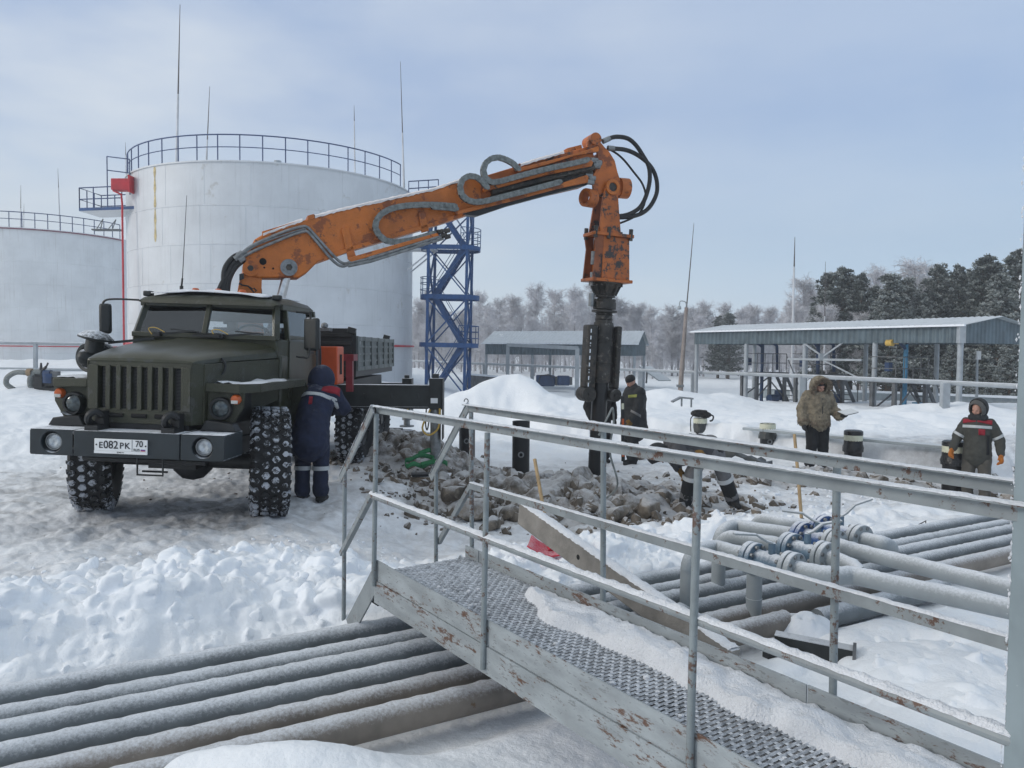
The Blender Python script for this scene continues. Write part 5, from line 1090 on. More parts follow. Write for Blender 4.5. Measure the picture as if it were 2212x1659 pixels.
# ---------------------------------------------------------------- ground pipes
PE, PQ = V((.866, .5, 0)), V((-.5, .866, 0))
def pp(q, s, z=0): return PQ * q + PE * s + V((0, 0, z))
RP = .082
def noisy_tube(mb, pts, r, amp=.006, n=16, top=.02, seg=.05, seed=0):
    """pipe with a crust of frost: the upper side is thickened unevenly"""
    P = [V(p) for p in pts]; out = []
    for i in range(len(P) - 1):
        k = max(1, int((P[i + 1] - P[i]).length / seg)); out += [lerp(P[i], P[i + 1], j / k) for j in range(k)]
    out.append(P[-1]); rows = []
    rng = np.random.RandomState(seed); top *= .6; amp *= .6
    for i, p in enumerate(out):
        t = (out[min(i + 1, len(out) - 1)] - out[max(i - 1, 0)]).normalized(); x = t.cross(V((0, 0, 1)))
        x = x.normalized() if x.length > .05 else V((1, 0, 0)); y = x.cross(t); row = []
        for k in range(n):
            a = 2 * math.pi * k / n; e = x * math.cos(a) + y * math.sin(a); up = max(0, e.z)
            row.append(p + e * (r + up ** 2 * top * (.35 + .65 * rng.rand()) + amp * (rng.rand() - .5) * (up > 0)))
        rows.append(row)
    return mb.loft(rows)
offs = [5.19, 4.89, 4.70, 4.43, 4.155, 3.88]
plab = ['grey frosted pipe, farthest of the six running under the walkway', 'frosted pipe second from the far edge of the six under the walkway', 'frosted pipe third from the far edge of the six under the walkway', 'frosted pipe carrying the front riser, fourth of the six under the walkway', 'brownish frosted pipe, second nearest of the six under the walkway', 'brownish frosted pipe nearest the camera, ending in a stub beside a black channel']
for i, q in enumerate(offs):
    s1 = 16.5 - i * .3 if i < 5 else 4.62
    o = noisy_tube(MB(), [pp(q, -7, .22), pp(q, s1, .22 if i < 5 else .24)], RP, seed=i).build('ground_pipe', M['pipe_brown'] if i in (4, 5) else M['pipe'], smooth=60)
    tag(o, plab[i], 'pipe', 'six parallel pipes under the walkway')
for k, (dq, u0) in enumerate(((3.55, 5.3), (3.62, 8.0))):
    pass
o = noisy_tube(MB(), [pp(3.86, 4.95, .2), pp(3.86, 6.6, .21)], RP, seed=21).build('ground_pipe', M['pipe'], smooth=60); tag(o, 'short frosted pipe length lying beyond the snow clump and stub end', 'pipe')
ch = thing('channel_beam', 'black steel channel support lying under the stub pipe end', 'beam', pp(3.85, 4.3, .05)); oc = ch.location.copy()
a, b = gr(1672, 1395, .24), gr(1845, 1430, .22); dr_ = (b - a).normalized(); sd_ = dr_.cross(V((0, 0, 1)))
mb = MB(); mb.bar(a - oc, b - oc, .02, .15); mb.bar(a - oc - sd_ * .05 + V((0, 0, .07)), b - oc - sd_ * .05 + V((0, 0, .07)), .1, .012); mb.build('channel_web', M['black_frost'], ch)
MB().box(b - oc + dr_ * .0 - sd_ * .02 + V((0, 0, .0)), (.02, .16, .19), Matrix.Rotation(math.atan2(dr_.y, dr_.x), 3, 'Z')).build('end_plate', M['platform'], ch)
MB().box(a - oc + V((.05, -.05, -.08)), (.25, .12, .16)).build('pad', M['black'], ch)
def clump(name, label, c, r, h, seed, cat='snow'):
    rows = []; n = 16
    for i in range(n + 1):
        row = []
        for k in range(n + 1):
            x, y = (i / n - .5) * 2, (k / n - .5) * 2; d = math.hypot(x, y); f = max(0, 1 - d ** 2.2)
            nn = float(vn(np.array(x * 3 + seed * 7.), np.array(y * 3 + 3.), seed)) + .4 * float(vn(np.array(x * 8.), np.array(y * 8. + seed), seed + 2))
            row.append(V((c[0] + x * r[0] + .12 * r[0] * nn, c[1] + y * r[1] + .1 * r[1] * nn, c[2] + h * f ** .6 * (.55 + .6 * nn) - .06)))
        rows.append(row)
    o = MB().grid(rows).build(name, M['snow'], smooth=60); return tag(o, label, cat, kind='stuff')
p = pp(3.84, 4.62); clump('snow_clump', 'clump of snow draped over the stub pipe end', (p.x + .08, p.y - .0, .24), (.24, .15), .13, 3)
p = gr(1765, 1390, .2); clump('snow_clump', 'tongue of snow sliding down beside the black channel', (p.x, p.y, .07), (.22, .2), .14, 5)
# ---------------------------------------------------------------- valve manifold
q3 = lambda x, y: (1481.2 + .3303 * x, 1069.8 + .3303 * y)
ZM = .70
def mg(x, y, z=ZM): return gr(*q3(x, y), z)
def elbow_riser(base_q, base_s, path, r=.056, zc=ZM, rb=.14):
    b = pp(base_q, base_s, .28); p1 = V((b.x, b.y, zc)); d = (path[0] - p1); d.z = 0; d.normalize()
    arc = [V((b.x, b.y, zc - rb))] + [V((b.x, b.y, zc - rb)) + d * rb * (1 - math.cos(a)) + V((0, 0, rb * math.sin(a))) for a in [math.pi / 2 * k / 6 for k in range(1, 7)]]
    return [b] + arc + list(path)
def valve(name, label, p0, p1, m, hdir, seed):
    """flanged ball valve from p0 to p1"""
    root = thing('valve', label, 'valve', (p0 + p1) / 2, group='ball valves on the pipe manifold'); o = root.location.copy(); a, b = p0 - o, p1 - o; d = (b - a).normalized(); L = (b - a).length
    noisy_tube(MB(), [a, b], .066, seed=seed, n=18).build('valve_body', m, root, smooth=50)
    for e, sg in ((a, 1), (b, -1)):
        f = MB(); f.lathe([(.06, -.022), (.118, -.022), (.122, -.018), (.122, .018), (.118, .022), (.06, .022)], e - d * sg * .03, d, n=28); f.lathe([(.06, -.02), (.118, -.02), (.122, -.016), (.122, .014), (.118, .018), (.06, .018)], e + d * sg * .02, d, n=28)
        fo = f.build('flange', M['manifold'] if sg < 0 else m, root, smooth=35)
        x = d.orthogonal().normalized(); y = d.cross(x); bt = MB()
        for k in range(8):
            an = 2 * math.pi * (k + .5) / 8; c = e + (x * math.cos(an) + y * math.sin(an)) * .098; bt.cyl(c - d * .07, c + d * .06, .0085, n=6); bt.cyl(c - d * .068, c - d * .05, .016, n=6); bt.cyl(c + d * .042, c + d * .06, .016, n=6)
        bt.build('flange_bolt', M['steel'], fo)
    m_ = (a + b) / 2; MB().tube([m_, m_ + V((0, 0, .15))], [.028, .026], 12).build('stem', M['valve_grey'], root)
    hd = V(hdir); hp = [m_ + V((0, 0, .15)), m_ + V((0, 0, .165)) + hd * .05, m_ + V((0, 0, .215)) + hd * .13, m_ + V((0, 0, .225)) + hd * .30]
    h = MB()
    for k in range(3): h.bar(hp[k] - (hp[k + 1] - hp[k]) * .04, hp[k + 1], .042, .016)
    h.build('handle', M['manifold'], root, bevel=.004)
def pipe_run(label, path, r=.058, seed=0, cuts=None):
    o = noisy_tube(MB(), path, r, top=.018, seed=seed, n=18, seg=.04).build('manifold_pipe', M['manifold'], smooth=60); return tag(o, label, 'pipe', 'raised frosted pipes of the manifold')
# line 1
f1a, f1b = mg(442, 412), mg(688, 478)
la = elbow_riser(4.43, 4.15, [mg(200, 345), f1a])
pipe_run('frosted elbow pipe rising from the fourth ground pipe to the front valve', la, seed=31)
valve('valve', 'front grey-blue valve of the manifold, with two big bolted flanges', f1a, f1b, M['valve_grey'], (-.98, -.1, 0), 1)
pipe_run('lower long frosted pipe running from the front valve out past the right column', smooth_path([f1b, mg(830, 512), mg(960, 530), mg(1080, 527), mg(1180, 545), mg(1300, 573)], 6) + [mg(2110, 745), mg(2110, 745) + (mg(2420, 815) - mg(2110, 745)) * 3], .061, 32)
sb = gr(1628, 1318, .28); MB_ = MB(); MB_.cyl(V((sb.x, sb.y, .2)), V((sb.x, sb.y, ZM - .05)), .058, n=14); MB_.cyl(V((sb.x, sb.y, .36)), V((sb.x, sb.y, .375)), .062, n=14)
tag(MB_.build('support_post', M['manifold'], smooth=40), 'upright grey pipe stub holding up the front valve flange', 'post')
# line 2
f2a, f2b = mg(690, 345), mg(905, 405)
pipe_run('short frosted pipe feeding the middle valve, behind the front elbow', elbow_riser(4.70, 4.75, [mg(560, 318), f2a]), seed=33)
valve('valve', 'middle pale blue valve of the manifold, its lever pointing up right', f2a, f2b, M['valve_grey'], (.85, -.05, .1), 2)
pipe_run('short frosted pipe joining the middle valve into the lower long pipe', [f2b, mg(1000, 432), mg(1090, 470), mg(1150, 530)], seed=34)
# line 3
f3a, f3b = mg(765, 268), mg(965, 318)
pipe_run('frosted elbow pipe standing behind, rising from the second ground pipe', elbow_riser(4.89, 4.94, [mg(330, 205), f3a]), seed=35)
valve('valve', 'dark blue valve of the manifold behind the middle one', f3a, f3b, M['valve_blue'], (-.9, .3, 0), 3)
pipe_run('upper long frosted pipe running from the dark blue valve past the right column', [f3b, mg(1030, 345), mg(1500, 463), mg(2110, 610), mg(2110, 610) + (mg(2420, 680) - mg(2110, 610)) * 3], .058, 36)
# line 4
f4a, f4b = mg(900, 218), mg(1130, 282)
pipe_run('frosted elbow pipe farthest back in the manifold', elbow_riser(5.05, 5.55, [mg(650, 190), mg(760, 200), f4a]), seed=37)
valve('valve', 'farthest blue valve of the manifold, its lever raised to the right', f4a, f4b, M['valve_blue'], (.9, .05, .25), 4)
e4 = [f4b, mg(1230, 305), mg(1290, 318), mg(1330, 335, .64), mg(1345, 352, .5), mg(1345, 375, .3)]
pipe_run('frosted elbow turning down behind the far valve into the ground pipes', smooth_path(e4, 5), seed=38)
# ---------------------------------------------------------------- walkway
WN, WT = V((.822, .57, 0)), V((-.57, .822, 0))
def wp(n, t, z): return WN * n + WT * t + V((0, 0, z))
NL, NR, ZD = 2.186, 2.885, .745
WK = thing('footbridge', 'grey rusty steel footbridge with grating deck and angle-iron rails in the foreground', 'footbridge', wp(2.5, 2.5, 0)); wo = WK.location.copy()
def wb(mb, name, m, parent=None, **k): mb.v = [tuple(V(p) - wo) for p in mb.v]; return mb.build(name, m, parent or WK, **k)
T0, T1 = -.9, 4.74
# grating: punched strips with staggered bridges
mb = MB(); rng = random.Random(5); PIT = .029; nrow = int((T1 - T0) / PIT); CW = .058; ncol = int((NR - NL - .02) / CW)
for j in range(nrow):
    t = T0 + (j + .5) * PIT; a_, b_ = wp(NL + .008, t - PIT * .30, ZD), wp(NR - .008, t - PIT * .30, ZD); up_ = V((0, 0, .006)); wv = WT * (PIT * .58)
    mb.grid([[a_, lerp(a_, b_, .5), b_], [a_ + wv * .5 + up_, lerp(a_, b_, .5) + wv * .5 + up_, b_ + wv * .5 + up_], [a_ + wv, lerp(a_, b_, .5) + wv, b_ + wv]])
    for k in range(ncol + 1):
        n = NL + .012 + (k + (.5 if j % 2 else 0)) * CW
        if n < NR - .02: p_ = wp(n, t + PIT * .24, ZD + .002); mb.add([p_, p_ + WN * .018, p_ + WN * .018 + WT * PIT * .48, p_ + WT * PIT * .48], [(0, 1, 2, 3)])
wb(mb, 'grating', M['grate'], smooth=0, solid=.004)
mb = MB()
for k in range(8): t = T0 + .1 + k * (T1 - T0 - .15) / 7; mb.bar(wp(NL, t, ZD - .05), wp(NR, t, ZD - .05), .04, .06)
wb(mb, 'cross_bearer', M['walk'])
joints = [T0, .50, 1.93, 3.356, 4.56, T1]
for n, sg in ((NL, -1), (NR, 1)):
    for i in range(5):
        dz = .004 * (i % 2); wb(MB().bar(wp(n + sg * (.004 + dz), joints[i] + .002, .762), wp(n + sg * (.004 + dz), joints[i + 1] - .002, .762), .008, .138, (0, 0, 1)), 'toe_plate', M['walk'])
    wb(MB().bar(wp(n + sg * .012, T0, .615), wp(n + sg * .012, T1, .615), .012, .15), 'side_beam', M['walk'])
    wb(MB().bar(wp(n - sg * .03, T0, .545), wp(n - sg * .03, T1, .545), .07, .008), 'beam_flange', M['walk'])
def frost_strip(p, q, w_, h_, seed, seg=.022, n=7):
    rr = np.random.RandomState(seed); P0, Q0 = V(p), V(q); L = (Q0 - P0).length; k = max(2, int(L / seg)); d = (Q0 - P0) / L; x = d.cross(V((0, 0, 1))).normalized(); y = x.cross(d); rows = []
    for i in range(k + 1):
        c = lerp(P0, Q0, i / k); f = .6 + .5 * rr.rand(); row = []
        for j in range(n):
            a = math.pi * j / (n - 1); row.append(c + x * (math.cos(a) * w_ * .5 * (.9 + .35 * rr.rand())) + y * (math.sin(a) * h_ * f * (.75 + .5 * rr.rand())))
        rows.append(row)
    return MB().grid(rows)
hr = .38
def rail_l(n, sg, pts, seed, post_t):
    """angle-iron top rail with its frost crust"""
    for i in range(len(pts) - 1):
        a, b = pts[i], pts[i + 1]; m = MB(); m.bar(a + V((0, 0, -.024)), b + V((0, 0, -.024)), .006, .048); s_ = (b - a).normalized().cross(V((0, 0, 1))).normalized() * .022
        m.bar(a + s_, b + s_, .05, .006); o = wb(m, 'hand_rail', M['rail'])
        wb(frost_strip(a + s_ + V((0, 0, .002)), b + s_ + V((0, 0, .002)), .052, .012 if i else .006, seed + i), 'frost_layer', M['frostsnow'], o, smooth=60)
zr = EYE - hr
rail_l(NL, -1, [wp(NL, T1 - .0, zr), wp(NL, -.6, zr - .0)], 1, None)
sl = [gr(805, 878, zr), at(735, 1035, wp(NL, 5.38, 0).y)]
wb(MB().bar(sl[0] + V((0, 0, -.02)), V((sl[1].x, sl[1].y, sl[1].z)), .012, .06), 'hand_rail', M['rail']); wb(frost_strip(sl[0] + V((0, 0, .01)), sl[1] + V((0, 0, .03)), .025, .008, 9), 'frost_layer', M['frostsnow'])
# right top rail: measured a little lower at its far end
ra = at(1010, 874, wp(NR, 4.70, 0).y); rb = at(2188, 1036, wp(NR, .95, 0).y); rc_ = ra + (rb - ra) * 1.35
rail_l(NR, 1, [ra, rc_], 11, None)
rd_ = at(930, 1032, wp(NR, 5.24, 0).y); wb(MB().bar(ra + V((0, 0, -.02)), rd_, .012, .06), 'hand_rail', M['rail']); wb(frost_strip(ra + V((0, 0, .01)), rd_ + V((0, 0, .03)), .025, .008, 19), 'frost_layer', M['frostsnow'])
zmid = EYE - .982
la_, lb_ = at(803, 1070, wp(NL, 4.74, 0).y), at(2165, 1590, wp(NL, .9, 0).y); lb_ = la_ + (lb_ - la_) * 1.3
wb(MB().tube([la_, lb_], .021, 10), 'mid_rail', M['rail']); wb(frost_strip(la_ + V((0, 0, .012)), lb_ + V((0, 0, .012)), .040, .018, 29), 'frost_layer', M['frostsnow'], smooth=60)
lc_ = at(738, 1196, wp(NL, 5.36, 0).y); wb(MB().bar(la_, lc_, .035, .035), 'mid_rail', M['rail'])
ma, mbb = at(1018, 1049, wp(NR, 4.70, 0).y), at(2175, 1388, wp(NR, .95, 0).y); mbb = ma + (mbb - ma) * 1.3
wb(MB().bar(ma, mbb, .03, .045), 'mid_rail', M['rail']); wb(frost_strip(ma + V((0, 0, .022)), mbb + V((0, 0, .022)), .035, .009, 39), 'frost_layer', M['frostsnow'], smooth=60)
md = at(948, 1172, wp(NR, 5.2, 0).y); wb(MB().bar(ma, md, .03, .035), 'mid_rail', M['rail'])
for t in (T1 - .02, 3.356, 1.925, .5):
    wb(MB().cyl(wp(NL - .03, t, .57 if t < 4 else .66), wp(NL - .012, t, zr - .05), .0165 if t > 4 else .0155, n=14), 'rail_post', M['post'], smooth=40)
for t in (4.69, 3.266, 1.824):
    zt2 = ra.z + (rb.z - ra.z) * (4.70 - t) / 3.75; wb(MB().cyl(wp(NR + .03, t, .60), wp(NR + .012, t, zt2 - .045), .0165, n=14), 'rail_post', M['post'], smooth=40)
a = at(742, 1280, wp(NL, 5.31, 0).y); wb(MB().cyl(a - V((0, 0, .35)), at(745, 1012, wp(NL, 5.31, 0).y), .016, n=12), 'rail_post', M['post'], smooth=40)
a = at(942, 1225, wp(NR, 5.17, 0).y); wb(MB().cyl(a - V((0, 0, .3)), at(942, 1008, wp(NR, 5.17, 0).y), .016, n=12), 'rail_post', M['post'], smooth=40)
# end stairs
a, b = at(806, 1262, wp(NL, 4.8, 0).y), at(773, 1352, wp(NL, 5.0, 0).y - .25)
wb(MB().bar(wp(NL, 4.75, .70), wp(NL, 5.2, .22), .012, .14), 'stair_stringer', M['rail']); wb(MB().bar(wp(NR, 4.75, .70), wp(NR, 5.2, .22), .012, .14), 'stair_stringer', M['rail'])
mb = MB(); mb.bar(wp(NL + .05, 4.93, .50), wp(NR, 4.93, .50), .2, .05); wb(mb, 'stair_tread', M['black_frost'])
for nn in (NL + .05, NR - .05): wb(MB().bar(wp(nn, .2, .0), wp(nn, .2, .54), .08, .08, (0, 1, 0)), 'bridge_leg', M['walk'])
# snow on the deck
rows = []; nt_, nn_ = 150, 30
for i in range(nt_):
    t = -.6 + 4.5 * i / (nt_ - 1); row = []
    for k in range(nn_):
        n = NL + .12 + (NR - NL - .13) * k / (nn_ - 1)
        edge = 2.575 + .15 * max(0, (t - 3.2) / .65) ** 1.5 + .10 * (float(vn(np.array(t * 3.), np.array(.5), 70)) - .5) + .05 * (float(vn(np.array(t * 9.), np.array(2.5), 71)) - .5)
        f = (n - edge) / .05; h = (.075 * min(1, max(-1, f)) * (.45 + .8 * float(vn(np.array(t * 5.), np.array(n * 7.), 72)) + .4 * float(vn(np.array(t * 16.), np.array(n * 18.), 73)))) * (1 - .55 * max(0, (n - 2.72) / .16))
        h += .02 * (float(vn(np.array(t * 40.), np.array(n * 40.), 74)) - .5)
        if t > 3.75: h -= (t - 3.75) * .6
        row.append(wp(n, t, ZD + h - .012))
    rows.append(row)
tag(MB().grid(rows).build('deck_snow', M['frostsnow'], smooth=60), 'strip of trampled snow lying on the footbridge grating', 'snow', kind='stuff')
rr_ = random.Random(8); mb = MB()
for k in range(26):
    t = rr_.uniform(.8, 4.2); n = rr_.uniform(2.3, 2.6); s_ = rr_.uniform(.004, .016); mb.ell(wp(n, t, ZD + s_ * .6), (s_ * 1.3, s_, s_ * .8), 6)
tag(mb.build('snow_crumbs', M['frostsnow']), 'crumbs of snow scattered on the grating', 'snow', kind='stuff')
# right column
cR = thing('column', 'tall frosted grey steel column cutting off the right edge of the photo', 'column', (1.345, 1.93, 0))
MB().box((.005, 0, 2.3), (.10, .10, 4.6)).build('column_tube', M['bigpost'], cR, bevel=.006); MB().box((0, 0, .02), (.2, .2, .02)).build('base_plate', M['bigpost'], cR)
rr_ = np.random.RandomState(4); mb = MB()
for xs, ys in ((-.045, -.05), (-.045, .05)):
    for k in range(330):
        z = .9 + 3.4 * rr_.rand(); s_ = .0008 + .0018 * rr_.rand(); mb.ell((xs - .001, ys + .004 * rr_.normal(), z), (s_, s_ * 1.5, s_ * (1 + 4 * rr_.rand())), 5)
mb.build('rime_crust', M['frostsnow'], cR)
# leaning concrete plank
a, b = at(1128, 1108, 7.15), at(1585, 1437, 4.83); d = (b - a).normalized()
mb = MB(); s_ = d.cross(V((0, 0, 1))).normalized()
mb.bar(a, b, .09, .21)
pk = mb.build('concrete_plank', M['concrete'], bevel=.012); tag(pk, 'grey concrete plank lying slanted across the pipes behind the footbridge', 'plank')
c_ = lerp(a, b, .37) ; hh_ = MB().disc(c_ - s_ * .043, c_ + s_ * .047, .022, 14).build('bolt_hole', M['dark_void'], pk)
h2 = MB().disc(c_ - s_ * .047, c_ - s_ * .03, .022, 14).build('bolt_hole', M['dark_void'], pk)
fo = frost_strip(a + V((0, 0, .105)), b + V((0, 0, .105)), .095, .02, 51).build('frost_layer', M['frostsnow'], pk, smooth=60)
# ---------------------------------------------------------------- tools and small things
def shovel_red():
    bl_ = gr(1190, 1190, zg(.42, 7.8) + .06); root = thing('snow_shovel', 'red plastic snow shovel with a wooden handle, stuck in the snow behind the footbridge', 'shovel', bl_); t_ = at(1155, 992, bl_.y + .5) - bl_
    MB().tube([V((0, 0, -.0)), t_], .019, 10).build('handle', M['wood'], root)
    rows = []
    for i in range(7):
        y = -.22 + .30 * i / 6; rows.append([V((x * (.24 - .05 * (i / 6)), y * .8, .02 + .10 * x * x + .05 * (i / 6) ** 2 - .03)) for x in (-1, -.7, -.35, 0, .35, .7, 1)])
    MB().grid(rows).build('blade', M['redplastic'], root, solid=.01); MB().tube([V((0, -.05, .02)), t_ * .12], .03, 8).build('socket', M['redplastic'], root)
shovel_red()
def shovel2():
    p = gr(1733, 1130, zg(2.9, 8.2) + .05); root = thing('spade', 'spade with a long wooden handle standing in the snow before the man in fur', 'shovel', p); t_ = at(1716, 938, p.y + .35) - p
    MB().tube([V((0, 0, -.05)), t_ * .5, t_], [.02, .021, .019], 10).build('handle', M['wood'], root); MB().cyl((0, 0, -.2), (0, 0, .06), .024, n=8).build('socket', M['black'], root)
    MB().prism([(-.1, 0, -.18), (.1, 0, -.18), (.09, -.02, -.4), (0, -.02, -.46), (-.09, -.02, -.4)], (0, .006, 0)).build('blade', M['black'], root)
shovel2()
def hook_rod():
    p = at(1006, 905, 17); r = thing('hook_rod', 'thin iron rod with a bent eye at its top, standing in snow beyond the handrail', 'rod', p); t_ = at(1007, 872, 17) - p
    MB().tube([V((0, 0, -.6)), t_] + [t_ + V((.045 * math.sin(a), 0, .055 - .055 * math.cos(a))) for a in [k * .7 for k in range(1, 8)]], .012, 6).build('rod', M['black'], r)
hook_rod()
def green_strap():
    p = gr(905, 1006, zg(-1.5, 12.9) + .2); r = thing('lifting_strap', 'green webbing lifting strap thrown over the rubble by the outrigger', 'strap', p)
    for k, L in enumerate(([(-.3, 0, .1), (-.25, -.1, .0), (-.1, -.12, .06), (.1, -.05, .0), (.3, .1, .12), (.25, .25, .15), (0, .2, .2), (-.2, .1, .12)], [(.05, -.1, .04), (.3, -.1, .1), (.5, -.1, .12), (.62, -.05, .05)], [(-.05, .25, .22), (.2, .3, .3), (.35, .25, .2)])):
        P_ = smooth_path([V(x) * .72 for x in L], 6, closed=(k == 0)); rows = [[q - V((0, .0, .035)), q + V((.0, .02, .035))] for q in P_] + ([[P_[0] - V((0, 0, .035)), P_[0] + V((0, .02, .035))]] if k == 0 else [])
        MB().grid(rows).build('webbing', M['strap'], r, solid=.006)
green_strap()
def spirit_level():
    r = thing('spirit_level', 'black spirit level with orange marks leaning on the tall pile', 'level', (PX + .44, PY - .18, .95)); mb = MB(); mb.b2((-.03, -.015, -.55), (.03, .015, .55)); mb.build('frame', M['black'], r, bevel=.004)
    for z_ in (-.42, .12, .38): MB().b2((-.02, -.018, z_ - .05), (.02, -.0145, z_ + .05)).build('vial_window', M['amber'] if z_ < .3 else M['tape'], r)
    r.rotation_euler = (0, rad(-1.5), 0)
spirit_level()
def bar_lean():
    r = thing('leaning_bar', 'rusty flat iron bar leaning on the outrigger beam', 'bar', at(687, 1000, 11.2)); o = r.location.copy(); MB().bar(V((0, 0, -.1)), at(707, 822, 11.9) - o, .07, .02, (0, -1, 0)).build('bar', M['drill'], r)
bar_lean()
def slabs():
    p = gr(932, 1036, zg(-1.2, 12.2) + .04); r = thing('timber_pad', 'snowy timber pad under the outrigger foot', 'pad', p); MB().box((0, 0, .02), (.62, .42, .12)).build('timber', mat('old_timber', (.20, .155, .11), .85, var=.4, vs=6, frost=.9, flo=.4, fhi=.9), r, bevel=.015); MB().box((-.05, -.1, .1), (.5, .2, .04), Matrix.Rotation(.2, 3, 'Z')).build('steel_plate', M['black'], r)
    p = at(858, 948, 16.9); r = thing('concrete_block', 'concrete block under the rear outrigger foot', 'block', p); MB().box((.1, 0, -.05), (.5, .4, .5), Matrix.Rotation(.4, 3, 'Z')).build('block', M['concrete'], r, bevel=.02); MB().box((-.15, 0, .2), (.5, .4, .05)).build('plate', M['black'], r)
slabs()
pile('black pile with two bolt holes, standing left of the tall one', at(1125, 1000, 13.6).x, 13.6, .155, 1.0, -.05, (.78, .42))
pile('black pile left of centre wrapped in film at the top, nearest the outrigger', at(1009, 950, 15.3).x, 15.3, .16, .78, .05, (.45,))
def film(root, r, zrel, seed, m):
    rr = np.random.RandomState(seed); rows = []
    for i in range(4): rows.append([V((math.cos(a) * (r + .012 + .035 * rr.rand() * (i > 1)), math.sin(a) * (r + .012 + .05 * rr.rand() * (i > 1)), zrel - .075 * i - .03 * rr.rand() * (i > 4))) for a in [2 * math.pi * k / 20 for k in range(20)]])
    mb = MB(); mb.loft(rows, False); mb.build('film_wrap', m, root)
def capped(label, u, v, Y, r, ztop, black, seed):
    x = at(u, v, Y).x; zb = zg(x, Y); p = pile(label, x, Y, r, ztop, zb, (ztop - .38,) if not black else ())
    MB().lathe([(r * .2, ztop - zb + .012), (r + .008, ztop - zb + .012), (r + .012, ztop - zb), (r + .012, ztop - zb - .10), (r + .004, ztop - zb - .10)], (0, 0, -.02 if not black else -.07), n=28).build('tape_band', M['tape'], p)
    film(p, r, ztop - zb - (.10 if not black else .16), seed, M['bag'] if black else M['clearfilm'])
    if black: MB().lathe([(.01, .03), (r * .9, .03), (r + .014, .01), (r + .016, -.06), (r, -.065)], (0, 0, ztop - zb), n=28).build('bag_cap', M['bag'], p)
    return p
capped('capped black pile with a black bag resting on it, beside the bending man', 1512.5, 915, 17.6, .145, .74, False, 1)
capped('capped black pile with cream tape and loose film, left of the man in fur', 1658, 940, 16.4, .155, .74, False, 2)
capped('black pile wrapped in black polythene right of the man in fur', 1843, 960, 14.8, .16, .74, True, 3)
capped('widest black polythene-wrapped pile at the hand of the right-hand man', 2060, 990, 13.1, .172, .746, True, 4)
def bag():
    c = at(1513, 893, 17.55); r = thing('shoulder_bag', 'small black bag with straps lying on top of a capped pile', 'bag', c)
    mb = MB(); mb.ell((-.03, 0, .0), (.20, .15, .09), 14); mb.ell((.10, -.05, -.03), (.14, .12, .08), 12); mb.box((0, -.03, .03), (.25, .2, .09)); mb.build('body', M['rubber'], r, smooth=50)
    MB().tube(smooth_path([(-.15, -.1, -.02), (-.24, -.15, -.08), (-.26, -.16, -.18), (-.25, -.16, -.4)], 4), .012, 6).build('strap', M['rubber'], r); MB().tube(smooth_path([(.15, -.1, 0), (.26, -.12, -.05), (.24, -.14, -.14), (.18, -.14, -.16)], 4), .02, 6).build('strap', M['rubber'], r)
bag()
def sheet():
    c = at(1592, 990, 14.6); r = []
    for i in range(9): r.append([V((c.x + (i - 4) * .14 + .04 * math.sin(k * 2.), c.y + (k - 3) * .12, c.z + .28 * math.exp(-((i - 2.5) / 2.6) ** 2) * (1 - ((k - 3) / 4) ** 2) + .05 * math.sin(i * 2.3 + k * 1.7) - .05)) for k in range(7)])
    tag(MB().grid(r).build('plastic_sheet', M['clearfilm'], smooth=20, solid=.004), 'crumpled plastic sheet on the ground behind the bending man', 'sheet')
sheet()
def hydrant():
    p = at(92, 842, 27); z = p.z; r = thing('hose_manifold', 'hose connection with two grey suction hoses curving into snow at the far left', 'hydrant', p); o = r.location.copy()
    f = lambda x, y, Y=27: at(.1736 * x, 702.2 + .1736 * y, Y) - o
    MB().tube(smooth_path([f(340, 595), f(200, 590), (f(95, 650)), f(80, 730), f(130, 775), f(170, 800)], 5), .09, 10).build('suction_hose', M['chain'], r)
    MB().tube(smooth_path([f(520, 590), f(430, 590), f(378, 670), f(385, 760), f(430, 835), f(500, 870)], 5), .10, 10).build('suction_hose', M['chain'], r)
    mb = MB(); mb.bar(f(450, 780), f(700, 790), .25, .18); mb.bar(f(500, 640), f(500, 780), .3, .3, (0, 1, 0)); mb.bar(f(450, 620), f(680, 640), .12, .12); mb.bar(f(640, 650), f(640, 780), .3, .25, (0, 1, 0)); mb.build('frame', M['black'], r)
    mb = MB(); mb.cyl(f(610, 600), f(610, 720), .2, n=14); mb.cyl(f(550, 610), f(640, 610), .14, n=12); mb.build('pump', M['arm_blue'], r); MB().cyl(f(345, 590), f(400, 590), .14, n=12).build('coupling', mat('brass', (.30, .22, .14), .5, .5), r)
    MB().box(f(690, 610), (.25, .2, .2)).build('cap', M['platform'], r)
    mb = MB(); mb.tube([f(512, 600), f(512, 470)], [.07, .03], 8); mb.tube([f(560, 550), f(600, 470)], .03, 6); mb.tube([f(530, 560), f(575, 520)], .05, 6); mb.build('valve_levers', M['black'], r)
hydrant()
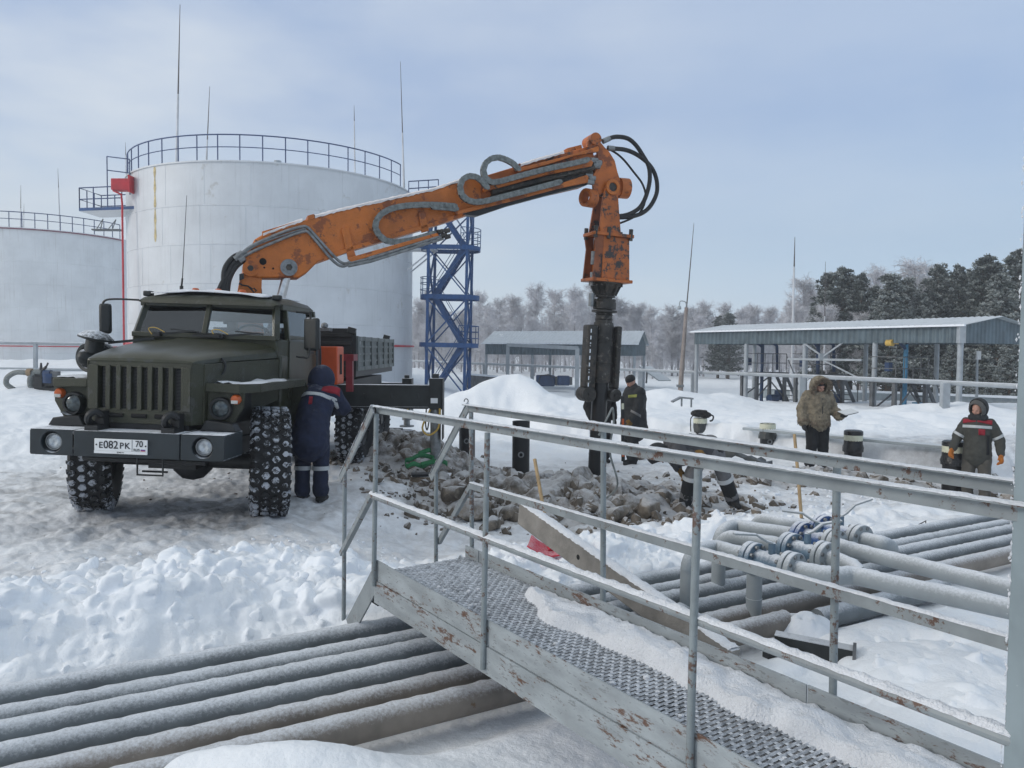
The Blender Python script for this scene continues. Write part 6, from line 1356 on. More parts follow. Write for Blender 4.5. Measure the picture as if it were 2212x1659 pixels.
def wire():
    pts = [at(1300, 985, 9), at(1302, 905, 8.9)]
    a = wp(NR + .01, 3.266, 1.83)
    o = MB().tube(smooth_path([a + V((-.03, -.05, -.05)), a + V((.02, -.06, .06)), a + V((.05, -.02, .1)), a + V((.06, .02, 0)), a + V((.04, 0, -.15)), a + V((.1, .1, -.35)), a + V((.05, .2, -.45))], 6), .006, 6).build('wire_loop', M['chain']); tag(o, 'loop of pale wire hanging from the right handrail at its second post', 'wire')
    o = MB().tube([at(1985, 1133, 8.9), at(2000, 1125, 8.9), at(1998, 1142, 8.9)], .008, 5).build('bent_rod', M['black']); tag(o, 'thin bent rod sticking out of the snow behind the ground pipes', 'rod')
    o = MB().bar(at(1610, 925, 16.75), at(2110, 972, 13.4), .25, .06).build('buried_board', M['corr_roof'], bevel=.01); tag(o, 'long grey board along the edge of the snow bank behind the piles', 'board')
wire()
# ---------------------------------------------------------------- people
def cmat(name, col, **k): return mat(name, col, k.pop('rough', .85), var=k.pop('var', .18), vs=k.pop('vs', 9), bump=k.pop('bump', .35), bs=k.pop('bs', 22), **k)
C_SKIN = mat('skin', (.48, .26, .19), .5, var=.12, vs=20)
def capsule(mb, p, q, r0, r1, n=14, fl=1.0, side=None):
    p, q = V(p), V(q); d = q - p; L = max(d.length, 1e-4); d = d / L; x = V(side) - d * V(side).dot(d) if side is not None else d.orthogonal(); x.normalize(); y = d.cross(x); rows = []
    for k in range(5): a = -math.pi / 2 + math.pi / 2 * k / 4; rows.append((p + d * (r0 * math.sin(a)), max(r0 * math.cos(a), .002)))
    for k in range(1, 4): rows.append((lerp(p, q, k / 4), lerp(r0, r1, k / 4)))
    for k in range(5): a = math.pi / 2 * k / 4; rows.append((q + d * (r1 * math.sin(a)), max(r1 * math.cos(a), .002)))
    mb.loft([[c + (x * math.cos(2 * math.pi * k / n) + y * math.sin(2 * math.pi * k / n) * fl) * r for k in range(n)] for c, r in rows]); return mb
def organic(mb, name, m, parent, voxel=.02, smooth=4, disp=0, dscale=.12, seed=0):
    me = bpy.data.meshes.new(name); me.from_pydata(mb.v, [], mb.f); bm = bmesh.new(); bm.from_mesh(me); bmesh.ops.recalc_face_normals(bm, faces=bm.faces); bm.to_mesh(me); bm.free()
    o = bpy.data.objects.new(name, me); COL.objects.link(o)
    r = o.modifiers.new('r', 'REMESH'); r.mode = 'VOXEL'; r.voxel_size = voxel
    s_ = o.modifiers.new('s', 'SMOOTH'); s_.factor = .5; s_.iterations = smooth
    if disp:
        t = bpy.data.textures.new(name, 'CLOUDS'); t.noise_scale = dscale; t.noise_depth = 3; dd = o.modifiers.new('d', 'DISPLACE'); dd.texture = t; dd.strength = disp; dd.mid_level = .5; dd.texture_coords = 'LOCAL'
    dg = bpy.context.evaluated_depsgraph_get(); me2 = bpy.data.meshes.new_from_object(o.evaluated_get(dg)); o.modifiers.clear(); o.data = me2; bpy.data.meshes.remove(me); me2.name = name
    me2.shade_smooth(); me2.materials.clear(); me2.materials.append(m); o.parent = parent; return o
def hand(mb, w, d, palm_n, curl=.6, s=1.0, thick=1.25):
    """palm, four fingers and a thumb from wrist w along d; palm_n faces the palm side"""
    w, d, pn = V(w), V(d).normalized(), V(palm_n); pn = (pn - d * pn.dot(d)).normalized(); sx = d.cross(pn)
    capsule(mb, w, w + d * .075 * s, .030 * s * thick, .040 * s * thick, fl=.55, side=sx)
    for k, (o_, L, r) in enumerate(((-.032, .068, .0088), (-.011, .080, .0095), (.011, .074, .0092), (.031, .058, .0082))):
        b = w + d * .085 * s + sx * o_ * s; r *= s * thick; m_ = b + (d * math.cos(curl * .6) + pn * math.sin(curl * .6)) * L * .55 * s; e = m_ + (d * math.cos(curl * 1.6) + pn * math.sin(curl * 1.6)) * L * .5 * s
        capsule(mb, b, m_, r * 1.05, r, 8); capsule(mb, m_, e, r, r * .85, 8)
    tb_ = w + d * .03 * s - sx * .03 * s; t1 = tb_ + (d * .6 - sx * .65 + pn * .3).normalized() * .042 * s; t2 = t1 + (d * .9 - sx * .1 + pn * .4).normalized() * .034 * s
    capsule(mb, tb_, t1, .013 * s * thick, .0115 * s * thick, 8); capsule(mb, t1, t2, .0115 * s * thick, .0095 * s * thick, 8)
BASE = dict(pel=(0, 0, .93), wst=(0, .0, 1.08), chs=(0, 0, 1.32), nck=(0, .01, 1.50), hed=(0, -.025, 1.635),
            sl=(-.19, .01, 1.43), el=(-.27, .03, 1.15), wl=(-.27, -.08, .90), sr=(.19, .01, 1.43), er=(.27, .03, 1.15), wr=(.27, -.08, .90),
            hl=(-.10, 0, .90), kl=(-.12, -.03, .50), al=(-.13, .02, .09), hr=(.10, 0, .90), kr=(.12, -.03, .50), ar=(.13, .02, .09), fwd=(0, -1, 0), tl=(0, -1, 0), tr=(0, -1, 0))
def person(label, loc, rz, pose, o):
    P = {k: V(v) for k, v in {**BASE, **pose}.items()}
    fw = P['fwd'].normalized(); up = (P['hed'] - P['nck']).normalized(); hs = fw.cross(up).normalized(); fc = up.cross(hs).normalized()   # face direction
    side = (P['sr'] - P['sl']).normalized(); sc = o.get('bulk', 1.0)
    mb = MB()
    R = Matrix((hs, fc, up)).transposed(); h = P['hed']
    mb.ell(h + up * .02, (.074, .094, .105), 20, R); mb.ell(h - up * .05 + fc * .025, (.055, .065, .06), 14, R)
    mb.ell(h + fc * .098 - up * .012, (.014, .022, .022), 8, R); capsule(mb, h + fc * .086 + up * .03, h + fc * .102 - up * .012, .008, .011, 8)
    for s in (-1, 1): mb.ell(h + hs * s * .076 + up * .0, (.010, .022, .032), 8, R); mb.ell(h + hs * s * .03 + fc * .088 + up * .036, (.024, .012, .009), 8, R); mb.ell(h + hs * s * .04 + fc * .066 - up * .022, (.024, .024, .022), 8, R)
    mb.ell(h + fc * .084 - up * .060, (.026, .012, .008), 8, R); mb.ell(h + fc * .076 - up * .088, (.022, .016, .016), 8, R)
    capsule(mb, P['nck'] - up * .05, h - up * .03, .062, .058)
    capsule(mb, P['pel'], P['wst'], .13, .13, fl=.75, side=side); capsule(mb, P['wst'], P['chs'], .13, .15, fl=.72, side=side); capsule(mb, P['sl'], P['sr'], .07, .07); capsule(mb, P['chs'], P['nck'], .13, .065, fl=.75, side=side)
    for a in 'lr':
        capsule(mb, P['s' + a], P['e' + a], .055, .045); capsule(mb, P['e' + a], P['w' + a], .044, .03); capsule(mb, P['h' + a], P['k' + a], .085, .058); capsule(mb, P['k' + a], P['a' + a], .056, .042)
        f_ = P['t' + a].normalized(); capsule(mb, P['a' + a] - V((0, 0, .03)), P['a' + a] + f_ * .16 - V((0, 0, .05)), .045, .035)
        hd_ = o.get('hd' + a); d_ = V(hd_[0]) if hd_ else (P['w' + a] - P['e' + a]); n_ = V(hd_[1]) if hd_ else (V((1 if a == 'l' else -1, 0, 0)))
        hand(mb, P['w' + a], d_, n_, o.get('curl', .6))
    body = organic(mb, 'person', C_SKIN, None, .0125, 2); body.location = loc; body.rotation_euler = (0, 0, rz); tag(body, label, 'person', o.get('group'))
    e = MB()
    for s in (-1, 1): e.ell(h + hs * s * .031 + fc * .089 + up * .020, (.013, .008, .006), 8, R)
    e.build('eyes', M['rubber'], body)
    # trousers and boots
    t = MB(); capsule(t, P['pel'] + V((0, 0, .02)), (P['hl'] + P['hr']) / 2 - V((0, 0, .02)), .165 * sc, .165 * sc, fl=.82, side=side)
    for a in 'lr':
        capsule(t, P['h' + a], P['k' + a], .115 * sc, .092 * sc); capsule(t, P['k' + a], lerp(P['k' + a], P['a' + a], .86), .09 * sc, .082 * sc)
        capsule(t, lerp(P['k' + a], P['a' + a], .70), lerp(P['k' + a], P['a' + a], .84), .092 * sc, .094 * sc)
    organic(t, 'trousers', o['trousers'], body, .016, 3, .022, .09)
    for a in 'lr':
        b = MB(); f_ = P['t' + a].normalized(); k_, an = P['k' + a], P['a' + a]
        if o.get('highboots'): capsule(b, lerp(k_, an, .12), an, .098 * sc, .088 * sc)
        capsule(b, lerp(k_, an, .72), an, .076, .068); capsule(b, an - V((0, 0, .035)) - f_ * .03, an + f_ * .17 - V((0, 0, .048)), .062, .05, side=f_.cross(V((0, 0, 1))), fl=.8)
        organic(b, 'boot', o.get('boots', M['rubber']), body, .012, 3)
        if o.get('band'):
            c0, c1 = lerp(k_, an, o['band'][0]), lerp(k_, an, o['band'][1]); rb_ = o.get('bandr', .103) * sc
            MB().lathe([(rb_ - .02, 0), (rb_, .0), (rb_, (c1 - c0).length), (rb_ - .02, (c1 - c0).length)], c0, (c1 - c0), n=22).build('reflective_band', o['bandm'], body)
    # jacket
    hem = o.get('hem', .15); fl = o.get('flat', .78)
    j = MB(); dn = (P['pel'] - P['chs']).normalized(); hp = P['pel'] + dn * hem
    capsule(j, P['chs'], P['wst'], .205 * sc, .195 * sc, fl=fl, side=side); capsule(j, P['wst'], hp, .195 * sc, o.get('hemr', .195) * sc, fl=fl + .05, side=side); capsule(j, lerp(P['sl'], P['sr'], .08), lerp(P['sl'], P['sr'], .92), .095 * sc, .095 * sc); capsule(j, P['chs'], lerp(P['chs'], P['nck'], .85), .19 * sc, .10, fl=.8, side=side)
    for a in 'lr': capsule(j, P['s' + a], P['e' + a], .098 * sc, .083 * sc); capsule(j, P['e' + a], lerp(P['e' + a], P['w' + a], .93), .08 * sc, o.get('cuff', .062) * sc)
    if o.get('collar'): capsule(j, P['nck'] - up * .04, P['nck'] + up * .045, .105, .10)
    jk = organic(j, 'jacket', o['jacket'], body, .018, 3, o.get('jd', .035), o.get('jds', .10))
    for a in 'lr':
        g = MB(); hd_ = o.get('hd' + a); d_ = V(hd_[0]) if hd_ else (P['w' + a] - P['e' + a]); n_ = V(hd_[1]) if hd_ else (V((1 if a == 'l' else -1, 0, 0)))
        hand(g, P['w' + a], d_, n_, o.get('curl', .6), 1.12, 1.5); capsule(g, P['w' + a] - d_.normalized() * .05, P['w' + a] + d_.normalized() * .02, .047, .042)
        organic(g, 'glove', o['gloves'], body, .0065, 2)
    return body, P, dict(h=h, up=up, fc=fc, hs=hs, R=R, jacket=jk)
def beanie(body, F, m, low=.035):
    mb = MB(); h, up, fc, hs, R = (F[k] for k in ('h', 'up', 'fc', 'hs', 'R'))
    rows = []
    for i, (r, z) in enumerate(((.100, low), (.105, low + .02), (.105, low + .045), (.102, low + .06), (.095, .115), (.07, .143), (.035, .156), (.004, .158))):
        rows.append([h + up * z + (hs * math.cos(a) * .86 + fc * math.sin(a)) * r - fc * .004 for a in [2 * math.pi * k / 24 for k in range(24)]])
    mb.loft(rows); mb.build('knit_cap', m, body)
def hood(body, F, m, name='hood', open_=.55, rad_=.145, thick=.03, fur=None, sag=0):
    """shell round the head open at the face"""
    h, up, fc, hs, R = (F[k] for k in ('h', 'up', 'fc', 'hs', 'R')); mb = MB(); rows = []
    c = h + up * .012 - fc * .015
    for i in range(11):
        th = open_ + (math.pi - open_) * i / 10; rows.append([c + fc * (math.cos(th) * rad_ * 1.08) + (hs * math.cos(a) * .92 + up * math.sin(a) * (1.12 if math.sin(a) > 0 else 1.2)) * (math.sin(th) * rad_) for a in [2 * math.pi * k / 24 for k in range(24)]])
    mb.loft(rows, False); o = mb.build(name, m, body, solid=thick)
    return o, c
J_NAVY, J_DK = cmat('navy_work_jacket', (.010, .016, .045), frost=.3, flo=.75, fhi=1.3, fs=10), cmat('charcoal_padded_jacket', (.020, .022, .024))
T_BLK = cmat('black_trousers', (.010, .011, .013)); T_NAVY = cmat('navy_trousers', (.009, .014, .038)); T_GREY = cmat('grey_work_trousers', (.13, .13, .135)); T_KH = cmat('drab_trousers', (.075, .07, .06))
BAND = mat('reflective_tape', (.45, .47, .48), .4, var=.1); REDC = cmat('red_cloth', (.24, .010, .022)); GLV = cmat('mustard_glove', (.16, .085, .015)); GLO = cmat('orange_glove', (.42, .13, .015)); GLD = cmat('dark_glove', (.03, .03, .032)); GRYC = cmat('grey_fleece', (.085, .085, .082))
def patch(body, F, pts, m, name, r=.02):
    return MB().tube(smooth_path(pts, 5), r, 8).build(name, m, body)
def strip_on(body, target, centre, axis_u, axis_v, hu, hv, nrm, m, name, push=.006):
    """cloth strip wrapped onto the jacket surface by ray casting"""
    rows = []; me = target.data
    from mathutils.bvhtree import BVHTree
    bvh = BVHTree.FromPolygons([v.co for v in me.vertices], [p.vertices for p in me.polygons]); nrm = V(nrm).normalized(); nu, nv = 17, 5
    for i in range(nv):
        row = []
        for k in range(nu):
            p = V(centre) + V(axis_u) * hu * (2 * k / (nu - 1) - 1) + V(axis_v) * hv * (2 * i / (nv - 1) - 1); hit = bvh.ray_cast(p + nrm * .5, -nrm)
            row.append((hit[0] + nrm * push) if hit[0] else p)
        rows.append(row)
    return MB().grid(rows).build(name, m, body, solid=.004)
def band_round(body, target, c, ax, m, name='reflective_band', w_=.045, r=.5, push=.006, a0=0, a1=2 * math.pi):
    from mathutils.bvhtree import BVHTree
    me = target.data; bvh = BVHTree.FromPolygons([v.co for v in me.vertices], [p.vertices for p in me.polygons]); ax = V(ax).normalized(); x = ax.orthogonal().normalized(); y = ax.cross(x); rows = []
    n = 36; 
    for s in (-.5, -.15, .15, .5):
        row = []
        for k in range(n + 1):
            a = 2 * math.pi * k / n; d = x * math.cos(a) + y * math.sin(a); o = V(c) + ax * s * w_; hit = bvh.ray_cast(o, d); best = hit[0]
            row.append((best if best and (best - o).length < r else o + d * r * .6) + d * push)
        rows.append(row)
    return MB().grid(rows).build(name, m, body, solid=.004)
# 1 the worker in navy leaning at the truck, seen from behind
bz = zg(-2.32, 9.55)
b, P, F = person('person in navy work suit with red shoulders leaning over the truck side, seen from behind', (-2.49, 9.55, bz), rad(176), dict(chs=(0, -.17, 1.25), wst=(0, -.05, 1.05), nck=(0, -.30, 1.40), hed=(-.01, -.36, 1.50), fwd=(0, -.7, -.8), sl=(-.2, -.22, 1.36), sr=(.2, -.22, 1.36), el=(-.30, -.38, 1.15), er=(.30, -.38, 1.15), wl=(-.14, -.55, 1.12), wr=(.14, -.55, 1.12), hl=(-.105, 0, .90), hr=(.105, 0, .90), kl=(-.115, .0, .5), kr=(.115, 0, .5), al=(-.12, .02, .09), ar=(.12, .02, .09)),
    dict(trousers=T_NAVY, jacket=J_NAVY, gloves=GLD, band=(.10, .22), bandm=BAND, bulk=1.10, hem=.19, hemr=.225, flat=.9, jd=.04, cuff=.07, bandr=.098))
ho_, c = hood(b, F, J_NAVY, rad_=.165, open_=.75, thick=.03)
strip_on(b, F['jacket'], (0, -.10, 1.30), (1, 0, 0), (0, -.5, .87), .27, .026, (0, .8, .55), BAND, 'reflective_band')
strip_on(b, F['jacket'], (.20, -.17, 1.385), (1, 0, 0), (0, -.5, .87), .10, .05, (0, .8, .55), REDC, 'red_yoke'); strip_on(b, F['jacket'], (-.20, -.17, 1.385), (1, 0, 0), (0, -.5, .87), .10, .05, (0, .8, .55), REDC, 'red_yoke')
strip_on(b, F['jacket'], (.0, -.05, 1.25), (1, 0, 0), (0, -.3, .95), .022, .05, (0, .9, .3), REDC, 'red_tab')
MB().ell((0, -.27, 1.44), (.16, .12, .09), 14).build('hood_collar', J_NAVY, b)
# 2 the man in charcoal jacket beside the pile, looking left
X, Y_ = 2.42, 15.2
b, P, F = person('person in charcoal padded jacket and black knit cap, looking down beside the tall pile', (X, Y_, zg(X, Y_)), rad(-68), dict(hed=(0, -.07, 1.63), nck=(0, -.01, 1.50), fwd=(0, -1, -.30), sl=(-.2, .02, 1.43), el=(-.25, .09, 1.14), wl=(-.25, -.03, .90), er=(.24, -.05, 1.14), wr=(.2, -.16, .92), al=(-.12, .06, .09), ar=(.12, -.08, .09), kr=(.12, -.08, .5)),
    dict(trousers=T_BLK, jacket=J_DK, gloves=GLV, bulk=1.28, hem=.20, hemr=.225, flat=.92, collar=True, jd=.04))
beanie(b, F, M['rubber'])
strip_on(b, F['jacket'], (.16, -.12, 1.37), (.7, .7, .1), (0, 0, 1), .09, .028, (.7, -.7, .1), mat('dull_yellow_green', (.25, .27, .06), .7), 'chest_patch')
q = lerp(P['er'], P['wr'], .45); band_round(b, F['jacket'], q, P['wr'] - P['er'], mat('grey_tape', (.17, .17, .17), .6), r=.13)
mb = MB(); mb.ell(P['hed'] + F['fc'] * .095 - F['up'] * .04, (.03, .012, .012), 8, F['R']); mb.build('moustache', mat('dark_hair', (.03, .022, .018), .9), b)
mb = MB(); capsule(mb, P['nck'] + V((-.12, .06, -.02)), P['nck'] + V((.12, .06, -.02)), .07, .07); organic(mb, 'hood', J_DK, b, .016, 3, .02, .06)
# 2b a second dark figure behind the pile
b, P, F = person('person in black standing mostly hidden behind the tall pile', (1.80, 15.6, zg(1.8, 15.6)), rad(15), dict(el=(-.26, .05, 1.13), wl=(-.22, -.08, .9)), dict(trousers=T_BLK, jacket=cmat('black_coat', (.010, .010, .011)), gloves=GLD, bulk=1.12, hem=.2, flat=.85))
beanie(b, F, M['rubber'])
# 3 the bending man
X, Y_ = at(1527, 1112, 10.55).x, 10.55; z_ = zg(X, Y_) + .06
b, P, F = person('person in grey trousers and black high boots bending forward, legs apart, in the rubble', (X, Y_, z_), rad(0), dict(pel=(.03, .04, .81), wst=(-.12, -.02, .83), chs=(-.38, -.08, .84), nck=(-.57, -.12, .80), hed=(-.71, -.15, .74), fwd=(-.45, -.25, -1), sl=(-.48, -.28, .84), sr=(-.50, .10, .88), el=(-.46, -.40, .70), wl=(-.30, -.36, .78), er=(-.52, .15, .72), wr=(-.40, .0, .52), hl=(-.06, -.05, .80), hr=(.11, .07, .80), kl=(-.26, -.13, .46), al=(-.30, -.02, .09), kr=(.20, -.10, .44), ar=(.36, .02, .09), tl=(-.5, -1, 0), tr=(.15, -1, 0)),
    dict(trousers=T_GREY, jacket=cmat('grey_black_jacket', (.055, .055, .06)), gloves=GLV, band=(.02, .16), bandm=BAND, highboots=True, boots=cmat('black_felt_boot', (.010, .011, .012)), bulk=1.06, hem=.02, hemr=.17, flat=.85, bandr=.108, hdl=((.9, -.1, .2), (0, .3, -1))))
hood(b, F, J_DK, rad_=.13, open_=.9)
kp = MB(); kp.ell(P['pel'] + V((.05, -.13, .04)), (.13, .06, .09), 12); organic(kp, 'waist_guard', T_BLK, b, .014, 2, .02, .05)
# 4 the man in the fur parka with papers
FUR = cmat('patchwork_fur', (.25, .21, .15), var=.35, vs=14, bump=1.0, bs=70, spots=.33, spotcol=(.42, .37, .29), ss=3.2, rust=.36, rustcol=(.045, .036, .03), rs=3.6)
FURR = cmat('fur_trim', (.24, .19, .14), var=.4, vs=22, bump=1.0, bs=90)
X, Y_ = at(1763, 1018, 14.6).x, 14.6
b, P, F = person('person in brown patchwork fur parka with big fur hood, holding white papers', (X, Y_, zg(X, Y_)), rad(4), dict(hed=(.0, -.05, 1.60), nck=(0, 0, 1.48), fwd=(.1, -1, -.12), el=(-.31, .03, 1.16), wl=(-.30, -.05, .93), er=(.31, .02, 1.16), wr=(.33, -.22, 1.07), kl=(-.11, -.02, .5), kr=(.11, -.02, .5)),
    dict(trousers=T_BLK, jacket=FUR, gloves=GLD, bulk=1.16, hem=-.02, hemr=.20, flat=.86, jd=.05, jds=.05, cuff=.085, hdr=((.35, -.9, .1), (0, .1, 1)), curl=.5, bandr=.1))
h_, c = hood(b, F, FUR, rad_=.165, open_=1.0, thick=.05)
mb = MB(); rg = random.Random(3)
h, up, fc, hs = (F[k] for k in ('h', 'up', 'fc', 'hs'))
for k in range(420):
    a = rg.uniform(0, 2 * math.pi); d = hs * math.cos(a) * .95 + up * math.sin(a) * (1.12 if math.sin(a) > 0 else 1.2); p = h - up * .0 + fc * (.05 + .05 * rg.random()) + d * (.142 + .02 * rg.random()); q = p + (d * rg.uniform(.3, 1) + fc * rg.uniform(-.2, .9) + V((rg.gauss(0, .3), rg.gauss(0, .3), rg.gauss(0, .3)))).normalized() * rg.uniform(.05, .085)
    mb.tube([p, lerp(p, q, .5), q], [.010, .008, .001], 4, False)
mb.tube([h + fc * .065 + (hs * math.cos(a) * .95 + up * math.sin(a) * 1.15) * .155 for a in [2 * math.pi * k / 28 for k in range(28)]], .026, 8, closed=True); mb.build('fur_ruff', FURR, b)
for a in 'lr':
    w_ = P['w' + a]; e_ = P['e' + a]; d_ = (w_ - e_).normalized(); mb = MB(); x = d_.orthogonal().normalized(); y = d_.cross(x); mb.lathe([(.07, -.05), (.10, -.03), (.105, .01), (.07, .03)], w_ - d_ * .02, d_, n=18)
    for k in range(90): an = rg.uniform(0, 6.28); e = x * math.cos(an) + y * math.sin(an); p = w_ + e * .085 - d_ * rg.uniform(0, .06); mb.tube([p, p + (e * .6 + d_ * rg.uniform(-.2, 1)) * .05], [.008, .001], 4, False)
    mb.build('fur_cuff', FURR, b)
mb = MB()
for k in range(260): an = rg.uniform(0, 6.28); p = P['pel'] + V((math.cos(an) * .225, math.sin(an) * .19, .0 + rg.uniform(-.02, .1))); mb.tube([p, p + V((math.cos(an) * .02, math.sin(an) * .02, -.06 - .03 * rg.random()))], [.009, .001], 4, False)
mb.build('fur_hem', FURR, b)
MB().lathe([(.079, .0), (.083, .0), (.083, .04), (.079, .04)], h + up * .055, up, n=24).build('headband', M['rubber'], b)
MB().tube([(0, -.185, 1.40), (0, -.20, 1.25), (0, -.19, 1.05)], .008, 6).build('zip', M['black'], b)
pc = b.matrix_basis @ (P['wr'] + V((.07, -.13, .085))); pr_ = thing('paper_pad', 'white paper pad in the gloved hand of the man in fur', 'papers', pc, (rad(14), rad(-10), rad(18)))
MB().box((.02, 0, 0), (.30, .21, .012)).build('sheets', M['plate'], pr_); MB().box((.01, 0, -.012), (.30, .21, .008)).build('board', M['black'], pr_)
# 5 the man at the right
X, Y_ = at(2110, 1000, 12.7).x, 12.7; z_ = -.28
RJ = cmat('grey_green_work_jacket', (.045, .046, .040)); 
b, P, F = person('person in grey and red work jacket, grey hood and orange gloves, looking down', (X, Y_, z_), rad(-40), dict(hed=(0, -.08, 1.63), nck=(0, -.01, 1.49), fwd=(-.35, -1, -.35), sl=(-.16, .01, 1.39), sr=(.16, .01, 1.39), el=(-.29, -.02, 1.16), wl=(-.33, -.19, .95), er=(.30, .06, 1.15), wr=(.34, -.04, .90)), dict(trousers=T_KH, jacket=RJ, gloves=GLO, bulk=1.02, hem=.05, hemr=.215, flat=.86, collar=True, curl=.7))
hood(b, F, GRYC, rad_=.135, open_=.95, thick=.02)
hood(b, F, J_DK, 'outer_hood', rad_=.15, open_=1.5, thick=.015)
for s in (-1, 1): strip_on(b, F['jacket'], (s * .11, -.07, 1.42), (1, 0, 0), (0, -.5, .85), .10, .07, (0, -.9, .45), REDC, 'red_yoke')
strip_on(b, F['jacket'], (0, -.15, 1.345), (1, 0, 0), (0, 0, 1), .21, .024, (0, -1, .1), BAND, 'reflective_band')
strip_on(b, F['jacket'], (.08, -.15, 1.26), (1, 0, 0), (0, 0, 1), .045, .05, (0, -1, .1), REDC, 'red_pocket')
strip_on(b, F['jacket'], (0, .0, 1.40), (1, 0, 0), (0, .5, .85), .16, .06, (0, .9, .45), REDC, 'red_yoke')
for a in 'lr': q = lerp(P['s' + a], P['e' + a], .86); band_round(b, F['jacket'], q, P['e' + a] - P['s' + a], BAND, r=.15)
strip_on(b, F['jacket'], (.16, -.1, 1.05), (.6, -.5, 0), (0, 0, 1), .06, .16, (.4, -1, 0), T_BLK, 'side_panel')
mb = MB(); mb.ell(P['nck'] + V((0, -.03, .0)), (.15, .13, .10), 14); organic(mb, 'scarf', J_DK, b, .014, 3, .03, .05)
mb = MB(); mb.ell(P['hed'] + F['fc'] * .07 - F['up'] * .085, (.05, .04, .04), 12, F['R']); organic(mb, 'beard', mat('brown_beard', (.07, .04, .025), .9), b, .01, 2, .01, .03)
# ---------------------------------------------------------------- rubble and rocks
def rock_mesh(seed):
    rng = np.random.RandomState(seed); bm = bmesh.new(); bmesh.ops.create_icosphere(bm, subdivisions=3, radius=1)
    pl_ = [(V(rng.normal(size=3)).normalized(), rng.uniform(.45, .85)) for _ in range(11)]
    for v in bm.verts:
        p = v.co.copy()
        for n, d in pl_:
            k = p.dot(n)
            if k > d: p -= n * (k - d) * .92
        f = 1 + .12 * (float(vn(np.array(p.x * 2.3 + 9 + seed), np.array(p.y * 2.3 + p.z * 1.7), seed)) - .5) + .09 * (float(vn(np.array(p.x * 6 + seed), np.array(p.y * 6 + p.z * 5), seed + 3)) - .5)
        v.co = V((p.x * f, p.y * f * .9, p.z * f * .72))
    me = bpy.data.meshes.new('rock'); bm.to_mesh(me); bm.free(); me.shade_smooth(); me.set_sharp_from_angle(angle=rad(28)); me.materials.append(M['rock']); return me
RK = [rock_mesh(s) for s in range(8)]
rg = random.Random(12); nrk = [0]
def rock(label, u, v, Y, size, group, zo=-.0, k=None):
    p = at(u, v, Y); o = bpy.data.objects.new('rock', RK[nrk[0] % 8 if k is None else k]); COL.objects.link(o); nrk[0] += 1
    o.location = (p.x, p.y, zg(p.x, p.y) + zo + size * .2); o.rotation_euler = (rg.uniform(-.4, .4), rg.uniform(-.4, .4), rg.uniform(0, 6.28)); s = size * .44; o.scale = (s * rg.uniform(.9, 1.25), s * rg.uniform(.85, 1.1), s * rg.uniform(.8, 1.05)); tag(o, label, 'rock', group)
def heap_z(x, y):
    return .42 * math.exp(-((x + 1.6) / 1.0) ** 2 - ((y - 13.5) / .7) ** 2) + .34 * math.exp(-((x - .95) / 1.1) ** 2 - ((y - 11.0) / .75) ** 2) + .12 * math.exp(-((x - 2.4) / .7) ** 2 - ((y - 11.4) / .6) ** 2) + .22 * math.exp(-((x + .35) / .7) ** 2 - ((y - 11.6) / .9) ** 2) + .14 * math.exp(-((x - 5.6) / 1.3) ** 2 - ((y - 13.35) / .4) ** 2)
def heap(label, cx, cy, sx, sy):
    rows = []; n = 90
    for i in range(n + 1):
        row = []
        for k in range(n + 1):
            x, y = cx + (i / n - .5) * 2 * sx, cy + (k / n - .5) * 2 * sy; row.append((x, y))
        rows.append(row)
    A_ = np.array(rows); X_, Y_ = A_[..., 0], A_[..., 1]; hz_ = np.vectorize(heap_z)(X_, Y_); lm = lumps(X_ * 4.5, Y_ * 4.5, 81) * .20 + lumps(X_ * 9, Y_ * 9, 82) * .08 + fbm(X_ * 5, Y_ * 5, 4, 83) * .06
    Zh = ground_z(X_, Y_) + hz_ + lm * np.clip(hz_ * 5, 0, 1) - .02
    o = MB().grid([[V((X_[i, k], Y_[i, k], Zh[i, k])) for k in range(n + 1)] for i in range(n + 1)]).build('rubble_heap', M['rubble'], smooth=35); tag(o, label, 'rubble', kind='stuff')
heap('heap of broken frozen soil beside the outrigger', -1.5, 13.3, 1.9, 1.5)
heap('heap of broken frozen rock in front of the tall pile', .9, 11.1, 2.4, 1.5)
heap('strip of rubble behind the footbridge rails at right', 5.6, 13.35, 2.0, .7)
mb = MB(); rs = np.random.RandomState(3)
base = [[V(v.co) for v in bpy.data.meshes[RK[k].name].vertices] for k in range(0)]
ico = bmesh.new(); bmesh.ops.create_icosphere(ico, subdivisions=1, radius=1); ico.verts.ensure_lookup_table(); IV = [v.co.copy() for v in ico.verts]; IF = [tuple(l.index for l in f.verts) for f in ico.faces]; ico.free()
def bits(n, cx, cy, sx, sy, smin, smax):
    for _ in range(n):
        x, y = cx + sx * rs.normal(), cy + sy * rs.normal(); s = smin + (smax - smin) * rs.rand() ** 2.2; z = zg(x, y) + heap_z(x, y) + s * .1; e = Euler(rs.rand(3) * 6.28).to_matrix(); sc = V((1, .55 + .45 * rs.rand(), .4 + .4 * rs.rand())) * s
        mb.add([V((x, y, z)) + e @ V((p.x * sc.x * (.8 + .4 * rs.rand()), p.y * sc.y * (.8 + .4 * rs.rand()), p.z * sc.z)) for p in IV], IF)
bits(600, -1.5, 13.2, .85, .6, .02, .13); bits(900, .8, 10.9, 1.1, .75, .02, .13); bits(300, -.4, 11.5, .7, .9, .02, .15); bits(150, 2.6, 11.7, .7, .6, .02, .11); bits(330, 5.9, 13.3, 1.3, .35, .02, .15); bits(70, -3, 10.5, 1.6, 1.2, .008, .03); bits(60, 3, 13.2, 1.5, 1.2, .01, .05); bits(50, -.8, 10.3, .9, .7, .01, .05)
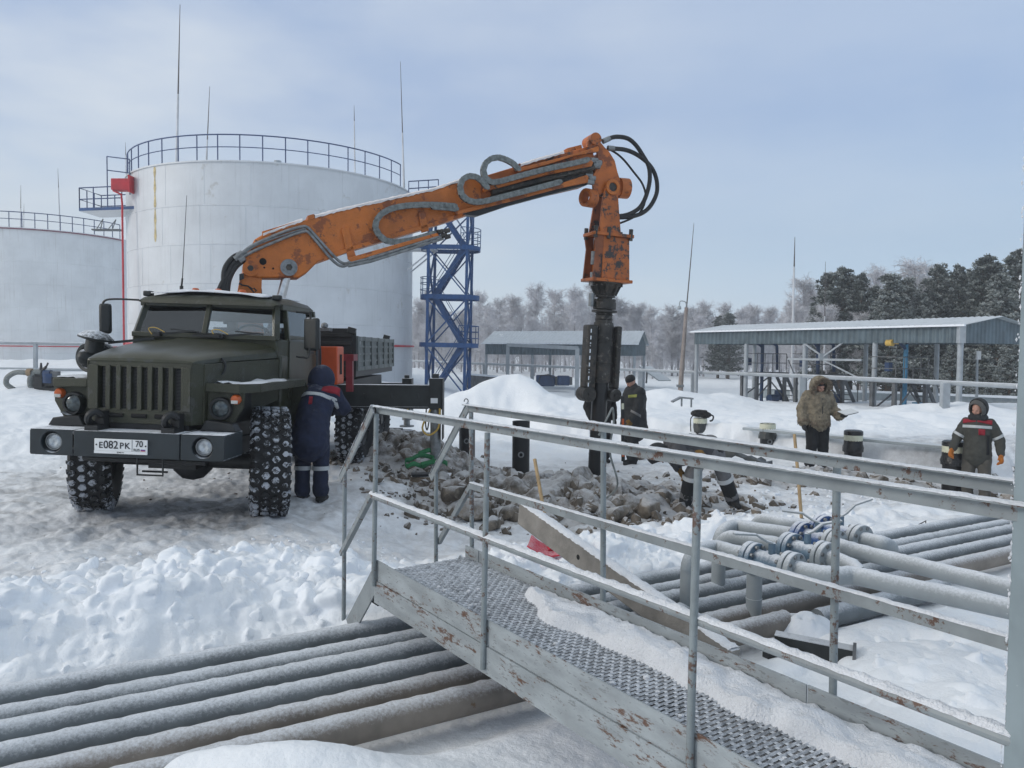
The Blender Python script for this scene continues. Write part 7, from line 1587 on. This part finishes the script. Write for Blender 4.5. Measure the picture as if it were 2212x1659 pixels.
tag(mb.build('rubble_bits', M['rubble'], smooth=0), 'small broken lumps scattered over and around the rubble heaps', 'rubble', kind='stuff')
G1, G2, G3 = 'big rocks in the heap before the tall pile', 'rocks by the outrigger', 'rocks along the right-hand rubble strip'
for lab, u, v, Y, s, g in (('large tawny rock beside the tall pile base', 1228, 1010, 12.0, .55, G1), ('pale frosted boulder right of the shovel handle', 1180, 1035, 11.4, .5, G1), ('big light-grey boulder in the middle of the heap', 1255, 1080, 10.9, .62, G1), ('big frosted boulder at the left end of the heap behind the handrail', 1030, 1105, 10.0, .65, G1), ('low frosted slab of rock left of the heap', 975, 1055, 10.9, .6, G1), ('grey rock with snow crust in front of the heap, lower right', 1335, 1115, 10.0, .5, G1), ('rounded pale rock by the left boot of the bending man', 1400, 1105, 10.1, .45, G1), ('brown rock between heap and bending man', 1430, 1080, 10.8, .4, G1), ('dark split rock behind the pale round one', 1375, 1068, 11.1, .45, G1), ('single angular tan rock lying apart, left of the bending man', 1447, 1055, 11.5, .26, G1), ('snow-dusted rock at the front edge of the heap', 1110, 1120, 9.9, .45, G1), ('dark frosted rock lump at front left of the heap', 1060, 1150, 9.4, .38, G1), ('tan rock right of the bending man, largest of three', 1604, 1083, 10.6, .30, 'rocks right of the bending man'), ('tan rock right of the bending man, middle of three', 1638, 1080, 10.8, .2, 'rocks right of the bending man'), ('small pointed rock alone behind the three tan ones', 1598, 1045, 11.6, .17, 'rocks right of the bending man'),
        ('dark clod lying on the ice beside the footbridge end post', 815, 1045, 11.0, .36, G2), ('tan rock chunk against the rear outrigger block', 880, 962, 14.6, .42, G2), ('grey frosted rock at the foot of the outrigger', 960, 1040, 11.9, .4, G2), ('dark rock under the green strap', 880, 1015, 12.8, .45, G2), ('dark rock left of the green strap', 835, 1005, 13.0, .4, G2), ('small dark clod in front of the outrigger', 860, 1042, 11.6, .2, G2), ('brownish rock atop the soil heap by the wheel', 850, 970, 13.6, .35, G2), ('frosted grey clod right of the outrigger foot', 1000, 1030, 12.2, .42, G2),
        ('snowy brown rock at the left end of the right-hand strip', 1665, 1000, 14.2, .3, G3), ('long snowy rock between the two capped piles', 1740, 1012, 13.8, .3, G3), ('rounded brown rock right of the polythene pile', 1895, 1022, 13.2, .35, G3), ('snow-capped rock in the middle of the right-hand strip', 1945, 1030, 13.0, .4, G3), ('brown layered rock near the widest pile', 2005, 1035, 12.9, .4, G3), ('big brown rock behind the right-hand man', 2135, 1010, 12.9, .42, G3), ('reddish small rock in front of the widest pile', 2010, 1058, 12.3, .2, G3), ('brown rock stump under the column at right edge', 2178, 1000, 12.6, .35, G3), ('rock half under the snow sheet by the bending man', 1640, 985, 15.0, .25, G3), ('snow-capped stone ring behind the tall pile', 1385, 945, 15.8, .25, G1)):
    p = at(u, v, Y); rock(lab, u, v, Y, s, g, heap_z(p.x, p.y) * .8)
# ---------------------------------------------------------------- trees
def birch_proto(seed, H):
    r = random.Random(seed); tr = MB(); tw_ = []
    lean = V((r.uniform(-.04, .04), r.uniform(-.04, .04), 1)); tr.tube([lean * (H * k / 6) + V((r.uniform(-.08, .08), r.uniform(-.08, .08), 0)) * (k > 0) for k in range(7)], [.15 * (1 - k / 6.6) + .015 for k in range(7)], 7)
    vs = []; fs = []
    def quad(a, b, w0, w1):
        d = (b - a); s = d.cross(V((r.uniform(-1, 1), r.uniform(-1, 1), r.uniform(-1, 1)))).normalized(); i = len(vs); vs.extend([a - s * w0, a + s * w0, b + s * w1, b - s * w1]); fs.append((i, i + 1, i + 2, i + 3))
    nb = 96
    for b in range(nb):
        h = H * (.22 + .76 * (b / nb) ** .85); az = r.uniform(0, 6.28); env = math.sin(math.pi * min(1, max(0, (h / H - .12) / .95)) ** .75); L = H * .22 * (.35 + .75 * env) * r.uniform(.6, 1.1); el = r.uniform(.6, 1.15)
        d = V((math.cos(az) * math.cos(el), math.sin(az) * math.cos(el), math.sin(el))); p = lean * h; n = 5; pts = [p]
        for k in range(n): d = (d + V((r.gauss(0, .12), r.gauss(0, .12), -.06 + r.gauss(0, .1)))).normalized(); p = p + d * L / n; pts.append(p)
        for k in range(n): quad(pts[k], pts[k + 1], .022 * (1 - k / n) + .006, .022 * (1 - (k + 1) / n) + .006)
        for t in range(20):
            k = r.uniform(.8, n); i = min(int(k), n - 1); q = lerp(pts[i], pts[i + 1], k - i); td = (d * .6 + V((r.gauss(0, .6), r.gauss(0, .6), r.gauss(.15, .5)))).normalized(); tl = r.uniform(.35, .95); e = q + td * tl
            quad(q, e, .018, .011)
            for u in range(3): q2 = lerp(q, e, r.uniform(.3, 1)); quad(q2, q2 + (td * .4 + V((r.gauss(0, .7), r.gauss(0, .7), r.gauss(-.25, .5)))).normalized() * r.uniform(.2, .5), .015, .009)
    cr = MB(); cr.v = [tuple(v) for v in vs]; cr.f = fs
    root = thing('birch_tree', 'bare frosted birch', 'tree'); tr.build('trunk', M['bark'], root); cr.build('crown', M['twig'], root, smooth=0); return root
def needle_mat():
    m = bpy.data.materials.new('frosted_pine_needles'); m.use_nodes = True; t = m.node_tree; p = t.nodes['Principled BSDF']; a = N(t, 'ShaderNodeAttribute', attribute_name='tip'); g = N(t, 'ShaderNodeNewGeometry')
    n = N(t, 'ShaderNodeTexNoise'); n.inputs['Scale'].default_value = 1.3; n.inputs['Detail'].default_value = 4; t.links.new(g.outputs['Position'], n.inputs['Vector'])
    r = N(t, 'ShaderNodeValToRGB'); r.color_ramp.elements[0].position = .3; r.color_ramp.elements[0].color = (.012, .024, .019, 1); r.color_ramp.elements[1].position = .7; r.color_ramp.elements[1].color = (.030, .05, .038, 1); t.links.new(n.outputs[0], r.inputs[0])
    x = N(t, 'ShaderNodeMix', data_type='RGBA'); t.links.new(a.outputs['Fac'], x.inputs[0]); t.links.new(r.outputs[0], x.inputs[6]); x.inputs[7].default_value = (.46, .49, .48, 1); t.links.new(x.outputs[2], p.inputs['Base Color']); p.inputs['Roughness'].default_value = .85; return m
NEED = needle_mat()
def pine_proto(seed, H, low=.08, frost=.35):
    r = random.Random(seed); rn = np.random.RandomState(seed); root = thing('pine_tree', 'dark pine', 'tree'); MB().tube([(0, 0, -.3), (.05, 0, H * .5), (0, .05, H)], [.2, .13, .03], 8).build('trunk', M['pinebark'], root)
    vs = []; fs = []; tip = []; br = MB()
    nb = int(H * 13)
    for b in range(nb):
        f = low + (1 - low) * (b / nb); h = H * f; L = (H * .24 * (1 - f) ** .68 + .27) * r.uniform(.6, 1.15); az = b * 2.4 + r.uniform(-.4, .4); el = r.uniform(.05, .45) + .35 * f
        d = V((math.cos(az) * math.cos(el), math.sin(az) * math.cos(el), math.sin(el))); p0 = V((0, 0, h)); p1 = p0 + d * L; br.tube([p0, lerp(p0, p1, .6) - V((0, 0, .05 * L)), p1], [.035, .022, .008], 4, False)
        nc = int(5 + L * 6)
        for c in range(nc):
            s = (c + r.random()) / nc; s = .25 + .8 * s; c0 = lerp(p0, p1, s) + V((r.gauss(0, .13), r.gauss(0, .13), r.gauss(.02, .10))) * (.4 + L * .45); ax = (d * .5 + V((r.gauss(0, .4), r.gauss(0, .4), .9))).normalized(); rad_ = r.uniform(.13, .26)
            fr_ = frost * r.random() * (1.2 if s > .7 else .6)
            for k in range(15):
                e = (ax * r.uniform(.2, 1) + V((r.gauss(0, .6), r.gauss(0, .6), r.gauss(0, .4)))).normalized(); s2 = e.cross(V((r.uniform(-1, 1), r.uniform(-1, 1), r.uniform(-1, 1)))).normalized() * rad_ * .12; q = c0 + e * rad_; i = len(vs); vs.extend([c0 - s2 * .6, c0 + s2 * .6, q + s2, q - s2]); fs.append((i, i + 1, i + 2, i + 3)); tt = fr_ * (1.0 if e.z > .1 else .45); tip.extend([fr_ * .05, fr_ * .05, tt, tt])
    br.build('branches', M['pinebark'], root)
    cr = MB(); cr.v = [tuple(v) for v in vs]; cr.f = fs; me = bpy.data.meshes.new('crown'); me.from_pydata(cr.v, [], cr.f); a_ = me.attributes.new('tip', 'FLOAT', 'POINT'); a_.data.foreach_set('value', np.clip(np.array(tip, dtype=np.float32) * 1.9, 0, .95)); me.materials.append(NEED); o = bpy.data.objects.new('crown', me); COL.objects.link(o); o.parent = root; return root
BP_ = [birch_proto(100 + k, 11.0 + .6 * k) for k in range(5)]
used = set(); rt = random.Random(77)
def place(protos, k, x, y, z, s, rz, label, group):
    root = protos[k]
    if (id(protos), k) in used: root = copy_tree(root)
    used.add((id(protos), k)); root.location = (x, y, z); root.rotation_euler = (0, 0, rz); root.scale = (s * rt.uniform(.9, 1.15), s * rt.uniform(.9, 1.15), s); tag(root, label, 'tree', group)
GB = 'frosted birches of the far treeline'
cnt = 0
for (u, top, Y, lab) in [(905, 655, 92, 'a'), (930, 640, 96, 'a'), (1012, 668, 95, 'b'), (1040, 640, 88, 'b'), (1075, 652, 98, 'b'), (1108, 648, 94, 'b'), (1155, 627, 86, 'b'), (1197, 634, 90, 'b'), (1245, 640, 88, 'b'), (1290, 622, 92, 'b'), (1338, 652, 94, 'b'), (1362, 668, 98, 'b'), (1400, 700, 104, 'b'), (1432, 690, 100, 'b'), (1455, 668, 90, 'c'), (1500, 672, 92, 'c'), (1522, 662, 88, 'c'), (1552, 690, 100, 'c'), (1612, 676, 95, 'c'), (1638, 668, 92, 'c'), (1662, 672, 96, 'c'), (1690, 690, 102, 'c'), (1742, 612, 62, 'd'), (1760, 640, 66, 'd'), (1905, 590, 64, 'd'), (1985, 578, 66, 'd'), (1715, 660, 74, 'd')]:
    lb = {'a': 'bare frosted birch showing between the big tank and the stair tower', 'b': 'bare frosted birch in the far treeline between stair tower and lamp pole', 'c': 'bare frosted birch in the far treeline right of the lamp pole', 'd': 'bare frosted birch standing among the dark pines at right'}[lab]
    p = at(u, top, Y); k = cnt % 5; cnt += 1; Hp = 11.0 + .6 * k; place(BP_, k, p.x, p.y, -.7, (p.z + .7) / Hp, rt.uniform(0, 6.28), lb, {'a': 'birches behind the stair tower', 'b': GB, 'c': 'birches right of the lamp pole', 'd': 'birches among the pines'}[lab])
for i in range(44):
    u = lerp(880, 1720, (i + rt.random()) / 44); Y = rt.uniform(78, 112); k = rt.randrange(5); x = (u - 1106) / FPX * Y
    place(BP_, k, x, Y, -.8, rt.uniform(.48, .68), rt.uniform(0, 6.28), 'low frosted birch in the belt of young trees behind the canopies', 'young birches behind the canopies')
for i in range(12):
    u = lerp(1700, 2240, (i + rt.random()) / 12); Y = rt.uniform(52, 66); k = rt.randrange(5); x = (u - 1106) / FPX * Y
    place(BP_, k, x, Y, -.6, rt.uniform(.38, .6), rt.uniform(0, 6.28), 'low frosted birch in the undergrowth beneath the pines', 'young birches beneath the pines')
PP_ = [pine_proto(7, 9.0, .10, .55), pine_proto(8, 9.0, .05, .8), pine_proto(9, 9.0, .12, .4), pine_proto(10, 9.0, .03, 1.0)]
for n_, (u, top, Y, k, w_, lab) in enumerate(((1553, 686, 84, 2, 1.1, 'left one of the two distant dark pines beyond the canopy end'), (1575, 680, 82, 0, 1.2, 'right one of the two distant dark pines beyond the canopy end'), (1790, 596, 56, 0, 1.05, 'first dark pine from the left behind the canopy roof'), (1822, 585, 54, 2, 1.25, 'round-topped dark pine second from the left behind the canopy roof'), (1862, 598, 53, 2, .85, 'narrow dark pine spire just right of the round-topped pine'), (1925, 598, 50, 1, 1.2, 'broad frost-tipped pine in the middle behind the canopy roof'), (1962, 606, 52, 1, 1.0, 'shorter frost-tipped pine right of the broad middle one'), (2030, 578, 52, 0, .95, 'pointed dark pine right of the pale birch'), (2072, 580, 54, 2, .9, 'slim dark pine between two pointed ones near the right'), (2128, 560, 50, 2, 1.15, 'tallest dark pine near the right edge'), (2160, 600, 44, 3, 1.2, 'frosty low-branched pine in front of the tallest, at right'), (2205, 548, 48, 0, 1.2, 'dark pine cut off by the right column'), (2060, 735, 42, 3, 1.0, 'small frosty pine under the right end of the canopy'), (1990, 640, 50, 3, 1.1, 'frost-tipped pine under the pale birch'), (1800, 690, 58, 1, 1.1, 'frost-tipped low pine behind the middle loading arm'), (2185, 720, 40, 3, 1.1, 'small frosty pine behind the right-hand canopy post'), (2265, 560, 50, 1, 1.2, 'pine standing just outside the right edge'), (1842, 615, 58, 0, 1.1, 'dark pine filling the gap behind the narrow spire'), (1890, 625, 56, 2, 1.2, 'low dark pine left of the broad frost-tipped one'), (1945, 640, 57, 0, 1.2, 'dark pine behind the shorter frost-tipped one'), (2010, 610, 56, 2, 1.2, 'dark pine between the pale birch and the pointed pine'), (2050, 600, 58, 0, 1.2, 'dark pine behind the pointed and the slim pine'), (2100, 590, 56, 0, 1.2, 'dark pine left of the tallest one'), (2150, 575, 57, 2, 1.3, 'dark pine just behind the tallest one'), (2180, 640, 46, 1, 1.2, 'frost-tipped pine low beside the right column'))):
    p = at(u, top, Y); s = (p.z + .6) / 9.0
    root = PP_[k]
    if ('p', k) in used: root = copy_tree(root)
    used.add(('p', k)); root.location = (p.x, p.y, -.6); root.rotation_euler = (0, 0, rt.uniform(0, 6.28)); root.scale = (s * w_, s * w_, s); tag(root, lab, 'tree', 'dark pines behind the long canopy')
# far wood: one mass beyond the single trees
rs = np.random.RandomState(5); n = 15000
X_ = rs.uniform(-35, 95, n); Y_ = rs.uniform(100, 150, n); vs = []; fs = []
for i in range(n):
    h0 = rs.uniform(-1, 5.0) * (.6 + .4 * rs.rand()); L = rs.uniform(.8, 3.2); th = rs.normal(0, .35); a = V((X_[i], Y_[i], h0)); d = V((math.sin(th), rs.normal(0, .3), math.cos(th))).normalized(); s = V((d.z, 0, -d.x)) * rs.uniform(.02, .06); b = a + d * L; k = len(vs); vs += [a - s, a + s, b + s * .4, b - s * .4]; fs.append((k, k + 1, k + 2, k + 3))
for i in range(900):
    x, y = rs.uniform(-35, 95), rs.uniform(100, 150); h = rs.uniform(4.5, 8.0); s = V((rs.uniform(.05, .11), 0, 0)); k = len(vs); vs += [V((x, y, -1)) - s, V((x, y, -1)) + s, V((x + rs.normal(0, .3), y, h)) + s * .3, V((x, y, h)) - s * .3]; fs.append((k, k + 1, k + 2, k + 3))
mb = MB(); mb.v = [tuple(v) for v in vs]; mb.f = fs; tag(mb.build('far_wood', M['twig'], smooth=0), 'grey frosted wood fading into haze beyond the treeline', 'wood', kind='stuff')
# ---------------------------------------------------------------- haze
me = MB().b2((-160, -40, -2.5), (160, 190, 32)).build('haze', M['snow'], smooth=0); me.data.materials.clear()
hm = bpy.data.materials.new('cold_haze'); hm.use_nodes = True; t = hm.node_tree; t.nodes.clear(); o_ = N(t, 'ShaderNodeOutputMaterial'); pv = N(t, 'ShaderNodeVolumePrincipled'); pv.inputs['Color'].default_value = (.90, .94, 1, 1); pv.inputs['Density'].default_value = .0021; t.links.new(pv.outputs[0], o_.inputs['Volume']); me.data.materials.append(hm); tag(me, 'thin cold haze over the yard', kind='stuff'); me.display_type = 'WIRE'
